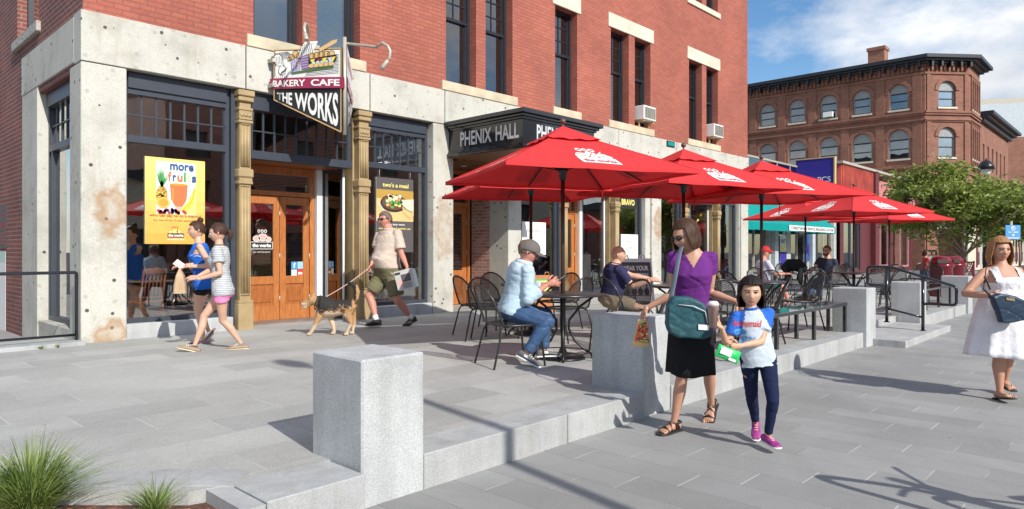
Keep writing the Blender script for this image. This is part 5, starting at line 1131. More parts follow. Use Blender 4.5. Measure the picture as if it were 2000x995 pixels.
# ================================================================ street tree, lamp, bin, signs
def tree(name, label, base, h, cr, n_leaf, seed, mleaf, mbark, leaf=.055, zc=None, stems=5, trunk=None):
    rr = random.Random(seed); t = thing(name, label, 'tree', base, world=True); b = V(base); tr_ = MB()
    th = h * .36 if trunk is None else trunk
    tr_.tube([b, b + V((.02, 0, th * .5)), b + V((0, .03, th))], [.10, .08, .075], n=10)
    tips = []
    def grow(p, d, L_, r_, lev):
        pts = [p]; q_ = p
        for i in range(4): d = (d + V((rr.uniform(-.25, .25), rr.uniform(-.25, .25), rr.uniform(-.1, .2)))).normalized(); q_ = q_ + d * L_ / 4; pts.append(q_)
        tr_.tube(pts, [r_ * (1 - .17 * i) for i in range(5)], n=6)
        for p_ in pts[2:]: tips.append(p_)
        if lev < 3:
            for i in range(3): a = rr.uniform(0, 6.28); grow(pts[rr.choice((2, 3, 4))], (d + V((math.cos(a), math.sin(a), rr.uniform(-.25, .5))) * .8).normalized(), L_ * .68, r_ * .55, lev + 1)
    for i in range(stems): a = 6.28 * i / stems + rr.uniform(-.3, .3); grow(b + V((0, 0, th * rr.uniform(.8, 1))), V((math.cos(a) * 1.0, math.sin(a) * 1.0, rr.uniform(.55, 1.1))).normalized(), cr * .62, .045, 0)
    tr_.build('trunk', mbark, t); lf = MB()
    zc_ = b.z + (h + th) / 2 if zc is None else zc
    for i in range(n_leaf):
        p = rr.choice(tips); p = p + V((rr.gauss(0, 1), rr.gauss(0, 1), rr.gauss(0, .6))) * cr * .10
        cen = V((b.x, b.y, zc_)); dlt = p - cen
        if (dlt.x / cr) ** 2 + (dlt.y / cr) ** 2 + (dlt.z / (h * .46)) ** 2 > 1.15 * rr.uniform(.8, 1.2): continue
        if noise.noise(p * 1.5) < -.16: continue
        d = V((rr.uniform(-1, 1), rr.uniform(-1, 1), rr.uniform(-.7, .15))).normalized(); s_ = d.cross(V((rr.uniform(-1, 1), rr.uniform(-1, 1), rr.uniform(-.6, 1)))).normalized(); L_ = leaf * rr.uniform(.7, 1.4)
        lf.add([p - d * L_, p - s_ * L_ * .38, p + d * L_, p + s_ * L_ * .38], [(0, 1, 2, 3)])
    lf.build('crown', mleaf, t); return t
M['leaf'] = leaf_mat('tree_leaves', (0.13, 0.195, 0.035), (0.36, 0.42, 0.09), .45); M['bark'] = pm('tree_bark', (0.25, 0.2, 0.16), rough=.9, var=.4, scale=15, bs=.6)
M['leaf2'] = leaf_mat('dark_leaves', (0.03, 0.06, 0.012), (0.08, 0.13, 0.03))
pt = atx(1884, 23.5, 0.0)
tree('street_tree', 'young green street tree with a thin pale trunk at the right, above the red bin', pt, 5.7, 2.5, 36000, 11, M['leaf'], M['bark'], leaf=.085, stems=9, zc=3.5, trunk=1.45)
lp = thing('street_lamp', 'dark street lamp whose globe shows through the tree, behind the blonde woman', 'street lamp', (21.3, 3.25, 0), world=True)
pl_ = atx(1926, 27.5, 0)
q = MB(); q.tube([pl_, pl_ + V((0, 0, 4.45))], [.13, .09], n=12); q.lathe([(.15, 0), (.15, .3), (.1, .4), (.08, .6)], o=pl_, n=14); q.build('post', M['black'], lp)
q = MB(); q.lathe([(.06, 4.45), (.14, 4.55), (.19, 4.7), (.15, 4.86)], o=pl_, n=16); q.build('globe', M['white'], lp); q = MB(); q.lathe([(.3, 4.70), (.27, 4.86), (.16, 5.02), (.04, 5.08), (.01, 5.16)], o=pl_, n=16); q.build('cap', M['black'], lp)
pp = atx(1977, 14.0, 0)
sp_ = thing('parking_sign', 'blue parking sign with a white P and arrow above the blonde woman', 'sign', pp, world=True)
q = MB(); q.tube([pp + V((.02, .02, 0)), pp + V((.02, .02, 2.05))], .025, n=8); q.build('post', M['galv'], sp_)
sx_ = RT; q = MB(); f = Flat(q, pp + V((0, 0, 1.68)) - RT * .15 - FW * .02, RT, (0, 0, 1), .003); f.n = -FW
for s_ in (0, 1): f.rect(0, .3, 0, .29, P_['blue' if s_ else 'white'], s_)
q.prism([pp + V((0, 0, 1.68)) - RT * .15 - FW * .0, pp + V((0, 0, 1.68)) + RT * .15, pp + V((0, 0, 1.97)) + RT * .15, pp + V((0, 0, 1.97)) - RT * .15], -FW * .018, FW * 0, P_['blue'])
f.ring(.15, .225, .045, .045, .01, P_['white'], 3, 20); f.text('P', .133, .2, .035, .05, P_['white'], 3, bold=.03); f.text('PAY HERE', .05, .13, .2, .03, P_['white'], 3, bold=.02); f.poly([(.12, .1), (.18, .1), (.15, .06)], P_['white'], 3); f.rect(.03, .27, .02, .035, P_['white'], 3)
q.build('sign_plate', None, sp_)
def bin_(x, y, label):
    t = thing('litter_bin', label, 'litter bin', (x, y, ZT), 0)
    q = MB(); q.lathe([(.26, 0), (.28, .05), (.28, .78), (.31, .80), (.31, .86), (.29, .88)], n=26); q.build('body', M['red_gloss'], t)
    q = MB(); q.lathe([(.29, .88), (.27, .98), (.2, 1.06), (.08, 1.10), (.01, 1.11)], n=26); q.build('lid', M['red_gloss'], t)
    q = MB()
    for a in (200, 290): M3 = Matrix.Rotation(R(a), 4, 'Z'); q.box(.27, .295, -.12, .12, .9, 1.0, None, M3)
    q.build('opening', M['room'], t)
    return t
M['red_gloss'] = pm('dark_red_gloss', (0.17, 0.006, 0.015), rough=.25, coat=.4)
p = atx(1838, 18.6, 0); bin_(p.x, p.y, 'glossy dark red round litter bin behind the far bench'); p = atx(1862, 19.4, 0); bin_(p.x, p.y, 'second dark red bin, half behind the first, by the tree trunk')
# small planter of pale flowers
p = atx(1843, 25, 0); q = MB(); rr = random.Random(8); q.box(p.x - .5, p.x + .5, p.y - .2, p.y + .2, ZT - .2, .75, P_['char'])
for i in range(260): c = V((p.x + rr.uniform(-.55, .55), p.y + rr.uniform(-.25, .25), .78 + rr.uniform(0, .32))); q.sphere(c, rr.uniform(.03, .06), P_[rr.choice(['white', 'sky', 'white', 'lilac', 'green'])], n=6, k=3)
tag(q.build('flower_planter', None), 'dark planter of white and pale blue flowers beyond the red bin', 'planter')
# lattice fence
p0_ = atx(1858, 29, 0); p1_ = atx(1903, 27, 0); D = (p1_ - p0_); Lf = D.length; D.normalize(); fe = thing('lattice_fence', 'low maroon lattice fence around the far cafe seats, behind the tree trunk', 'fence', p0_, world=True)
q = MB(); nn2 = V((-D.y, D.x, 0)) * .02
def fr_(a, b, z0, z1): q.prism([p0_ + D * a - nn2, p0_ + D * b - nn2, p0_ + D * b + nn2, p0_ + D * a + nn2], (0, 0, z0), (0, 0, z1))
fr_(0, Lf, .3, .38); fr_(0, Lf, .95, 1.02)
k = 0
while k < Lf: q.tube([p0_ + D * k + V((0, 0, .35)), p0_ + D * min(k + .6, Lf) + V((0, 0, .97))], .018, n=4); q.tube([p0_ + D * min(k + .6, Lf) + V((0, 0, .35)), p0_ + D * k + V((0, 0, .97))], .018, n=4); k += .2
for a in (0, Lf / 2, Lf - .08): fr_(a, a + .08, 0, 1.05)
q.build('lattice', M['maroon'], fe)
# street lamp and a parked bicycle, both just outside the frame: their shadows lie on the paving
p = V((2.15, -3.9, 0)); t = thing('street_lamp', 'tall street lamp behind the photographer casting a long thin shadow across the pavement', 'street lamp', p, world=True)
q = MB(); q.tube([p, p + V((0, 0, 7.0))], [.065, .045], n=12); q.build('post', M['black'], t); q = MB(); q.tube([p + V((0, 0, 6.95)), p + V((-.1, .25, 7.15)), p + V((-.12, .6, 7.2))], .04, n=8); q.build('arm', M['black'], t); q = MB(); q.sphere(p + V((-.12, .7, 7.15)), (.14, .34, .09)); q.build('lamp_head', M['galv'], t)
rk_ = thing('bike_rack', 'round-tube metal bike hoop outside the picture, its loop shadow on the lower right pavement', 'bike rack', (4.3, .3, 0), world=True)
q = MB(); q.tube(bend([(4.28, .33, 0), (4.28, .33, .97), (4.50, -.40, .97), (4.50, -.40, 0)], .3, 8), .03, n=12); q.build('hoop', M['black'], rk_)
q = MB(); q.tube([(4.27, -1.9, 0), (4.27, -1.9, 2.15)], .04, n=12); tag(q.build('sign_post', M['galv']), 'bare metal post right of the camera, casting the straight shadow at the lower right', 'post')
p = V((4.72, .0, 0)); t = thing('bicycle', 'black bicycle parked just right of the camera, its wheel and handlebar shadow on the pavement', 'bicycle', p, world=True)
B = lambda x, y, z: V((4.52, -.16, 0)) + V((.30, -.95, 0)).normalized() * x + V((.95, .30, 0)).normalized() * y + V((0, 0, z))
for nm, cx in (('front_wheel', 0.0), ('rear_wheel', 1.05)):
    q = MB(); q.tube([B(cx + .34 * math.cos(2 * math.pi * i / 36), 0, .35 + .34 * math.sin(2 * math.pi * i / 36)) for i in range(36)], .024, n=8, closed=True); wo = q.build(nm, M['black'], t)
    q = MB()
    for i in range(18): a = 2 * math.pi * i / 18; q.tube([B(cx, 0, .35), B(cx + .33 * math.cos(a), 0, .35 + .33 * math.sin(a))], .002, n=4)
    q.build('spokes', M['silver'], wo)
q = MB()
for a, b in (((.12, .62), (.22, .88)), ((.0, .35), (.15, .68)), ((.15, .66), (.5, .3)), ((.17, .78), (.68, .8)), ((.5, .3), (.72, .9)), ((.5, .3), (1.05, .35)), ((.68, .78), (1.05, .35))): q.tube([B(a[0], 0, a[1]), B(b[0], 0, b[1])], .016, n=8)
q.build('frame', M['black'], t)
q = MB(); q.tube([B(.1, -.3, 1.0), B(.16, -.22, 1.03), B(.22, 0, .98), B(.16, .22, 1.03), B(.1, .3, 1.0)], .014, n=8); q.tube([B(.22, 0, .88), B(.22, 0, .98)], .014, n=8); q.build('handlebar', M['black'], t)
q = MB(); q.tube([B(.6, 0, .93), B(.72, 0, .95), B(.86, 0, .95)], [(.03, .02), (.07, .03), (.08, .03)], n=10); q.build('saddle', M['black'], t)

# ================================================================ low shops beyond the brick building
sh = thing('shop_building', 'low grey shop behind the umbrellas with a teal awning and a glass roof railing', 'building', (24, 13.2, 0), world=True)
q = MB(); wall_plane(q, (0, 13.4, 0), (1, 0, 0), 23.1, 41.0, 0, 4.7, [(24.0, 28.0, .5, 2.6), (29, 31.8, .5, 2.6), (32.6, 33.9, .05, 2.6), (34.4, 36.6, .5, 2.6), (38.0, 40.6, .3, 3.2)], .3, pm('pale_grey_wall', (.42, .44, .43)), N=(0, 1, 0)); q.box(23.1, 41, 13.7, 26, 4.5, 4.7, M['frame']); q.box(23.1, 41, 19, 19.2, 0, 4.5, M['room'])
q.build('wall', None, sh)
for a, c, z0, z1 in ((24.0, 28.0, .5, 2.6), (29, 31.8, .5, 2.6), (34.4, 36.6, .5, 2.6), (38.0, 40.6, .3, 3.2)):
    f_ = MB()
    for x0, x1, c0, c1 in ((a, a + .08, z0, z1), (c - .08, c, z0, z1), (a + .08, c - .08, z1 - .1, z1), (a + .08, c - .08, z0, z0 + .08), ((a + c) / 2 - .03, (a + c) / 2 + .03, z0 + .08, z1 - .1)): f_.box(x0, x1, 13.5, 13.6, c0, c1)
    fo = f_.build('window', M['galv'], sh); f_ = MB(); f_.box(a + .08, c - .08, 13.55, 13.56, z0 + .08, z1 - .1); f_.build('pane', M['glass'], fo)
f_ = MB(); f_.box(32.6, 33.9, 13.5, 13.58, .05, 2.6); do = f_.build('door', M['white'], sh); f_ = MB(); f_.box(32.8, 33.7, 13.485, 13.495, .9, 2.4); f_.build('pane', M['glass'], do)
for x in (28.5, 32.2, 37.0): f_ = MB(); f_.box(x - .2, x + .2, 13.2, 13.395, 0, 4.0); f_.build('pillar', pm('grey_pillar', (.42, .46, .48)), sh)
# roof railing with glass
f_ = MB()
for i in range(9): x = 25 + i * 1.6; f_.box(x - .03, x + .03, 13.5, 13.56, 4.7, 5.75)
f_.box(25, 37.8, 13.48, 13.58, 5.7, 5.78); f_.box(25, 37.8, 13.5, 13.56, 4.85, 4.9); ro = f_.build('roof_railing', M['galv'], sh); f_ = MB(); f_.box(25, 37.8, 13.52, 13.53, 4.92, 5.68); f_.build('pane', M['upglass'], ro)
f_ = MB(); f_.box(30, 35, 16, 20, 4.7, 6.6, M['frame']); f_.box(30.4, 34.6, 15.97, 15.99, 5.2, 6.3, M['upglass']); f_.build('rooftop_room', None, sh)
aw = thing('awning', 'teal fabric awning with a white lettered strip over the shop beyond the building corner', 'awning', (30, 13.2, 2.2), world=True)
q = MB(); x0, x1 = 23.3, 36.3; yb_, yf_ = 13.38, 11.9; zt_, zb_ = 3.75, 2.6
n = 40; top_ = [V((x0 + (x1 - x0) * i / n, yb_, zt_)) for i in range(n + 1)]; fro = [V((x0 + (x1 - x0) * i / n, yf_ + .02 * math.sin(i), zb_)) for i in range(n + 1)]; val = [p - V((0, 0, .3 + .012 * math.sin(i * 2.1))) for i, p in enumerate(fro)]
q.add(top_ + fro + val, [(k * (n + 1) + i, k * (n + 1) + i + 1, (k + 1) * (n + 1) + i + 1, (k + 1) * (n + 1) + i) for k in (0, 1) for i in range(n)])
for x in (x0, x1): q.add([(x, yb_, zt_), (x, yf_, zb_), (x, yf_, zb_ - .3), (x, yb_, zb_ - .3)], [(0, 1, 2, 3)])
q.build('fabric', M['teal_fab'], aw)
q = MB(); f = Flat(q, (30.3, yf_ - .03, 2.34), (1, 0, 0), (0, 0, 1), .004); f.rect(0, 5.7, 0, .24, P_['white'], 1); f.text('CHRISTIAN SCIENCE READING ROOM', .15, .05, 5.4, .14, P_['char'], 2, bold=.03); q.build('lettered_strip', None, aw)
# A sale poster and blue phone poster
def shop_poster(a, c, z0, z1, lb, fn): poster('shop_poster', a, c, z0, z1, lb, fn, 'poster', 13.37)
shop_poster(33.0, 33.75, .6, 2.2, 'blue and white poster with a yellow 60 by the shop door behind the sunglasses man', lambda f, w, h: (f.rect(0, w, 0, h * .5, P_['brand'], 1), f.text('ANY', w * .1, h * .75, w * .8, h * .15, P_['navy'], 1, bold=.03), f.text('60', w * .08, h * .5, w * .84, h * .22, P_['yel'], 2, bold=.05)))
shop_poster(36.0, 38.0, .9, 2.35, 'dark blue poster with figures in the shop window above the sunglasses man', lambda f, w, h: (f.rect(0, w, 0, h, P_['navy'], 1), f.rect(w * .5, w, 0, h, P_['black'], 2), f.ell(w * .6, h * .6, w * .12, h * .2, P_['sky'], 3), f.ell(w * .4, h * .4, w * .12, h * .25, P_['brand'], 3)))
# blue shop sign
bs = thing('shop_sign', 'large deep blue shop sign with white lettering standing out above the umbrellas', 'sign', (35.5, 13.4, 4.5), world=True)
q = MB(); q.box(35.45, 35.6, 11.70, 13.55, 4.35, 6.05, P_['brand'], bev=.0); f = Flat(q, (35.448, 13.5, 4.35), (0, -1, 0), (0, 0, 1), .004)
f.text('metro', .1, .52, .9, .2, P_['white'], 1, bold=.03); f.text('PCS', 1.03, .52, .62, .26, P_['white'], 1); q.build('sign_box', None, bs)
q = MB(); q.box(35.42, 35.63, 11.64, 11.7, 4.3, 6.1); q.box(35.42, 35.63, 11.7, 13.6, 6.05, 6.1); q.build('frame', M['tan_edge'], bs)
# maroon / pink shop
s2 = thing('shop_building', 'maroon and pink shop with a red corrugated upper wall right of the blue sign', 'building', (41, 13, 0), world=True)
q = MB(); wall_plane(q, (0, 13.2, 0), (1, 0, 0), 41.0, 56.5, 0, 4.0, [(41.6, 44.6, .3, 3.2), (47.2, 51.0, .4, 3.3), (51.6, 56, .3, 3.3)], .3, pm('dark_maroon', (.10, .018, .022)), N=(0, 1, 0)); q.build('wall', None, s2)
q = MB(); n = 60
for i in range(n):
    x = 40.8 + 6.6 * i / n; q.box(x, x + .066, 13.0 if i % 2 else 13.06, 13.3, 4.0, 6.35)
q.build('corrugated_wall', pm('red_corrugated', (.58, .11, .08), rough=.5, var=.3, scale=1.5), s2)
q = MB(); q.box(47.4, 56.5, 13.02, 13.3, 4.0, 5.9); q.build('pink_fascia', pm('pink_fascia', (.50, .17, .17), var=.15), s2)
q = MB(); q.box(40.6, 56.6, 12.9, 24, 6.36, 6.5); q.build('roof', M['galv'], s2)
q = MB(); q.box(46.6, 47.3, 12.9, 13.19, 0, 6.4); q.build('maroon_pier', pm('maroon_pier', (.12, .02, .025)), s2)
q = MB(); q.box(47.0, 56.3, 13.0, 13.19, 3.35, 3.95); q.build('yellow_fascia', pm('cream_fascia', (.6, .55, .35)), s2)
for a, c, z0, z1 in ((41.6, 44.6, .3, 3.2), (47.2, 51.0, .4, 3.3), (51.6, 56, .3, 3.3)):
    f_ = MB(); m_ = M['frame'] if a < 46 else pm('pink_frame', (.36, .18, .18))
    for x0, x1, c0, c1 in ((a, a + .12, z0, z1), (c - .12, c, z0, z1), (a + .12, c - .12, z1 - .12, z1), (a + .12, c - .12, z0, z0 + .12), ((a + c) / 2 - .05, (a + c) / 2 + .05, z0 + .12, z1 - .12)): f_.box(x0, x1, 13.28, 13.4, c0, c1)
    fo = f_.build('window', m_, s2); f_ = MB(); f_.box(a + .12, c - .12, 13.35, 13.36, z0 + .12, z1 - .12); f_.build('pane', M['glass'], fo)
q = MB(); q.box(41, 56.5, 17.5, 17.7, 0, 4); q.build('interior', M['room'], s2)
# ================================================================ far brick building
fb = thing('far_brick_building', 'big brown brick corner building with arched windows, heavy dark cornice and one chimney', 'building', (57.5, 12.6, 0), world=True)
XF = 57.5; YC = 12.6; P0 = V((57.5, 12.6, 0)); P1 = V((60.1, 10.3, 0)); HB = 15.3
def arch_wall(name, O, D, L_, zb, zt, wins, frame_m=None, nodetail=False):
    """wall with arched openings; wins=(centre, width, z0, ztop)"""
    O = V(O); D = V(D).normalized(); N = V((-D.y, D.x, 0))
    if N.dot(V((1, 1, 0))) < 0: N = -N
    q = MB(); P = lambda a, z, d=0.0: O + D * a + V((0, 0, z)) + N * d
    ws = sorted(wins); rows = sorted({(w_[2], w_[3]) for w_ in ws})
    holes = [(c - w_ / 2, c + w_ / 2, z0, z1) for c, w_, z0, z1 in ws]
    wall_plane(q, O, D, 0, L_, zb, zt, holes, .3, M['brick_far'], back=False, N=N)
    o = q.build(name, None, fb)
    for c, w_, z0, z1 in ws:
        r_ = w_ / 2; zc = z1 - r_; q = MB()
        # brick spandrels that turn the square opening into an arch
        for s_ in (-1, 1):
            pts = [P(c + s_ * r_, zc, .0), P(c + s_ * r_, z1, .0)] + [P(c + s_ * r_ * math.sin(t_), zc + r_ * math.cos(t_), .0) for t_ in [math.pi / 2 * i / 8 for i in range(9)]]
            q.prism(pts[:2] + pts[2:], N * .002, N * .28, M['brick_far'])
        # raised arch ring
        K = 12; ring = []
        for i in range(K):
            a0, a1 = math.pi * i / K, math.pi * (i + 1) / K
            f4 = [P(c + math.cos(a) * rr_, zc + math.sin(a) * rr_) for a, rr_ in ((a0, r_ + .02), (a1, r_ + .02), (a1, r_ + .3), (a0, r_ + .3))]
            q.prism(f4, -N * .07, N * .0, M['brick_far'])
        ao = q.build('brick_arch', None, o)
        q = MB(); K = 12
        pts = [P(c + math.cos(math.pi * i / K) * (r_ - .02), zc + math.sin(math.pi * i / K) * (r_ - .02)) for i in range(K + 1)]
        q.prism(pts, N * .14, N * .2, M['grey_arch'])
        for a0, a1, c0, c1 in ((c - r_ + .01, c - r_ + .1, z0, zc), (c + r_ - .1, c + r_ - .01, z0, zc), (c - r_ + .1, c + r_ - .1, zc - .1, zc), (c - r_ + .1, c + r_ - .1, z0, z0 + .1), (c - r_ + .1, c + r_ - .1, (z0 + zc) / 2 - .04, (z0 + zc) / 2 + .04)):
            q.prism([P(a0, c0), P(a1, c0), P(a1, c1), P(a0, c1)], N * .16, N * .24, M['grey_arch'] if a1 - a0 < .12 else M['black_frame'])
        q.prism([P(c - r_ - .08, z0 - .14), P(c + r_ + .08, z0 - .14), P(c + r_ + .08, z0), P(c - r_ - .08, z0)], -N * .08, N * .25, M['lint'])
        wo = q.build('window', None, fb)
        q = MB(); q.prism([P(c - r_ + .1, z0 + .1), P(c + r_ - .1, z0 + .1), P(c + r_ - .1, zc - .1), P(c - r_ + .1, zc - .1)], N * .2, N * .205, M['upglass']); q.build('pane', None, wo)
        q = MB(); q.prism([P(c - r_ + .1, z0 + .1), P(c + r_ - .1, z0 + .1), P(c + r_ - .1, zc - .1), P(c - r_ + .1, zc - .1)], N * .8, N * .82, P_['mint'] if (c * 7) % 3 < 1 else M['room']); q.build('blind', None, wo)  # mint sheets are blinds; dark sheets stand in for the unlit rooms
    return o
M['grey_arch'] = pm('grey_arch_panel', (.3, .31, .31), rough=.7)
ys = [14.34, 16.9, 19.4, 21.9, 24.4, 26.9, 29.4]
wins = [(y - YC, 1.3, 12.05, 13.95) for y in ys] + [(y - YC, 1.45, 8.35, 10.55) for y in ys] + [(y - YC, 1.6, 3.2, 6.3) for y in ys]
arch_wall('west_wall', P0, (0, 1, 0), 20, 0, HB, wins)
DC = (P1 - P0).normalized(); LC = (P1 - P0).length
arch_wall('corner_wall', P0, DC, LC, 0, HB, [(LC / 2, 1.35, 12.05, 13.95), (LC / 2, 1.35, 8.35, 10.55), (LC / 2, 1.5, 3.2, 6.3)])
arch_wall('street_wall', P1, (1, 0, 0), 3.8, 0, HB, [(1.0 + .75 * i, .45, 12.05, 14.2) for i in range(4)] + [(1.0 + .75 * i, .45, 8.35, 10.6) for i in range(4)])
q = MB()
def along(O, D, a, b, z0, z1, pr, m=None):
    O = V(O); D = V(D).normalized(); N = V((-D.y, D.x, 0))
    if N.dot(V((1, 1, 0))) < 0: N = -N
    q.prism([O + D * a, O + D * b, O + D * b + N * .1, O + D * a + N * .1], -N * pr + V((0, 0, z0)), -N * pr + V((0, 0, z1)), m) if False else q.prism([O + D * a - N * pr, O + D * b - N * pr, O + D * b + N * .0, O + D * a + N * .0], (0, 0, z0), (0, 0, z1), m)
for z0, z1, pr in ((11.45, 11.6, .12), (11.6, 11.75, .2), (10.95, 11.05, .1), (11.05, 11.15, .18), (7.5, 7.62, .12), (7.62, 7.8, .22), (7.05, 7.2, .12), (14.45, 14.6, .1)):
    along(P0, (0, 1, 0), 0, 20, z0, z1, pr); along(P0, DC, -.05, LC + .05, z0, z1, pr); along(P1, (1, 0, 0), 0, 3.8, z0, z1, pr)
for y in [13.1, 15.6, 18.15, 20.65, 23.15, 25.65, 28.15]:
    for z0, z1 in ((7.81, 10.94), (11.76, 14.44)): along(P0, (0, 1, 0), y - YC - .3, y - YC + .3, z0, z1, .08)
for s_ in (.12, LC - .4):
    for z0, z1 in ((7.81, 10.94), (11.76, 14.44), (0, 7.04)): along(P0, DC, s_, s_ + .3, z0, z1, .08)
for i in range(5):
    for z0, z1 in ((7.81, 10.94), (11.76, 14.44)): along(P1, (1, 0, 0), .5 + .75 * i, .66 + .75 * i, z0, z1, .12)
# corbel table: small repeated brick brackets under the cornice
for i in range(62): along(P0, (0, 1, 0), .1 + i * .32, .24 + i * .32, 14.7, 15.2, .14)
for i in range(10): along(P0, DC, .12 + i * .33, .26 + i * .33, 14.7, 15.2, .14)
q.build('brick_trim', M['brick_far'], fb)
q = MB()
for z0, z1, pr in ((15.2, 15.35, .3), (15.35, 15.5, .55), (15.5, 15.75, .8)):
    o_ = pr
    pts = [P0 + V((-o_, 20, 0)), P0 + V((-o_, -o_ * .4, 0)), P1 + V((-o_ * .35, -o_, 0)), P1 + V((3.8 + o_, -o_, 0)), P1 + V((3.8 + o_, 22, 0))]
    q.prism([V((p.x, p.y, 0)) for p in pts], (0, 0, z0), (0, 0, z1))
for i in range(26): along(P0, (0, 1, 0), .2 + i * .8, .35 + i * .8, 14.95, 15.34, .5)
for i in range(5): along(P0, DC, .2 + i * .75, .35 + i * .75, 14.95, 15.34, .5)
q.build('cornice', M['black_frame'], fb)
q = MB(); q.prism([V((P0.x, 32, 0)), V((P0.x, YC, 0)), P1, P1 + V((3.8, 0, 0)), V((63.9, 32, 0))], (0, 0, 15.76), (0, 0, 15.9)); q.build('roof', M['galv'], fb)
yc_ = wally(1717, 60); q = MB(); q.box(59.2, 60.2, yc_ - .6, yc_ + .6, 15.7, 17.3); q.box(59.1, 60.3, yc_ - .68, yc_ + .68, 17.3, 17.55); q.build('chimney', M['brick_far'], fb)
q = MB(); q.box(63.91, 64.2, 10.31, 32, 0, 15.2); q.build('side_return', M['brick_far'], fb)
yw = wally(1618, XF); q = MB(); q.box(XF - .35, XF - .05, yw - .4, yw + .3, 12.15, 12.55); tag(q.build('air_conditioner', M['white']), 'small white air conditioner in an arched window of the far brick building', 'air conditioner', 'window air conditioners')
f2 = thing('brick_annex', 'lower brown brick wing with a dark cornice right of the far corner building', 'building', (64.2, 10.3, 0), world=True)
q = MB(); wall_plane(q, (0, 10.3, 0), (1, 0, 0), 64.21, 78, 0, 11.6, [(65.5 + 2 * i, 66.2 + 2 * i, 8, 10) for i in range(6)] + [(65.5 + 2 * i, 66.2 + 2 * i, 4.5, 6.5) for i in range(6)], .3, M['brick_far'], N=(0, 1, 0)); q.quad((78, 10.3, 0), (78, 25, 0), (78, 25, 11.6), (78, 10.3, 11.6), M['brick_far']); q.build('wall', None, f2)
for i in range(6):
    for z0 in (8, 4.5): q = MB(); q.box(65.52 + 2 * i, 66.18 + 2 * i, 10.45, 10.5, z0, z0 + 2); q.build('window', M['upglass'], f2)
q = MB()
for z0, z1, pr in ((11.6, 11.9, .3), (11.9, 12.1, .6), (12.1, 12.35, .9)): q.box(64.22, 78 + pr, 10.3 - pr, 25, z0, z1)
q.build('cornice', M['black_frame'], f2)
# modern building far right
mb_ = thing('office_building', 'pale modern office block with ribbon windows at the far right edge', 'building', (128, 20, 0), world=True)
pL = at(1950, 300, 120); pR = at(2120, 300, 95); Dm = (pR - pL); Dm.z = 0; Lm = Dm.length; Dm.normalize(); Nm = V((-Dm.y, Dm.x, 0)); 
if Nm.dot(FW) < 0: Nm = -Nm
def mprism(a, b, z0, z1, d0, d1, m, nm): 
    q = MB(); o_ = V((pL.x, pL.y, 0)); q.prism([o_ + Dm * a + Nm * d0, o_ + Dm * b + Nm * d0, o_ + Dm * b + Nm * d1, o_ + Dm * a + Nm * d1], (0, 0, z0), (0, 0, z1)); q.build(nm, m, mb_)
mprism(0, Lm, 0, 17.5, 0, 15, M['brick_far'], 'brick_base'); mprism(0, Lm, 17.5, 22.3, .2, 15, pm('pale_cladding', (.5, .55, .58)), 'upper_floor'); mprism(-1, Lm, 22.3, 23.0, -1, 15, M['galv'], 'roof'); mprism(1, Lm - 1, 18.6, 21.2, .1, .19, M['upglass'], 'ribbon_window')
mprism(1, Lm - 1, 17.5, 17.9, -.3, 0, M['galv'], 'sill_band')
# far shops under maroon awnings, seen below the tree
fs_ = thing('far_shop', 'row of far shop fronts with white frames and maroon awnings beyond the tree trunk', 'building', (66, 10, 0), world=True)
q = MB(); q.box(58.0, 90, 10.0, 10.28, 0, 4.2, P_['cream'] if 'cream' in P_ else M['cream'])
q.build('shopfront', None, fs_)
for i in range(18):
    x = 61 + i * 1.6; q = MB(); q.box(x, x + 1.1, 9.96, 9.995, .4, 3.0); wo = q.build('window', M['upglass'], fs_); q = MB(); q.box(x - .12, x - .01, 9.9, 9.997, .2, 3.3); q.build('frame', M['white'] if i % 2 else M['maroon'], wo)
for k, (a, c) in enumerate(((62, 70), (72, 84))):
    aw = thing('awning', ('maroon awning beyond the tree trunk, left of the lamp post', 'maroon awning at the right edge beyond the parking sign')[k], 'awning', (a, 10, 3), world=True)
    q = MB(); q.add([(a, 9.98, 4.0), (c, 9.98, 4.0), (c, 8.6, 3.0), (a, 8.6, 3.0), (a, 8.6, 2.75), (c, 8.6, 2.75), (a, 9.98, 2.75), (c, 9.98, 2.75)], [(0, 3, 2, 1), (3, 4, 5, 2), (0, 6, 4, 3), (1, 2, 5, 7)]); q.build('fabric', M['maroon_fab'], aw)
pt2 = atx(1992, 60, 0); tree('street_tree', 'dark tree beyond the blonde woman at the right edge of the street', pt2, 7.0, 3.4, 9000, 31, M['leaf2'], M['bark'], leaf=.16, stems=6)
# ================================================================ buildings across the street (seen only in the glass)
def opp(x0, x1, h, nm, lb, m, y=-27, cols=8):
    t = thing(nm, lb, 'building', (x0, y, 0), world=True)
    rows = int(h // 3.6); holes = []
    for i in range(cols):
        a = x0 + (x1 - x0) * (i + .3) / cols; c = x0 + (x1 - x0) * (i + .7) / cols
        for r_ in range(rows): holes.append((a, c, .8 + 3.5 * r_, 2.9 + 3.5 * r_))
    q = MB(); wall_plane(q, (0, y, 0), (1, 0, 0), x0, x1, 0, h, holes, .3, m, N=(0, -1, 0)); q.box(x0 - .2, x1 + .2, y - 10, y + .4, h, h + .5, M['black_frame']); q.quad((x0, y, 0), (x0, y - 10, 0), (x0, y - 10, h), (x0, y, h), m); q.quad((x1, y, 0), (x1, y - 10, 0), (x1, y - 10, h), (x1, y, h), m); q.build('wall', None, t)
    q = MB(); q.box(x0 + .1, x1 - .1, y - .6, y - .35, 0, h - .1); q.build('dark_interior', M['room'], t)
opp(-30, 8, 5.5, 'opposite_building', 'low building across the street, mirrored in the corner shop window', M['brick_old']); opp(8.6, 17, 6.2, 'opposite_building', 'mid-height building across the street, mirrored in the corner window', M['sand'], cols=4)
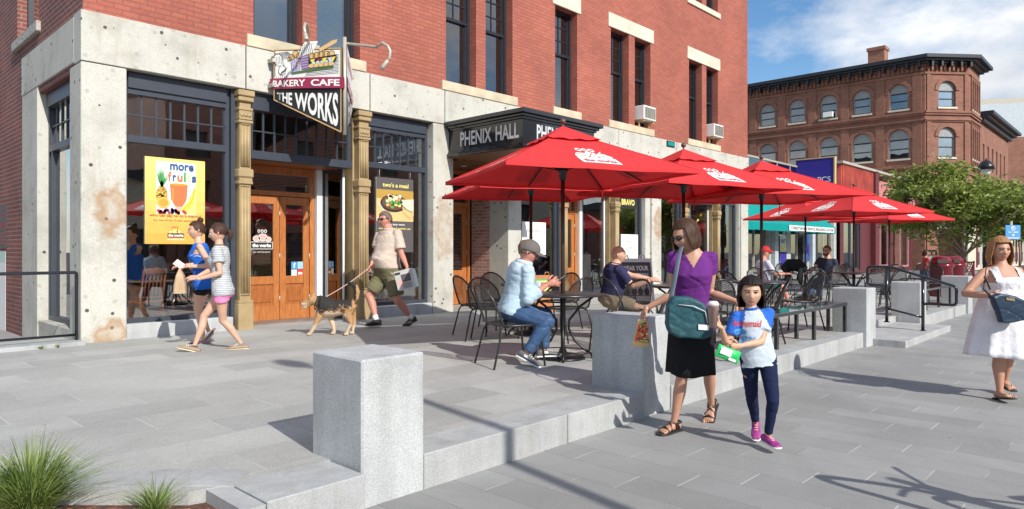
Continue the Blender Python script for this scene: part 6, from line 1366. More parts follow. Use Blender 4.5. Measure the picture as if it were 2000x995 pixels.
opp(17.5, 50, 13.5, 'opposite_building', 'tall brick block across the street, mirrored in the shop glass', M['brick_far']); opp(51, 90, 10, 'opposite_building', 'pale block farther down the opposite side, mirrored in the far shop windows', M['lint'])
t = thing('opposite_side_building', 'brick building left of the alley, mirrored in the side window', 'building', (-9, 12, 0), world=True); q = MB(); q.box(-12, -9, 12, 40, 0, 7, M['brick_wall']); q.build('wall', None, t)
# ================================================================ figures
UP = V((0, 0, 1))
def remesh(mb, vox, smooth=4, name='blob', fold=0.0, fs=7.0, seed=0):
    me = mb.mesh(name); ob = bpy.data.objects.new(name, me); C.objects.link(ob)
    m = ob.modifiers.new('r', 'REMESH'); m.mode = 'VOXEL'; m.voxel_size = vox; m.use_smooth_shade = True
    s = ob.modifiers.new('s', 'SMOOTH'); s.factor = 0.5; s.iterations = smooth
    dg = bpy.context.evaluated_depsgraph_get(); me2 = bpy.data.meshes.new_from_object(ob.evaluated_get(dg))
    bpy.data.objects.remove(ob); bpy.data.meshes.remove(me)
    if fold:
        ns = [(v.co.copy(), v.normal.copy()) for v in me2.vertices]
        for v, (c, n_) in zip(me2.vertices, ns):
            n0_ = noise.noise(V((c.x * 4 + seed, c.y * 4, c.z * 5))); n1_ = noise.noise(V((c.x * fs * .45 + seed, c.y * fs * .45, c.z * fs * 1.1 + c.x * fs * .5))); n2_ = noise.noise(V((c.x * fs * .6, c.y * fs * .6 + seed, c.z * fs * 1.7 - c.x * fs * .8)))
            k = .25 + .9 * n0_ + .5 * n1_ - .9 * max(0, 1 - abs(n1_) * 6) - .6 * max(0, 1 - abs(n2_) * 7)
            v.co = c + n_ * (k * fold)
    vs = [v.co.copy() for v in me2.vertices]; fs_ = [tuple(p.vertices) for p in me2.polygons]; bpy.data.meshes.remove(me2)
    return vs, fs_
def ik(a, b, l1, l2, hint):
    d = b - a; L_ = d.length
    if L_ > (l1 + l2) * .995: b = a + d.normalized() * (l1 + l2) * .995; d = b - a; L_ = d.length
    x = (l1 * l1 - l2 * l2 + L_ * L_) / (2 * L_); h = math.sqrt(max(0, l1 * l1 - x * x)); u = d.normalized()
    hn = V(hint); hn = hn - u * hn.dot(u)
    if hn.length < 1e-5: hn = u.orthogonal()
    return a + u * x + hn.normalized() * h, b
SK = {}
def skin(c, nm):
    if nm not in SK: SK[nm] = pm('skin_' + nm, c, rough=.5, var=.07, scale=12, sss=.12, bs=.1, bscale=40)
    return SK[nm]
LIP = pm('lips', (.42, .13, .11), rough=.4); BROW = {}; EYE = pm('eyes', (.03, .02, .015), rough=.1); EW = pm('eye_white', (.7, .68, .65), rough=.2)
class Head: pass
def head_pts(hs, c, f, up, nlat=52, nlon=44):
    r = f.cross(up).normalized(); up = r.cross(f).normalized()
    g = lambda q, s: math.exp(-(q / s) ** 2)
    def P(x, y, z): return c + (r * x + f * y + up * z) * hs
    def S(dx, dy, dz, k=1.0):
        x, y, z = .345 * dx, .43 * dy, .5 * dz
        if z < -.05:
            q = (-.05 - z) / .45; x *= 1 - .36 * q ** 1.3
            y *= (1 - .38 * q) if dy < 0 else (1 - .05 * q)
        if dy > 0:
            y *= .95
            fr = min(1, dy * 1.6)
            fz = 0
            if -.14 <= z <= .1: fz = (.1 - z) / .24
            elif -.19 <= z < -.14: fz = (z + .19) / .05
            y += fr * (.105 * g(x, .055) * fz + .03 * g(x, .12) * g(z + .43, .07) - .04 * g(abs(x) - .14, .07) * g(z - .025, .05) + .02 * g(z - .125, .035) * g(x, .24)
                       + .022 * g(x, .09) * (g(z + .245, .022) + g(z + .295, .024)) + .018 * g(abs(x) - .2, .08) * g(z + .1, .08))
        return x, y, z
    return P, S, r, up
def add_head(mb, hs, c, f, up, msk, mhair, female=False, eyes=True, open_mouth=False):
    P, S, r, u2 = head_pts(hs, c, f, up); n, m = 52, 44; vs = []; loc = []
    for i in range(n + 1):
        ph = math.pi * i / n
        for j in range(m):
            th = 2 * math.pi * j / m; x, y, z = S(math.sin(ph) * math.sin(th), math.sin(ph) * math.cos(th), math.cos(ph)); vs.append(P(x, y, z)); loc.append((x, y, z))
    for i in range(n):
        for j in range(m):
            a, b, c_, d = (i + 1) * m + j, (i + 1) * m + (j + 1) % m, i * m + (j + 1) % m, i * m + j
            x, y, z = [(loc[a][k] + loc[c_][k]) / 2 for k in range(3)]; mt = msk
            if y > .2 and abs(x) < (.1 if z > -.27 else .085) and -.31 < z < -.235: mt = LIP
            if y > .2 and .06 < abs(x) < .23 and .1 < z < .132: mt = mhair
            b0 = len(mb.v)
            mb.f.append((a, b, c_, d)); mb.m.append(mb.mi(mt)); mb.sm.append(True)
    base = len(mb.v)
    # reindex the faces just added
    k = n * m
    for q in range(len(mb.f) - k, len(mb.f)): mb.f[q] = tuple(base + t_ for t_ in mb.f[q])
    mb.v += [tuple(v) for v in vs]
    for s_ in (-1, 1):
        mb.tube([P(s_ * .335, -.02, .06), P(s_ * .375, -.05, .05), P(s_ * .385, -.05, -.01), P(s_ * .355, -.02, -.1)], [hs * .02, hs * .05, hs * .05, hs * .02], msk, n=8)
        if eyes:
            e = P(s_ * .14, .36, .03); rr_ = hs * .042
            mb.sphere(e, rr_, EW, n=10, k=7); mb.sphere(e + f * rr_ * .45, rr_ * .68, EYE, n=10, k=6); mb.sphere(e + up * rr_ * .55 - f * rr_ * .1, rr_ * 1.04, msk, n=10, k=7)
            mb.tube([P(s_ * .07, .395, .05), P(s_ * .14, .425, .07), P(s_ * .21, .385, .045)], hs * .013, mhair, n=6)
    return P
def add_hand(mb, w, d, palm, L_, m, curl=.5, side=1, spread=.12):
    """w wrist point, d direction of fingers, palm = palm normal; side=+1 thumb on d x palm side"""
    d = d.normalized(); palm = (palm - d * palm.dot(d)).normalized(); s = d.cross(palm).normalized() * side
    mb.tube([w - d * L_ * .1, w + d * L_ * .06, w + d * L_ * .3, w + d * L_ * .48, w + d * L_ * .52], [(L_ * .14, L_ * .12), (L_ * .16, L_ * .11), (L_ * .22, L_ * .11), (L_ * .22, L_ * .1), (L_ * .18, L_ * .08)], m, n=10, up=palm)
    for i, (ln, off) in enumerate(((.40, .165), (.46, .055), (.43, -.055), (.34, -.16))):
        p = w + d * L_ * (.47 - .02 * abs(i - 1)) + s * L_ * off; dr = (d + s * spread * (1.5 - i) * .5).normalized(); pts = [p]; a = curl * .5
        for j in range(3): dd_ = (dr * math.cos(a) + palm * math.sin(a)); p = p + dd_ * L_ * ln * (.44, .32, .24)[j]; pts.append(p); a += curl
        mb.tube(pts, [L_ * .052, L_ * .05, L_ * .044, L_ * .034], m, n=7)
    p = w + d * L_ * .12 + s * L_ * .17; pts = [p]
    for j, dd_ in enumerate(((d * .6 + s * .8), (d * .85 + s * .35 + palm * curl * .6), (d * .9 + palm * curl * .8))): p = p + dd_.normalized() * L_ * (.2, .17, .13)[j]; pts.append(p)
    mb.tube(pts, [L_ * .075, L_ * .06, L_ * .055, L_ * .04], m, n=7)
def foot_frame(A, t):
    t = t.normalized(); s = t.cross(UP); s = s.normalized() if s.length > .1 else V((1, 0, 0)); u = s.cross(t).normalized(); return t, s, u
def add_foot(mb, A, t, L_, ah, m, secs, z0=0.0, n=14, flat=True):
    t, s, u = foot_frame(A, t); O = A - u * ah
    vs = []; K = len(secs)
    for (q, hw, zb, zt, off) in secs:
        for j in range(n):
            a = 2 * math.pi * j / n; cx = math.copysign(abs(math.cos(a)) ** .75, math.cos(a)); cz = math.copysign(abs(math.sin(a)) ** .75, math.sin(a))
            vs.append(O + t * (q * L_) + s * (cx * hw * L_ + off * L_) + u * ((zb + zt) / 2 * L_ + cz * (zt - zb) / 2 * L_))
    fs = [(i * n + j, i * n + (j + 1) % n, (i + 1) * n + (j + 1) % n, (i + 1) * n + j) for i in range(K - 1) for j in range(n)] + [tuple(reversed(range(n))), tuple((K - 1) * n + j for j in range(n))]
    mb.add(vs, fs, m, True)
SHOE = [(-.30, .10, .06, .20, 0), (-.27, .135, .05, .30, 0), (-.15, .145, .05, .34, 0), (0, .14, .05, .34, 0), (.15, .145, .05, .28, 0), (.35, .17, .05, .22, 0), (.52, .175, .05, .18, 0), (.64, .14, .05, .15, 0), (.70, .08, .05, .11, 0)]
SOLE = [(-.32, .11, 0, .07, 0), (-.29, .145, 0, .075, 0), (0, .14, 0, .075, 0), (.35, .18, 0, .075, 0), (.55, .18, 0, .075, 0), (.67, .145, .01, .075, 0), (.73, .08, .02, .07, 0)]
FOOT = [(-.27, .08, .03, .15, 0), (-.22, .115, .02, .22, 0), (-.08, .12, .02, .30, 0), (.06, .115, .02, .29, 0), (.22, .13, .03, .2, 0), (.4, .165, .02, .14, 0), (.5, .165, .02, .11, 0), (.56, .14, .02, .09, 0)]
PROF = {'m': [(-.20, .035, .04, 0), (-.14, .088, .062, -.004), (0, .097, .068, -.004), (.14, .093, .064, 0), (.32, .084, .06, .002), (.5, .088, .062, .002), (.68, .10, .068, .0), (.82, .104, .062, -.004), (.92, .078, .05, -.006), (1.0, .042, .04, -.004)],
        'f': [(-.20, .035, .04, 0), (-.14, .096, .064, -.006), (0, .100, .068, -.006), (.14, .088, .060, 0), (.32, .070, .050, .0), (.5, .076, .054, .004), (.66, .084, .070, .012), (.8, .086, .058, .0), (.91, .070, .046, -.004), (1.0, .034, .034, -.004)],
        'c': [(-.20, .035, .04, 0), (-.14, .082, .062, -.002), (0, .086, .064, 0), (.14, .080, .060, 0), (.32, .074, .058, .004), (.5, .076, .056, .0), (.66, .082, .056, .0), (.8, .084, .052, .0), (.92, .062, .044, -.002), (1.0, .036, .036, -.002)]}
def person(label, H, sex, P0, N0, hipf, shf, hands, feet, skn, hair, head, top, bottom, shoes, fat=1.0, belly=0.0, vox=.011, group=None, name='person', face=None, arm_r=1.0, headH=None, extras=None, build_base=None):
    """P0 pelvis, N0 neck base (world). hipf / shf forward vectors. hands=(L,R)=(wrist, elbow hint, finger dir, palm, curl)
    feet=(L,R)=(ankle, knee hint, toe dir)"""
    P0, N0 = V(P0), V(N0)
    _h = V(head[0]); _d = N0 - _h; _L = (.091 if sex != 'c' else .110) * H * (1.0 if fat < 1.15 else .95)
    if _d.length > _L: N0 = _h + (_d.normalized() * .8 - UP * .2).normalized() * _L
    t = thing(name, label, 'child' if sex == 'c' and H < 1.4 else ('woman' if sex == 'f' else 'man'), (P0.x, P0.y, build_base if build_base is not None else 0), world=True, group=group)
    hf = V(hipf).normalized(); sf = V(shf).normalized(); hr_ = hf.cross(UP); sr_ = sf.cross(UP); sp = N0 - P0; SL = sp.length; spu = sp.normalized()
    def frame(tt): k = max(0, min(1, tt)); r = (hr_ * (1 - k) + sr_ * k).normalized(); r = (r - spu * r.dot(spu)).normalized(); return r, r.cross(spu) * -1
    def ring_at(tt, w_, d_, o_, n=20, grow=0.0):
        r, f_ = frame(tt); 
        if f_.dot(hf) < 0: f_ = -f_
        b = belly * math.exp(-((tt - .3) / .22) ** 2); c_ = P0 + sp * tt + f_ * ((o_ + b * .55) * H); out_ = []
        for j in range(n):
            a = 2 * math.pi * j / n; cx, cy = math.cos(a), math.sin(a); cx = math.copysign(abs(cx) ** .88, cx); cy = math.copysign(abs(cy) ** .88, cy)
            out_.append(c_ + r * cx * (w_ * H * fat + grow) + f_ * cy * ((d_ + b * .6) * H * fat + grow))
        return out_
    def loft(mb, secs, grow, n=20):
        vs = []; K = len(secs)
        for s_ in secs: vs += ring_at(*s_[:4], n=n, grow=grow if len(s_) < 5 else s_[4])
        mb.add(vs, [(i * n + j, i * n + (j + 1) % n, (i + 1) * n + (j + 1) % n, (i + 1) * n + j) for i in range(K - 1) for j in range(n)] + [tuple(reversed(range(n))), tuple((K - 1) * n + j for j in range(n))], None, True)
    shw = {'m': .108, 'f': .088, 'c': .088}[sex] * H * (1 + (fat - 1) * .5); sr0, _ = frame(1)
    SH = [N0 - spu * .042 * H - sr0 * shw, N0 - spu * .042 * H + sr0 * shw]     # left (= -right), right
    hw_ = .05 * H; HP = [P0 - hr_ * hw_ - spu * .012 * H, P0 + hr_ * hw_ - spu * .012 * H]
    ua, fa, th_, sk_ = .172 * H, .148 * H, .234 * H, .227 * H
    EL, WR, KN, AN = [], [], [], []
    for i in (0, 1):
        e, w_ = ik(SH[i], V(hands[i][0]), ua, fa, hands[i][1]); EL.append(e); WR.append(w_)
        k_, a_ = ik(HP[i], V(feet[i][0]), th_, sk_, feet[i][1]); KN.append(k_); AN.append(a_)
    fem = sex != 'm'; lr = (1.0 if not fem else .90) * fat ** .6
    b = MB(); loft(b, PROF[sex], -.002)
    hd_c, hd_f, hd_u = V(head[0]), V(head[1]).normalized(), V(head[2]).normalized() if len(head) > 2 else UP
    hs = headH or {'m': .138, 'f': .141, 'c': .165}[sex] * H
    nk = (.034 if sex == 'm' else .028) * H * fat ** .5
    b.tube([N0 - spu * .05 * H, N0, hd_c - hd_u * hs * .28 - hd_f * hs * .06, hd_c - hd_u * hs * .1 - hd_f * hs * .05], [nk * 1.7, nk * 1.15, nk, nk], n=14)
    for i in (0, 1):
        ar = arm_r * (.9 if fem else 1.0) * fat ** .5
        b.tube([SH[i] + (N0 - SH[i]) * .35, SH[i], SH[i].lerp(EL[i], .3), SH[i].lerp(EL[i], .75), EL[i], EL[i].lerp(WR[i], .25), EL[i].lerp(WR[i], .7), WR[i]], [q * H * ar for q in (.022, .0275, .0285, .025, .023, .0245, .018, .0145)], n=14)
        b.sphere(EL[i], .0235 * H * ar); b.sphere(SH[i], .028 * H * ar)
        b.tube([HP[i] + UP * .03 * H, HP[i], HP[i].lerp(KN[i], .3), HP[i].lerp(KN[i], .75), KN[i]], [q * H * lr for q in (.05, .052, .050, .036, .031)], n=16); b.sphere(KN[i], .0315 * H * lr)
        back = -(AN[i] - KN[i]).cross(hr_).normalized(); back = back if back.dot(hf) < 0 else -back
        b.tube([KN[i], KN[i].lerp(AN[i], .15) + back * .006 * H, KN[i].lerp(AN[i], .35) + back * .010 * H, KN[i].lerp(AN[i], .65) + back * .004 * H, AN[i].lerp(KN[i], .08), AN[i]], [q * H * lr for q in (.030, .031, .033, .024, .018, .019)], n=16)
    vs, fs = remesh(b, vox, 3); body = MB(); body.add(vs, fs, skn, True)
    P = add_head(body, hs, hd_c, hd_f, hd_u, skn, HB if hair[0] is HBL else hair[0], fem, eyes=not (face and 'glasses' in face))
    for i in (0, 1):
        add_hand(body, WR[i], V(hands[i][2]), V(hands[i][3]), (.105 if sex != 'c' else .10) * H, skn, hands[i][4] if len(hands[i]) > 4 else .5, side=hands[i][5] if len(hands[i]) > 5 else 1)
    FL = .152 * H
    bare = shoes.get('bare')
    for i in (0, 1):
        if bare:
            add_foot(body, AN[i], V(feet[i][2]), FL, .045 * H, skn, [(q, w_, zb + .06, zt + .06, o) for q, w_, zb, zt, o in FOOT])
            tt, ss, uu = foot_frame(AN[i], V(feet[i][2])); O = AN[i] - uu * .045 * H
            for j in range(5): o_ = (-.13 + .065 * j) * FL * (1 if i else -1); ln = (.66 - .035 * j) * FL; body.tube([O + tt * .5 * FL + ss * o_ + uu * .12 * FL, O + tt * ln + ss * o_ + uu * .10 * FL], [(.032 if j else .045) * FL, (.028 if j else .04) * FL], skn, n=7)
    bo = body.build('body', None, t)
    # --- shoes
    for i in (0, 1):
        td = V(feet[i][2]); tt, ss, uu = foot_frame(AN[i], td); O = AN[i] - uu * .045 * H
        if not bare:
            q = MB(); add_foot(q, AN[i], td, FL * 1.04, .045 * H, shoes['upper'], SHOE if not shoes.get('low') else [(a, w_, zb, min(zt, .22), o) for a, w_, zb, zt, o in SHOE]); so_ = q.build('shoe', None, t)
            q = MB(); add_foot(q, AN[i], td, FL * 1.05, .045 * H, shoes['sole'], SOLE); q.build('sole', None, so_)
            q = MB()
            for k in range(4): c_ = O + tt * (.08 + .09 * k) * FL + uu * (.33 - .035 * k) * FL; q.tube([c_ - ss * .07 * FL, c_ + uu * .012 * FL, c_ + ss * .07 * FL], .012 * FL * 2, shoes.get('lace', M['white']), n=5)
            if shoes.get('mark'): 
                for sd in (-1, 1): c_ = O + tt * .0 * FL + uu * .17 * FL + ss * sd * .15 * FL; q.prism([c_, c_ + tt * .16 * FL, c_ + tt * .14 * FL + uu * .09 * FL, c_ - tt * .02 * FL + uu * .09 * FL], -ss * .004, ss * .004, M['white'])
            q.build('laces', None, so_)
            if shoes.get('sock'): q = MB(); a_ = AN[i]; up_ = (KN[i] - AN[i]).normalized(); q.tube([a_, a_ + up_ * .025 * H, a_ + up_ * .045 * H], [.026 * H, .0245 * H, .025 * H], shoes['sock'], n=14); q.build('sock', None, t)
        else:
            q = MB(); add_foot(q, AN[i], td, FL * 1.04, .045 * H, shoes['sole'], [(a, w_, zb, zt * 1.0, o) for a, w_, zb, zt, o in SOLE]); so_ = q.build('sandal', None, t); q = MB()
            if bare == 'sandal':
                for pts in (((.30, -.17, .09), (.2, -.05, .22), (.08, .10, .27), (.0, .135, .1)), ((.30, .17, .09), (.2, .05, .22), (.08, -.10, .27), (.0, -.135, .1)), ((-.1, -.14, .1), (-.02, -.125, .25), (.06, 0, .36), (-.02, .125, .25), (-.1, .14, .1)), ((.45, -.175, .09), (.42, 0, .20), (.45, .175, .09)), ((-.02, -.125, .26), (-.22, -.12, .27), (-.28, 0, .27), (-.22, .12, .27), (-.02, .125, .26))):
                    q.tube([O + tt * a * FL + ss * b_ * FL + uu * (c_ + .04) * FL for a, b_, c_ in pts], (.022 * FL, .04 * FL), shoes['sole'], n=6)
            else:
                for sg in (-1, 1): q.tube([O + tt * .55 * FL + uu * .14 * FL, O + tt * .4 * FL + ss * sg * .1 * FL + uu * .21 * FL, O + tt * .15 * FL + ss * sg * .155 * FL + uu * .1 * FL], (.012 * FL, .04 * FL), shoes['strap'], n=6)
            q.build('straps', None, so_)
    # --- top garment
    info = dict(SH=SH, EL=EL, WR=WR, KN=KN, AN=AN, HP=HP, P=P, hs=hs, frame=frame, sp=sp, P0=P0, N0=N0, t=t, hf=hf, sf=sf, sr=sr0, hr=hr_, H=H, body=bo, hd=(hd_c, hd_f, hd_u))
    if top:
        g = MB(); gr = top.get('grow', .008) ; secs = [s_ for s_ in PROF[sex] if top.get('hem', -.05) < s_[0] < top.get('neck', .965)]
        import bisect
        def lerp_prof(tt):
            pr = PROF[sex]
            for a, c_ in zip(pr, pr[1:]):
                if a[0] <= tt <= c_[0]: k = (tt - a[0]) / (c_[0] - a[0]); return tuple([tt] + [a[i] + (c_[i] - a[i]) * k for i in (1, 2, 3)])
            return (tt,) + pr[0][1:4]
        hem = lerp_prof(max(top.get('hem', -.05), -.13)); hem = (top.get('hem', -.05), hem[1] * top.get('flare', 1.0), hem[2] * top.get('flare', 1.0), hem[3])
        nkk = lerp_prof(top.get('neck', .965))
        loft(g, [hem] + secs + [nkk], gr, n=24)
        sl = top.get('sleeve', .5); sw_ = top.get('sw', 1.0)
        for i in (0, 1):
            ar = arm_r * (.9 if fem else 1.0) * fat ** .5 * H
            if sl > 0:
                pts = [SH[i] + (N0 - SH[i]) * .45 - spu * .005, SH[i]]; rr_ = [.024 * ar, .033 * ar + gr * .5]
                for k in (.2, .4, .6, .8, 1.0):
                    if k <= min(1, sl * 1.0) + 1e-6: pts.append(SH[i].lerp(EL[i], k)); rr_.append((.0315 - .005 * k) * ar + gr * (.6 + (sw_ - .6) * k / max(sl, .2)))
                if sl < 1: pts.append(SH[i].lerp(EL[i], sl)); rr_.append((.0315 - .005 * sl) * ar + gr * sw_)
                if sl > 1:
                    for k in (.3, .6, 1.0):
                        if k <= sl - 1 + 1e-6: pts.append(EL[i].lerp(WR[i], k)); rr_.append((.0265 - .008 * k) * ar + gr)
                g.tube(pts, rr_, n=16)
                g.sphere(SH[i], .030 * ar + gr * .8)
                if sl > 1: g.sphere(EL[i], .0265 * ar + gr)
        vs, fs = remesh(g, vox, 3, fold=top.get('fold', .006), fs=top.get('fs', 9.0), seed=len(label))
        def keep(p):
            # cut the neckline / arm holes so that the body shows
            rel = p - N0; x = rel.dot(sr0); z = rel.dot(spu); r1, f1 = frame(1); f1 = f1 if f1.dot(sf) > 0 else -f1; y = rel.dot(f1)
            if 'v' in top and y > 0 and z > -top['v'] * H and abs(x) < (z + top['v'] * H) * top.get('vk', .62): return False
            if 'scoop' in top and z > -top['scoop'] * H and abs(x) < top.get('sx', .05) * H and (y > 0 or z > -top.get('sb', .02) * H): return False
            if 'armhole' in top and z > -.10 * H and abs(x) > top['armhole'] * H: return False
            return True
        kf = [f_ for f_ in fs if keep(sum((vs[i] for i in f_), V()) / len(f_))]
        mbt = MB(); mbt.add(vs, kf, top['mat'], True)
        if 'mat2' in top:      # second colour by region (raglan sleeves)
            mi2 = mbt.mi(top['mat2'])
            for q_, f_ in enumerate(kf):
                c_ = sum((vs[i] for i in f_), V()) / len(f_); rel = c_ - N0; x = abs(rel.dot(sr0)); z = rel.dot(spu)
                if x > (.036 * H + (-z) * .36): mbt.m[q_] = mi2
        go = mbt.build(top.get('name', 'shirt'), None, t)
        info['top'] = go
        if top.get('collar'):
            q = MB(); r1, f1 = frame(1); f1 = f1 if f1.dot(sf) > 0 else -f1; cr_ = nk * 1.30
            pts = [N0 - spu * .002 * H + r1 * math.cos(a) * cr_ + f1 * math.sin(a) * cr_ * 1.05 for a in [2 * math.pi * k / 20 for k in range(20)]]
            q.tube(pts, (.004 * H * top['collar'], .008 * H * top['collar']), top.get('cmat', top['mat']), n=6, closed=True); q.build('collar', None, go)
    # --- bottom garment
    if bottom:
        g = MB(); gr = bottom.get('grow', .010); loft(g, [s_ for s_ in PROF[sex] if s_[0] < bottom.get('waist', .12)] + [((bottom.get('waist', .12)),) + tuple(PROF[sex][3][1:4])], gr, n=24)
        ln = bottom['len']      # 0..1 thigh, 1..2 shank
        for i in (0, 1):
            pts = [HP[i] + UP * .02 * H, HP[i]]; rr_ = [.052 * H * lr + gr, .054 * H * lr + gr]
            for k in (.25, .5, .75, 1.0):
                if k <= ln + 1e-6: pts.append(HP[i].lerp(KN[i], k)); rr_.append((.052 - .018 * k) * H * lr + gr * bottom.get('fl', 1))
            if ln < 1: pts.append(HP[i].lerp(KN[i], ln)); rr_.append((.052 - .018 * ln) * H * lr + gr * bottom.get('fl', 1))
            if ln > 1:
                for k in (.3, .6, 1.0): pts.append(KN[i].lerp(AN[i], k * (ln - 1))); rr_.append((.035 - .013 * k) * H * lr + gr * bottom.get('fl', 1))
            g.tube(pts, rr_, n=18)
            if ln > 1: g.sphere(KN[i], .034 * H * lr + gr)
        vs, fs = remesh(g, vox, 3, fold=bottom.get('fold', .006), fs=9, seed=3); q = MB(); q.add(vs, fs, bottom['mat'], True); info['bottom'] = q.build(bottom.get('name', 'shorts'), None, t)
    # --- hair
    if hair[1]:
        kind = hair[1]; q = MB(); nT, nA = 22, 120; vs = []
        sty = dict(short=(.30, .06, -.16, 1.06, 0), bald=(.6, .02, -.12, 1.03, 0), bob=(.33, -.42, -.46, 1.14, .10), tied=(.30, .04, -.2, 1.06, 0), mid=(.34, -.62, -.66, 1.18, .14), fringe=(.29, -.50, -.56, 1.14, .08), cropped=(.28, .02, -.2, 1.05, 0))[kind]
        zf, zs, zb, sc_, fl_ = sty
        c0 = hd_c; r_h = hd_f.cross(hd_u).normalized()
        for i in range(nT + 1):
            t_ = i / nT
            for j in range(nA):
                th = 2 * math.pi * j / nA; cs = math.cos(th)  # 1 at the front
                a_ = abs(math.atan2(math.sin(th), math.cos(th)))
                if a_ < R(50): ze = zf
                elif a_ < R(78): k = (a_ - R(50)) / R(28); ze = zf + (zs - zf) * (k * k * (3 - 2 * k))
                elif a_ < R(110): ze = zs + (zb - zs) * (a_ - R(78)) / R(32) * .4
                else: ze = zs + (zb - zs) * (.4 + .6 * (a_ - R(110)) / R(70))
                ztop = .53 * sc_ * .99
                z = ztop + (ze - ztop) * t_ ** .85 if t_ > 0 else ztop
                if kind == 'fringe' and a_ < R(40): pass
                rad = math.sqrt(max(0, 1 - (min(max(z, 0), ztop) / ztop) ** 2)) if z > 0 else 1.0
                if i == 0: rad = 0
                wob = 1 + .045 * noise.noise(V((th * 9, t_ * 1.2, hs * 40))) + .03 * noise.noise(V((th * 22, t_ * 2, 5))) + .02 * noise.noise(V((th * 3, t_ * 5, 9)))
                ze += .05 * noise.noise(V((th * 7, 3.3, hs * 50))) * (1 if a_ > R(60) else .5)
                flr = 1 + fl_ * max(0, min(1, -z / .4)) - (0.22 * max(0, (-z - .25)) / .3 if kind in ('bob', 'fringe', 'mid') and -z > .25 else 0)
                if kind in ('short', 'cropped', 'tied', 'bald') and z < 0: flr *= 1 - .55 * (-z)
                x = .345 * sc_ * 1.05 * rad * math.sin(th) * wob * flr; y = .43 * sc_ * rad * math.cos(th) * wob * (flr if cs < 0 else 1) * (.96 if cs > 0 else 1.02)
                vs.append(c0 + (r_h * x + hd_f * y + hd_u * z) * hs)
        q.add(vs, [((i + 1) * nA + j, (i + 1) * nA + (j + 1) % nA, i * nA + (j + 1) % nA, i * nA + j) for i in range(nT) for j in range(nA)], hair[0], True)
        ho = None
        if kind != 'bald' or True:
            ho = q.build('hair', None, t); sm = ho.modifiers.new('s', 'SOLIDIFY'); sm.thickness = hs * .035; sm.offset = -1
        info['hair'] = ho
    return info
M_h = lambda n, c: hair_mat(n, c)
def hair_mat(name, c):
    m, t, b, l = nodes(name); b.inputs['Roughness'].default_value = .5; b.inputs['Specular IOR Level'].default_value = .2
    p = pos(t); mpn = nd(t, 'ShaderNodeMapping'); mpn.inputs['Scale'].default_value = (160, 160, 9); l(p, mpn.inputs['Vector']); n = nd(t, 'ShaderNodeTexNoise', Scale=1.0, Detail=3.0, Distortion=.6); l(mpn.outputs[0], n.inputs['Vector'])
    l(ramp(t, n.outputs['Fac'], [(.3, tuple(x * .5 for x in c)), (.7, tuple(min(1, x * 1.5) for x in c))]), b.inputs['Base Color']); bump(t, b, n.outputs['Fac'], .6, .004); return m
HB, HD, HBL, HG, HR = hair_mat('brown_hair', (.06, .028, .017)), hair_mat('black_hair', (.014, .009, .008)), hair_mat('blonde_hair', (.34, .175, .075)), hair_mat('grey_hair', (.16, .12, .09)), hair_mat('auburn_hair', (.16, .075, .03))
def glasses(I, mat_l, mat_f=None, sun=True):
    P, hs = I['P'], I['hs']; q = MB(); mat_f = mat_f or P_['black']
    for s_ in (-1, 1):
        pts = [P(s_ * (.145 + .105 * math.cos(a)), .425 - .05 * abs(math.cos(a) + (1 if s_ * math.cos(a) * s_ > 0 else 0)) * .4, .03 + .07 * math.sin(a)) for a in [2 * math.pi * i / 16 for i in range(16)]]
        if sun: q.add(pts, [tuple(range(16))], mat_l)
        q.tube(pts, hs * .012, mat_f, n=5, closed=True); q.tube([P(s_ * .25, .42, .05), P(s_ * .33, .3, .06), P(s_ * .37, -.02, .06)], hs * .013, mat_f, n=5)
        if sun: q.sphere(P(s_ * .145, .385, .03), (hs * .1, hs * .1, hs * .065), mat_l, n=12, k=8)
    q.tube([P(-.05, .44, .05), P(.05, .44, .05)], hs * .012, mat_f, n=5); return q.build('glasses', None, I['t'])
def cap(I, m, back=False):
    P, hs = I['P'], I['hs']; q = MB(); n, k = 28, 9; vs = []
    for i in range(k + 1):
        ph = math.pi / 2 * i / k
        for j in range(n): th = 2 * math.pi * j / n; vs.append(P(.40 * math.sin(ph) * math.sin(th), .475 * math.sin(ph) * math.cos(th), .17 + .42 * math.cos(ph) - .02 * math.cos(th) * (i == k)))
    vs2 = vs + [P(.405 * math.sin(2 * math.pi * j / n), .48 * math.cos(2 * math.pi * j / n), .10 - .05 * (math.cos(2 * math.pi * j / n) < 0)) for j in range(n)]
    q.add(vs2, [((i + 1) * n + j, (i + 1) * n + (j + 1) % n, i * n + (j + 1) % n, i * n + j) for i in range(k + 1) for j in range(n)], None, True); q.sphere(P(0, 0, .59), hs * .03)
    br = []
    for j in range(13):
        a = R(-62 + 124 * j / 12)
        for t_ in (0, .5, 1): br.append(P((.39 + .02 * t_) * math.sin(a), .46 * math.cos(a) + .40 * t_ * math.cos(a) ** .6, .17 - .10 * t_ * t_ - .05 * math.sin(a) ** 2))
    q.add(br, [(3 * j + i, 3 * (j + 1) + i, 3 * (j + 1) + i + 1, 3 * j + i + 1) for j in range(12) for i in (0, 1)], None, True)
    o = q.build('cap', m, I['t']); s_ = o.modifiers.new('s', 'SOLIDIFY'); s_.thickness = hs * .03; return o
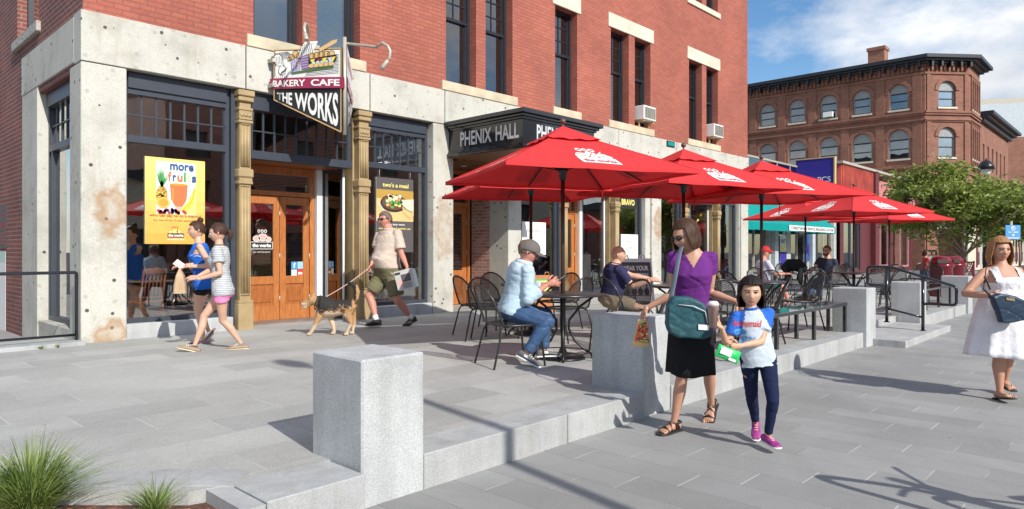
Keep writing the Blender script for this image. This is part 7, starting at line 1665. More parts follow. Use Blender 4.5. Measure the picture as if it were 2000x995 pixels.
def skirt(I, m, z_top, z_bot, w0, w1, d0, d1, name='skirt', n=72, amp=.012, waves=9, shift=V((0, 0, 0)), solid=True):
    q = MB(); r, f_ = I['hr'], I['hf']; K = 14; c0 = I['P0']; vs = []
    for i in range(K + 1):
        t_ = i / K; z = z_top + (z_bot - z_top) * t_; w_ = w0 + (w1 - w0) * t_ ** .8; d_ = d0 + (d1 - d0) * t_ ** .8
        for j in range(n):
            a = 2 * math.pi * j / n; k = 1 + amp / max(w_, .01) * t_ * (math.sin(waves * a + 1.3 * math.sin(2 * a) + t_) + .4 * math.sin(2.3 * waves * a)); p = c0 + r * math.cos(a) * w_ * k + f_ * math.sin(a) * d_ * k + shift * t_; p.z = z + .008 * math.sin(3 * a) * t_; vs.append(p)
    q.add(vs, [(i * n + j, i * n + (j + 1) % n, (i + 1) * n + (j + 1) % n, (i + 1) * n + j) for i in range(K) for j in range(n)] + [tuple(range(n))], m, True)
    o = q.build(name, None, I['t']); s_ = o.modifiers.new('s', 'SOLIDIFY'); s_.thickness = .004; return o
LT = -RT            # image left
sk1, sk2, sk3, sk4 = skin((.62, .36, .25), 'fair'), skin((.50, .26, .17), 'tan'), skin((.56, .24, .17), 'ruddy'), skin((.58, .34, .22), 'olive')
# ------------------------------------------------ two girls walking left
W = LT * .97 - FW * .22      # walking direction (image left, slightly towards the camera)
d = 8.55
I = person('young woman walking left in a striped grey t-shirt and pink shorts', 1.64, 'f', at(434, 567, d), at(430, 487, d), W, W,
    ((at(389, 545, d - .25), DW := -UP * .5 + RT * .3, LT, -UP, .45), (at(452, 565, d - .28) if False else at(385, 541, d - .22), V((.2, 0, -1)), LT, -UP + FW * .2, .45)),
    ((at(472, 672, d + .12), LT, W - UP * .02), (at(380, 676, d - .1), LT, W + UP * .28)), sk1, (HB, 'tied'),
    (at(425, 456, d), LT * .9 - FW * .35 - UP * .18), dict(mat=stripe_mat('grey_stripe_jersey', (.30, .31, .33), (.52, .53, .54), 2 * math.pi / .022, thr=-.2), sleeve=.55, hem=-.12, grow=.022, fold=.007, sw=1.6, collar=1.0, cmat=P_['char']),
    dict(mat=cloth('pink_shorts_fabric', (.85, .27, .50)), len=.30, grow=.010, fl=2.6), dict(upper=pm('tan_boat_shoe', (.34, .24, .15)), sole=pm('cream_sole', (.66, .58, .4)), low=True), name='person', build_base=ZT)
def ponytail(I, L_=.2, r_=.03):
    P, hs = I['P'], I['hs']; q = MB(); a = P(0, -.46, .12); q.tube([a, a - I['hd'][1] * .04 - UP * .03, a - I['hd'][1] * .05 - UP * L_ * .6, a - I['hd'][1] * .02 - UP * L_], [r_ * .5, r_, r_ * .9, r_ * .2], n=12); q.build('ponytail', HB, I['t'])
ponytail(I, .16, .032)
d = 9.25
I = person('young woman walking left in a loose bright blue tank top and black shorts', 1.69, 'f', at(397, 553, d), at(390, 476, d), W, W - FW * .25,
    ((at(371, 521, d - .2), -UP + RT * .2, LT - UP * .1, -UP, .6), (at(358, 520, d - .22), -UP * .8 + RT, LT, -UP, .6)),
    ((at(375, 652, d + .1) if False else at(408, 648, d + .25), LT, W * .6 - UP * .75), (at(398, 664, d - .1), LT, W + UP * .05)), sk1, (HB, 'tied'),
    (at(384, 451, d), LT * .8 - FW * .55), dict(mat=cloth('royal_blue_jersey', (.02, .12, .50)), sleeve=0, hem=-.16, grow=.024, scoop=.06, sx=.038, armhole=.086, fold=.006, flare=1.1, name='tank_top'),
    dict(mat=cloth('black_shorts_fabric', (.015, .015, .018)), len=.30, grow=.016, fl=1.8), dict(upper=pm('mauve_shoe', (.25, .14, .15)), sole=pm('cream_sole2', (.6, .55, .42)), low=True), build_base=ZT)
P = I['P']; q = MB(); q.sphere(P(0, -.2, .60), I['hs'] * .17, n=14, k=10); o = q.build('hair_bun', HB, I['t'])
q = MB(); sr_, _f = I['frame'](.8); n_ = (W - FW * .25).normalized(); f = Flat(q, I['N0'] + (LT * .1 - FW * .13) - UP * .19, RT, UP, .002); f.n = -FW
q.tube([at(372, 500, d - .16), at(376, 498, d - .165), at(380, 501, d - .17), at(386, 500, d - .17), at(392, 502, d - .165)], .004, P_['white'], n=5); q.build('script_print', None, I['t'])
q = MB(); a = at(350, 517, 9.0); Mx = Matrix.Translation(a) @ Matrix.Rotation(AZ, 4, 'Z') @ Matrix.Rotation(R(35), 4, 'X') @ Matrix.Rotation(R(30), 4, 'Y'); q.box(-.008, .012, -.07, .07, -.045, .045, pm('brown_wallet', (.35, .11, .04)), Mx, .004); q.box(-.011, -.0085, -.06, .06, -.04, .04, P_['white'], Mx); tag(q.build('wallet', None), 'brown and white folded wallet held by the woman in the blue tank top', 'wallet')
bagm = pm('kraft_paper', (.50, .34, .21), rough=.8, var=.12, bs=.6, bscale=14, bd=.02)
q = MB(); c_ = at(352, 548, 9.0); Mb = Matrix.Translation(c_) @ Matrix.Rotation(AZ + R(20), 4, 'Z')
vs = []; 
for z, wx, wy in ((-.17, .10, .075), (-.168, .11, .08), (-.05, .112, .07), (.06, .105, .05), (.13, .085, .02), (.165, .075, .008)):
    for j in range(24): a = 2 * math.pi * j / 24; x = math.copysign(abs(math.cos(a)) ** .35, math.cos(a)) * wx; y = math.copysign(abs(math.sin(a)) ** .35, math.sin(a)) * wy; vs.append(Mb @ V((x + .006 * noise.noise(V((a * 2, z * 20, 1))), y + .006 * noise.noise(V((a * 3, z * 16, 4))), z)))
q.add(vs, [(i * 24 + j, i * 24 + (j + 1) % 24, (i + 1) * 24 + (j + 1) % 24, (i + 1) * 24 + j) for i in range(5) for j in range(24)] + [tuple(reversed(range(24))), tuple(120 + j for j in range(24))], bagm); tag(q.build('paper_bag', None), 'crumpled brown paper bag carried by the woman in the blue tank top', 'paper bag')
# ------------------------------------------------ man with dog
d = 11.25; W2 = LT * .62 - FW * .78
I = person('heavy man in a beige t-shirt and olive shorts walking a dog, wearing sunglasses', 1.88, 'm', at(759, 533, d), at(763, 452, d), W2, W2 + RT * .0,
    ((at(795, 522, d - .3), V((.1, 0, -1)), -UP * .9 + LT * .25, LT - FW * .3, .9), (at(724, 521, d + .1 - .3), -UP + RT * .2, LT * .6 - UP * .8, -UP + RT, 1.2, -1)),
    ((at(803, 622, d + .15), LT * .3 - FW * .5 + UP * .1, W2 - UP * .35), (at(735, 626, d - .12), LT, W2 + UP * .02)), sk3, (HG, 'short'),
    (at(752, 430, d), LT * .62 - FW * .78), dict(mat=cloth('beige_jersey', (.56, .46, .38), scale=7), sleeve=.78, hem=-.05, grow=.026, fold=.007, sw=1.3, collar=1.2, flare=1.05),
    dict(mat=cloth('olive_twill', (.17, .155, .085)), len=.80, grow=.034, fl=1.4), dict(upper=pm('black_trainer', (.015, .015, .017), bs=.4), sole=pm('black_sole', (.02, .02, .02)), lace=P_['black'], sock=M['white']), fat=1.16, belly=.06, vox=.013, build_base=ZT)
glasses(I, P_['black']); manR = I['WR'][1]; manL = I['WR'][0]
q = MB(); c_ = manL + LT * .03 - UP * .16 - FW * .08; Mn = Matrix.Translation(c_) @ Matrix.Rotation(AZ - R(90), 4, 'Z') @ Matrix.Rotation(R(-14), 4, 'Y')
for i in range(5):
    a = .006 * i; q.box(-.145 + a, .145 + a * 2, -.012 + .006 * i, -.008 + .006 * i, -.18 - a * .6, .12 - a, pm('newsprint', (.52, .51, .48)) if i == 0 else M['white'], Mn)
f = Flat(q, Mn @ V((-.17, -.0125, -.18)), Mn.to_3x3() @ V((1, 0, 0)), Mn.to_3x3() @ V((0, 0, 1)), .0012)
f.rect(.12, .27, .11, .23, P_['char'], 1); f.rect(.03, .12, .24, .275, P_['black'], 1); f.ell(.1, .1, .05, .06, P_['pink'], 1)
for i in range(10): f.rect(.12, .27, .01 + .009 * i, .014 + .009 * i, P_['char'], 1)
tag(q.build('newspaper', None), 'folded newspaper in the hand of the man walking the dog', 'newspaper')
# ------------------------------------------------ the dog
def dogP(u, v, o=0.0): return at(u, v, 10.05 + o)
g = MB()
g.tube([dogP(689, 592), dogP(683, 600), dogP(672, 600), dogP(655, 602), dogP(640, 601), dogP(630, 598), dogP(622, 600)], [.08, .118, .112, .125, .15, .15, .085], n=18)
g.tube([dogP(634, 594), dogP(625, 590), dogP(617, 588), dogP(612, 588)], [.105, .095, .08, .06], n=14)
g.sphere(dogP(611, 586), .074, n=16, k=10); g.tube([dogP(608, 588), dogP(600, 592), dogP(593, 594), dogP(588, 594)], [.065, .050, .038, .026], n=12); g.tube([dogP(606, 594), dogP(597, 600), dogP(592, 602)], [.04, .024, .016], n=8)
for o_ in (-.035, .05): g.tube([dogP(611, 580, o_), dogP(614, 574, o_), dogP(616, 572, o_)], [.035, .02, .005], n=8)
g.tube([dogP(688, 592), dogP(696, 582), dogP(698, 570), dogP(694, 560), dogP(686, 554), dogP(677, 553)], [.03, .038, .042, .04, .032, .012], n=10)
for o_, pts, rr_ in ((-.07, ((627, 604), (622, 622), (614, 638), (606, 652)), (.075, .05, .032, .026)), (.07, ((643, 606), (647, 622), (651, 638), (653, 649)), (.075, .05, .032, .026)),
                     (-.07, ((683, 598), (679, 616), (686, 632), (678, 648)), (.09, .065, .03, .025)), (.08, ((684, 600), (688, 616), (692, 630), (689, 645)), (.085, .06, .03, .025))):
    P4 = [dogP(u, v, o_) for u, v in pts]; g.tube(P4, list(rr_), n=12); e = P4[-1]; e2 = V((e.x, e.y, ZT + .028)); g.tube([e, e2, e2 + LT * .045 - UP * .005], [.026, .03, .024], n=10)
vs, fs = remesh(g, .011, 3)
dog = thing('dog', 'tan and black shepherd mix dog with its tail raised, walking left on a pale leash', 'dog', (dogP(650, 640).x, dogP(650, 640).y, ZT), world=True)
q = MB(); tanm = pm('tan_fur', (.46, .26, .12), var=.2, scale=10, rough=.9, bs=.8, bscale=60, bd=.01); blk = pm('black_fur', (.02, .017, .015), rough=.8, bs=.8, bscale=60, bd=.01); crm = pm('cream_fur', (.60, .46, .32), rough=.9, bs=.8, bscale=60, bd=.01)
q.add(vs, fs, tanm, True); ib, ic = q.mi(blk), q.mi(crm); im = q.mi(pm('brown_fur', (.14, .08, .045), var=.3, scale=30, rough=.9, bs=.8, bscale=60, bd=.01))
o0 = dogP(650, 600)
for k, f_ in enumerate(fs):
    c_ = sum((vs[i] for i in f_), V()) / len(f_); rel = c_ - V((0, 0, CH)); dd_ = rel.dot(FW); u = 1000 + F * rel.dot(RT) / dd_; v = 490 - F * rel.z / dd_
    nz = noise.noise(c_ * 11) * 9 + noise.noise(c_ * 40) * 5
    if 620 < u < 686 and v < 603 - .12 * (u - 620) + nz + 5 and v > 578: q.m[k] = ib
    elif 618 < u < 688 and v < 603 - .12 * (u - 620) + nz * 1.3 + 9 and v > 577: q.m[k] = im
    elif 674 < u < 692 + nz * .3 and v < 566 + nz * .5: q.m[k] = ib
    elif 690 <= u and 553 < v < 588 and u < 695.5: q.m[k] = ib
    elif (v > 634 + nz) or (u < 600 and v > 592) or (v > 610 + nz and 632 < u < 676) or (610 < u < 634 and 600 + nz < v < 618 and False): q.m[k] = ic
for o_ in (-.05, .03): q.sphere(dogP(603.5, 585.5, o_), .012, P_['black'], n=8, k=6)
q.sphere(dogP(588.5, 593), .02, P_['black'], n=10, k=6); q.tube([dogP(598, 598.5), dogP(593, 601), dogP(589, 604)], [(.018, .006), (.02, .006), (.014, .005)], pm('tongue', (.65, .2, .22), rough=.3), n=8)
q.build('body', None, dog)
q = MB(); cc = dogP(620.5, 591); ax_ = (dogP(634, 594) - dogP(617, 588)).normalized(); s1 = ax_.orthogonal().normalized(); s2 = ax_.cross(s1); q.tube([cc + (s1 * math.cos(a) + s2 * math.sin(a)) * .104 for a in [2 * math.pi * i / 24 for i in range(24)]], (.006, .014), n=6, closed=True); q.build('collar', P_['black'], dog)
q = MB(); a0 = manR + (LT * .35 - UP * .5) * .1; a1 = dogP(626, 586, -.02); q.tube([a0 + RT * .05 + UP * .0 - UP * .08, a0] + [a0.lerp(a1, k / 8) - UP * .03 * math.sin(math.pi * k / 8) for k in range(1, 9)], (.006, .011), n=6)
tag(q.build('leash', pm('pale_pink_leash', (.7, .48, .42))), 'pale pink leash running from the man in shorts to the dog', 'leash')

# ------------------------------------------------ seated man in grey cap
d = 7.45; ff = RT * .95 + FW * .28
I = person('seated man in a pale blue shirt, jeans and grey cap looking at his phone', 1.78, 'm', at(1000, 606, 7.62), at(1024, 512, 7.60), ff, ff,
    ((at(1075, 554, 7.78), V((.2, .3, -1)), RT * .8 + FW * .2, FW, .9), (at(1069, 556, 7.45), -UP + LT * .2, RT * .8 + UP * .25, FW * .6 + LT * .2, .9)),
    ((at(1062, 684, 7.75), UP + RT * .5, RT * .95 + FW * .2 + UP * .02), (at(1028, 690, 7.35), UP + RT * .7, RT * .8 - FW * .3 - UP * .38)), sk3, (HG, 'cropped'),
    (at(1032, 494, 7.58), RT * .95 - FW * .02 - UP * .32), dict(mat=cloth('pale_blue_cotton', (.45, .58, .66), scale=10), sleeve=1.9, hem=-.08, grow=.024, fold=.006, collar=2.0),
    dict(mat=pm('blue_denim', (.038, .085, .18), var=.12, scale=9, bs=.5, bscale=25, bd=.01), len=1.93, grow=.011, name='jeans', fl=1.7), dict(upper=pm('grey_trainer', (.12, .12, .125)), sole=M['white'], mark=True), fat=1.08, belly=.02, build_base=ZT)
cap(I, pm('grey_cap_cloth', (.13, .12, .11), rough=.9, bs=.3)); glasses(I, P_['black'], None, sun=False)
q = MB(); q.tube([I['SH'][1].lerp(I['EL'][1], .0)] * 1 + [I['WR'][1]], .001, n=3)
ph = thing('smartphone', 'black smartphone in the hand of the man in the grey cap', 'phone', I['WR'][1], world=True); c_ = (I['WR'][0] + I['WR'][1]) / 2 + RT * .14 + UP * .06
Mp = Matrix.Translation(c_) @ Matrix.Rotation(AZ - R(90), 4, 'Z') @ Matrix.Rotation(R(55), 4, 'Y') ; q = MB(); q.box(-.005, .005, -.037, .037, -.075, .075, P_['black'], Mp, .002); q.box(-.0065, -.0055, -.033, .033, -.065, .065, P_['mint'], Mp); q.build('case', None, ph)

# ------------------------------------------------ seated bald man
d = 9.45; ff = RT * .98 + FW * .1
I = person('seated bald man in a dark navy t-shirt resting his hands on the table', 1.74, 'm', at(1191, 583, 9.5), at(1203, 515, 9.5), ff, ff,
    ((at(1274, 546, 9.6), V((0, 0, -1)), RT, -UP, .5), (at(1272, 548, 9.25), V((0, 0, -1)), RT, -UP, .5)),
    ((atx(1255, 9.8, .27), UP, RT), (atx(1245, 9.35, .27), UP, RT)), sk1, (HG, 'bald') if False else (HG, None),
    (at(1208, 498, 9.5), RT * .97 - FW * .2), dict(mat=cloth('navy_jersey', (.035, .035, .09)), sleeve=.75, hem=-.08, grow=.02, fold=.009, collar=1.0), dict(mat=cloth('khaki_shorts', (.3, .24, .16)), len=.8, grow=.025), dict(upper=P_['char'], sole=P_['char']), fat=1.1, belly=.03, vox=.014, build_base=ZT)
q = MB(); q.tube([I['WR'][1] - RT * .04 + V((0, 0, .0)) + (UP * math.cos(a) + FW * math.sin(a)) * .032 for a in [2 * math.pi * i / 16 for i in range(16)]], .006, n=5, closed=True); q.build('wristband', P_['pink'], I['t'])
# red cap man
ff = RT * .9 + FW * .1
pz = V((13.0, 6.75, 0)); dd0 = pz.dot(FW)
def loc(p, f, up_, r=0.0): return V((p.x, p.y, ZT)) + V(f).normalized() * 0 + UP * up_
c0 = V((14.67, 6.3, ZT)); rr0 = RT
I = person('seated man in a red cap and pale lilac shirt behind an umbrella pole', 1.72, 'm', c0 + UP * .53, c0 + UP * 1.03 - RT * .03, ff, ff, ((c0 + RT * .42 + UP * .74 + FW * .15, -UP, RT, -UP, .5), (c0 + RT * .42 + UP * .74 - FW * .15, -UP, RT, -UP, .5)),
    ((c0 + RT * .5 + UP * .08 + FW * .12, UP, RT), (c0 + RT * .5 + UP * .08 - FW * .12, UP, RT)), sk3, (HG, 'cropped'), (c0 + UP * 1.20 + RT * .02, RT - FW * .2), dict(mat=cloth('pale_lilac', (.55, .52, .62)), sleeve=.8, hem=-.05, grow=.02, fold=.008),
    dict(mat=cloth('teal_shorts', (.02, .14, .13)), len=.8, grow=.02), dict(upper=P_['char'], sole=P_['char']), vox=.018, build_base=ZT); cap(I, pm('red_cap_cloth', (.5, .015, .02), rough=.8))
# sunglasses man
c0 = V((17.85, 6.1, ZT)); ff = LT * .75 - FW * .6 + RT * 0
I = person('seated bearded man in a navy t-shirt and mirrored blue sunglasses', 1.8, 'm', c0 + UP * .52, c0 + UP * 1.04 + RT * .06, ff, ff, ((c0 + ff * .38 + UP * .62 + RT * .25, -UP + RT, LT, -UP, .6), (c0 + ff * .38 + UP * .62 - RT * .25, -UP, LT, -UP, .6)),
    ((c0 + ff * .5 + UP * .08 + RT * .1, UP, ff), (c0 + ff * .5 + UP * .08 - RT * .15, UP, ff)), sk1, (HR, 'short'), (c0 + UP * 1.23 + RT * .05, LT * .8 - FW * .6), dict(mat=cloth('dark_navy_jersey', (.035, .045, .075)), sleeve=.7, hem=-.05, grow=.02, fold=.008),
    dict(mat=pm('denim2', (.06, .13, .27), var=.3), len=1.9, grow=.02, name='jeans'), dict(upper=P_['char'], sole=M['white']), vox=.018, build_base=ZT)
glasses(I, pm('mirror_blue', (.05, .25, .6), rough=.1, metal=.6)); q = MB(); P = I['P']; q.tube([P(-.27, .12, -.14), P(-.2, .28, -.34), P(0, .36, -.42), P(.2, .28, -.34), P(.27, .12, -.14)], [.02, .03, .034, .03, .02], n=8); q.build('beard', HR, I['t'])

# ------------------------------------------------ woman in purple
d = 5.55; ff = -FW * .78 + LT * .5
wf = LT * .35 - FW * .9
I = person('woman with a brown bob in a purple v-neck t-shirt and black skirt', 1.71, 'f', at(1350, 637, d), at(1353, 487, d), wf, -FW * .95 + LT * .15,
    ((at(1440, 590, d - .12), V((.2, .0, -1)), RT * .7 - UP * .6, FW, .5, -1), (at(1263, 602, d + .1), V((.0, .0, -1)) + RT * .2, LT * .4 - UP * .75, -UP + RT, 1.0)),
    ((at(1390, 796, d + .32), -FW, LT * .35 - FW * .55 - UP * .45), (at(1316, 826, d - .06), -FW + RT * .1, LT * .75 - FW * .62)), sk2, (HB, 'bob'),
    (at(1338, 462, d), LT * .86 - FW * .42 - UP * .28, UP * .95 + LT * .1), dict(mat=cloth('purple_jersey', (.135, .026, .185), scale=12), sleeve=.42, hem=-.08, grow=.010, v=.088, vk=.62, fold=.006, fs=10, sw=1.1),
    None, dict(bare='sandal', sole=pm('black_rubber', (.02, .018, .017))), vox=.010, fat=1.0)
glasses(I, P_['black']); PW = I
skirt(I, cloth('black_skirt_cloth', (.012, .012, .014)), I['P0'].z + .10, .46, .166, .184, .132, .195, amp=.014, waves=5)
# teal shoulder bag
M['teal_bag'] = pm('teal_nylon', (.012, .072, .088), rough=.55, bs=.4, bscale=20, bd=.02); bagT = thing('shoulder_bag', 'dark teal shoulder bag hanging at the hip of the woman in purple', 'bag', at(1345, 620, d), world=True)
cB = at(1344, 622, d - .24); fx = RT * .97 - FW * .12; fx.normalize(); fy_ = -FW; g = MB(); vs = []
def bagpt(a, b, dpt): return cB + fx * a + UP * b + fy_ * dpt
outl = [(-.165, .10), (-.12, .17), (.0, .17), (.10, .13), (.165, .05), (.175, -.06), (.165, -.135), (.1, -.16), (-.08, -.15), (-.155, -.11), (-.175, -.04)]
n = len(outl)
for s_, k in ((-.05, .94), (-.03, 1.0), (.03, 1.0), (.055, .93)): vs += [bagpt(a * k, b * k, s_) for a, b in outl]
g.add(vs, [(i * n + j, i * n + (j + 1) % n, (i + 1) * n + (j + 1) % n, (i + 1) * n + j) for i in range(3) for j in range(n)] + [tuple(range(n))[::-1], tuple(3 * n + j for j in range(n))])
vs, fs = remesh(g, .008, 4, fold=.004, fs=8); q = MB(); q.add(vs, fs, M['teal_bag'], True); b_o = q.build('bag_body', None, bagT)
q = MB(); q.tube([bagpt(-.09, .11, .065), bagpt(.02, .10, .075), bagpt(.11, .06, .068), bagpt(.13, -.03, .062)], .004, M['silver'], n=6); q.build('zip', None, bagT)
q = MB(); q.prism([bagpt(.06, -.08, .060), bagpt(.14, -.085, .056), bagpt(.14, -.045, .056), bagpt(.06, -.04, .060)], fy_ * .0, fy_ * .006, M['white']); q.build('label_patch', None, bagT)
sh_ = I['SH'][1] if (I['SH'][1] - at(1313, 500, d)).length < (I['SH'][0] - at(1313, 500, d)).length else I['SH'][0]
q = MB(); top_ = at(1331, 483, d - .07); q.tube([at(1338, 478, d + .02), top_, at(1326, 500, d - .15), at(1318, 545, d - .19), at(1312, 575, d - .2), bagpt(-.14, .13, .0)], (.004, .02), pm('grey_strap', (.12, .15, .18)), n=8, up=-FW); q.build('strap', None, bagT)
# snack bag
def pouch(c, w_, h_, tw, mats, nm, label, cat, tilt=0.0, top=1.0, fn=None):
    Mx = Matrix.Translation(c) @ Matrix.Rotation(AZ - R(90), 4, 'Z') @ Matrix.Rotation(tilt, 4, 'Y'); q = MB(); vs = []; K, n = 8, 24
    for i in range(K + 1):
        t_ = i / K; ww = w_ * (1 + (top - 1) * t_); th = tw * (math.sin(math.pi * min(.97, max(.04, t_)))) ** .7 + .003
        for j in range(n): a = 2 * math.pi * j / n; vs.append(Mx @ V((math.cos(a) * ww + .004 * noise.noise(V((a, t_ * 6, 2))), math.sin(a) * th * (1 + .3 * noise.noise(V((a * 2, t_ * 5, 7)))), -h_ + 2 * h_ * t_)))
    q.add(vs, [(i * n + j, i * n + (j + 1) % n, (i + 1) * n + (j + 1) % n, (i + 1) * n + j) for i in range(K) for j in range(n)] + [tuple(reversed(range(n))), tuple(K * n + j for j in range(n))], mats[0], True)
    if fn: f = Flat(q, Mx @ V((-w_, -tw - .003, -h_)), Mx.to_3x3() @ V((1, 0, 0)), Mx.to_3x3() @ V((0, 0, 1)), .0012); fn(f, 2 * w_, 2 * h_)
    return tag(q.build(nm, None), label, cat)
def chips(f, w, h):
    f.poly([(w * .25, h * .85), (w * .75, h * .85), (w * .92, h * .2), (w * .08, h * .2)], P_['coral'], 1)
    rr = random.Random(6)
    for i in range(40): f.ell(w * rr.uniform(.25, .8), h * rr.uniform(.2, .9), w * rr.uniform(.03, .1), h * .04, P_[rr.choice(['green', 'orange', 'red', 'brown', 'lyel', 'berry'])], 2 + i * .1, n=8)
    f.rect(w * .35, w * .9, h * .18, h * .3, P_['brown'], 8); f.text('NATURAL', w * .38, h * .2, w * .48, h * .07, P_['lyel'], 9, bold=.03)
pouch(I['WR'][1] + LT * .05 - UP * .20 - FW * .04, .072, .11, .028, [P_['tan']], 'snack_bag', 'red, green and tan snack bag dangling from the hand of the woman in purple', 'snack bag', R(4), .45, chips)
# ------------------------------------------------ the girl
d = 5.02; gf = -FW * .93 + LT * .12
I = person('black haired girl in a white and blue raglan t-shirt and navy leggings', 1.30, 'c', at(1480, 696, d), at(1467, 602, d), gf, gf,
    ((at(1445, 676, d - .16), -UP + RT * .6, LT * .9 - UP * .1, FW, .9, -1), (at(1409, 640, d - .12), -UP + FW * .2, LT * .6 + UP * .5, RT * .4 - FW * .2, .9)),
    ((at(1500, 852, d - .02), -FW, RT * .15 - FW * .9), (at(1478, 842, d + .28), -FW * .8 + LT * .5, -FW * .8 + LT * .25 - UP * .45)), sk4, (HD, 'fringe'),
    (at(1467, 572, d), LT * .28 - FW * .95 - UP * .04, UP), dict(mat=cloth('white_jersey', (.50, .56, .62)), mat2=cloth('blue_raglan', (.03, .13, .50)), sleeve=.62, hem=-.19, grow=.016, fold=.004, fs=14, collar=1.0, cmat=cloth('blue_neck', (.03, .13, .50)), flare=1.12),
    dict(mat=cloth('navy_leggings', (.012, .018, .055)), len=1.92, grow=.006, name='leggings', fold=.004), dict(upper=pm('magenta_shoe', (.30, .03, .20), var=.5, scale=40), sole=M['white'], lace=P_['pink']), vox=.009)
GI = I
r1, _ = I['frame'](.7); q = MB(); cS = at(1465, 655, d - .12)
f = Flat(q, cS - RT * .10 - UP * .11 - FW * .0, RT, UP, .001); f.n = -FW
def curve(a, b, l):  # wrap the print round the chest
    x = a - .10; z = b - .11
    base = cS + RT * x + UP * z
    return base
# print follows the shirt: project onto the shirt mesh
from mathutils.bvhtree import BVHTree
def wrap(o_):
    me = o_.data; bt = BVHTree.FromPolygons([v.co.copy() for v in me.vertices], [tuple(p.vertices) for p in me.polygons]); return bt
bt = wrap(I['top'])
def pfn(a, b, l):
    o_ = cS + RT * (a - .10) + UP * (b - .11) - FW * .3; h = bt.ray_cast(o_, FW)
    return (h[0] - FW * (.0035 + l)) if h[0] else o_ + FW * .3
f = Flat(q, (0, 0, 0), (1, 0, 0), (0, 1, 0), .0008, pfn)
f.text('homemaid', .005, .165, .19, .05, P_['red'], 1, bold=.01, shear=.3); f.ell(.05, .125, .045, .022, P_['blue'], 1, n=14); f.text('1326', .055, .06, .10, .035, P_['blue'], 1, bold=.03); f.text('summer', .06, .03, .09, .02, P_['pink'], 1); f.text('&', .015, .03, .035, .05, P_['blue'], 1, bold=.03)
q.build('print', None, I['top'])
cup(I['WR'][1] + LT * .065 + UP * .0 - FW * .02, .16, .026, .040, pm('brown_printed_cup', (.34, .22, .19), var=.3, scale=30), pm('clear_lid', (.6, .55, .55), rough=.2), 'tall iced drink cup held up by the black haired girl', False)
def grn(f, w, h): f.rect(w * .12, w * .6, h * .35, h * .85, P_['white'], 1); f.rect(w * .55, w * .85, h * .1, h * .3, P_['white'], 1)
pouch(I['WR'][0] + LT * .10 - UP * .05 - FW * .05, .085, .045, .02, [pm('green_foil', (.02, .50, .12), rough=.3)], 'candy_packet', 'shiny bright green and white candy packet in the hand of the girl', 'packet', R(22), 1.0, grn)
# ------------------------------------------------ woman in white dress
d = 6.72; wf = -FW
I = person('older woman with ginger hair walking towards the camera in a white dress', 1.63, 'f', at(1958, 610, d), at(1955, 522, d), wf, wf,
    ((at(1992, 607, d - .22), -UP + RT, LT * .7 - UP * .3, FW, .5, -1), (at(1935, 578, d - .24), -UP + LT * 1.0, RT * .8 - UP * .2, FW, .5)),
    ((at(1961, 756, d + .28), -FW, -FW * .9 + LT * .15 - UP * .1), (at(1953, 768, d - .08), -FW, -FW * .95 + UP * .18)), sk2, (HBL, 'mid'),
    (at(1953, 490, d), -FW * .97 + LT * .12, UP), dict(mat=cloth('white_eyelet', (.74, .72, .74), scale=22, bs=.8), sleeve=0, hem=.12, grow=.016, scoop=.07, sx=.052, armhole=.088, fold=.007, name='dress_bodice'),
    None, dict(bare='flip', sole=P_['black'], strap=pm('gold_strap', (.55, .4, .25))), fat=1.32, belly=.02, vox=.011)
skirt(I, cloth('white_dress_skirt', (.74, .72, .74), scale=18), I['P0'].z + .17, .43, .185, .33, .16, .27, name='dress_skirt', amp=.022, waves=8)
nb = thing('handbag', 'navy fabric handbag with a small metal plate held by the woman in the white dress', 'handbag', at(1960, 600, d), world=True)
cB = at(1965, 600, d - .30); fy_ = -FW; fx = (RT * .95 + UP * -.15).normalized(); fz = UP * .95 + RT * .15
outl = [(-.17, .08), (-.10, .12), (.04, .12), (.15, .09), (.19, -.02), (.17, -.1), (.02, -.16), (-.04, -.16), (-.09, -.06)]
n = len(outl); vs = []; g = MB(); bp = lambda a, b, c_: cB + fx * a + fz * b + fy_ * c_
for s_, k in ((-.04, .92), (-.02, 1.0), (.025, 1.0), (.045, .92)): vs += [bp(a * k, b * k, s_) for a, b in outl]
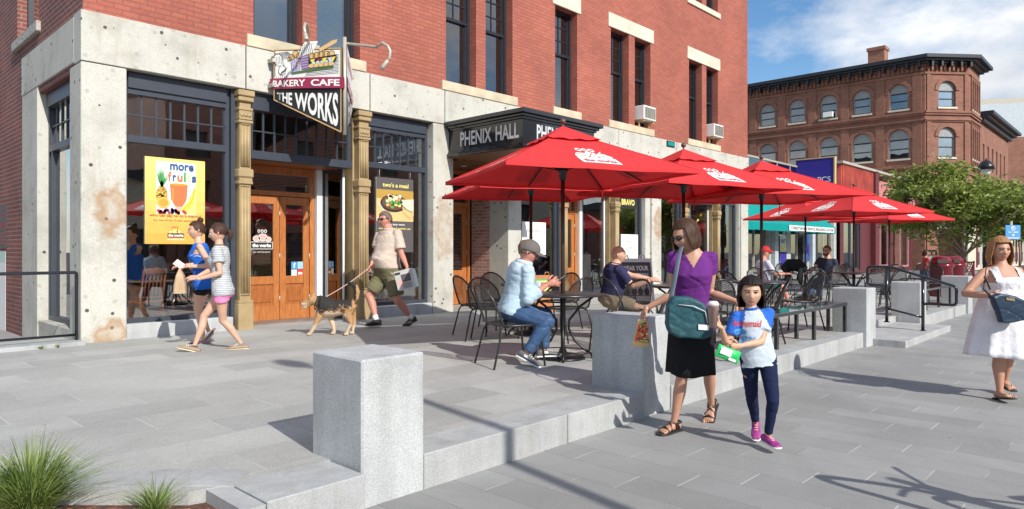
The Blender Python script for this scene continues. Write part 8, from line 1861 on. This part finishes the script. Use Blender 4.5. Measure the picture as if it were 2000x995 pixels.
g.add(vs, [(i * n + j, i * n + (j + 1) % n, (i + 1) * n + (j + 1) % n, (i + 1) * n + j) for i in range(3) for j in range(n)] + [tuple(range(n))[::-1], tuple(3 * n + j for j in range(n))])
vs, fs = remesh(g, .008, 3, fold=.004, fs=8); q = MB(); q.add(vs, fs, pm('navy_nylon', (.012, .03, .06), rough=.4, bs=.3, bscale=15, bd=.02), True); q.build('bag_body', None, nb)
q = MB(); q.prism([bp(-.05, .065, .052), bp(.03, .065, .052), bp(.03, .09, .05), bp(-.05, .09, .05)], (0, 0, 0), fy_ * .004, pm('brass', (.5, .38, .2), rough=.3, metal=.8)); q.build('metal_plate', None, nb)
q = MB(); q.tube([bp(-.16, .08, .0), at(1921, 565, d - .22), at(1926, 525, d - .15), at(1930, 512, d - .03)], (.004, .011), P_['black'], n=6, up=-FW); q.tube([at(1922, 540, d - .2), at(1928, 552, d - .22), at(1934, 566, d - .22)], (.004, .011), P_['black'], n=6, up=-FW); q.build('strap', None, nb)
# ------------------------------------------------ three small figures far behind, seated beyond the red bins
for k, (u, v, dd_, m_, lab, hm) in enumerate(((1808, 531, 27, cloth('red_top', (.55, .08, .07)), 'distant seated person in a red top near the far planter', HB), (1817, 533, 29, M['white'], 'distant seated person in a white top left of the flower planter', HD), (1825, 533, 28.4, cloth('white_top', (.7, .7, .7)), 'distant seated dark haired person in white, nearest the flower planter', HD))):
    b0 = atx(u, dd_, ZT); f_ = LT if k else RT
    I = person(lab, 1.6, 'f', b0 + UP * .50, b0 + UP * .98, f_, f_, ((b0 + f_ * .35 + UP * .7 + FW * .1, -UP, f_, -UP), (b0 + f_ * .35 + UP * .7 - FW * .1, -UP, f_, -UP)), ((b0 + f_ * .4 + UP * .08, UP, f_), (b0 + f_ * .4 + UP * .08 - FW * .15, UP, f_)), sk1, (hm, 'bob'),
        (b0 + UP * 1.14, f_ - FW * .4), dict(mat=m_, sleeve=.6, hem=-.05, grow=.02, fold=0), dict(mat=P_['navy'], len=1.8, grow=.02), dict(upper=P_['char'], sole=P_['char']), vox=.025, build_base=ZT)
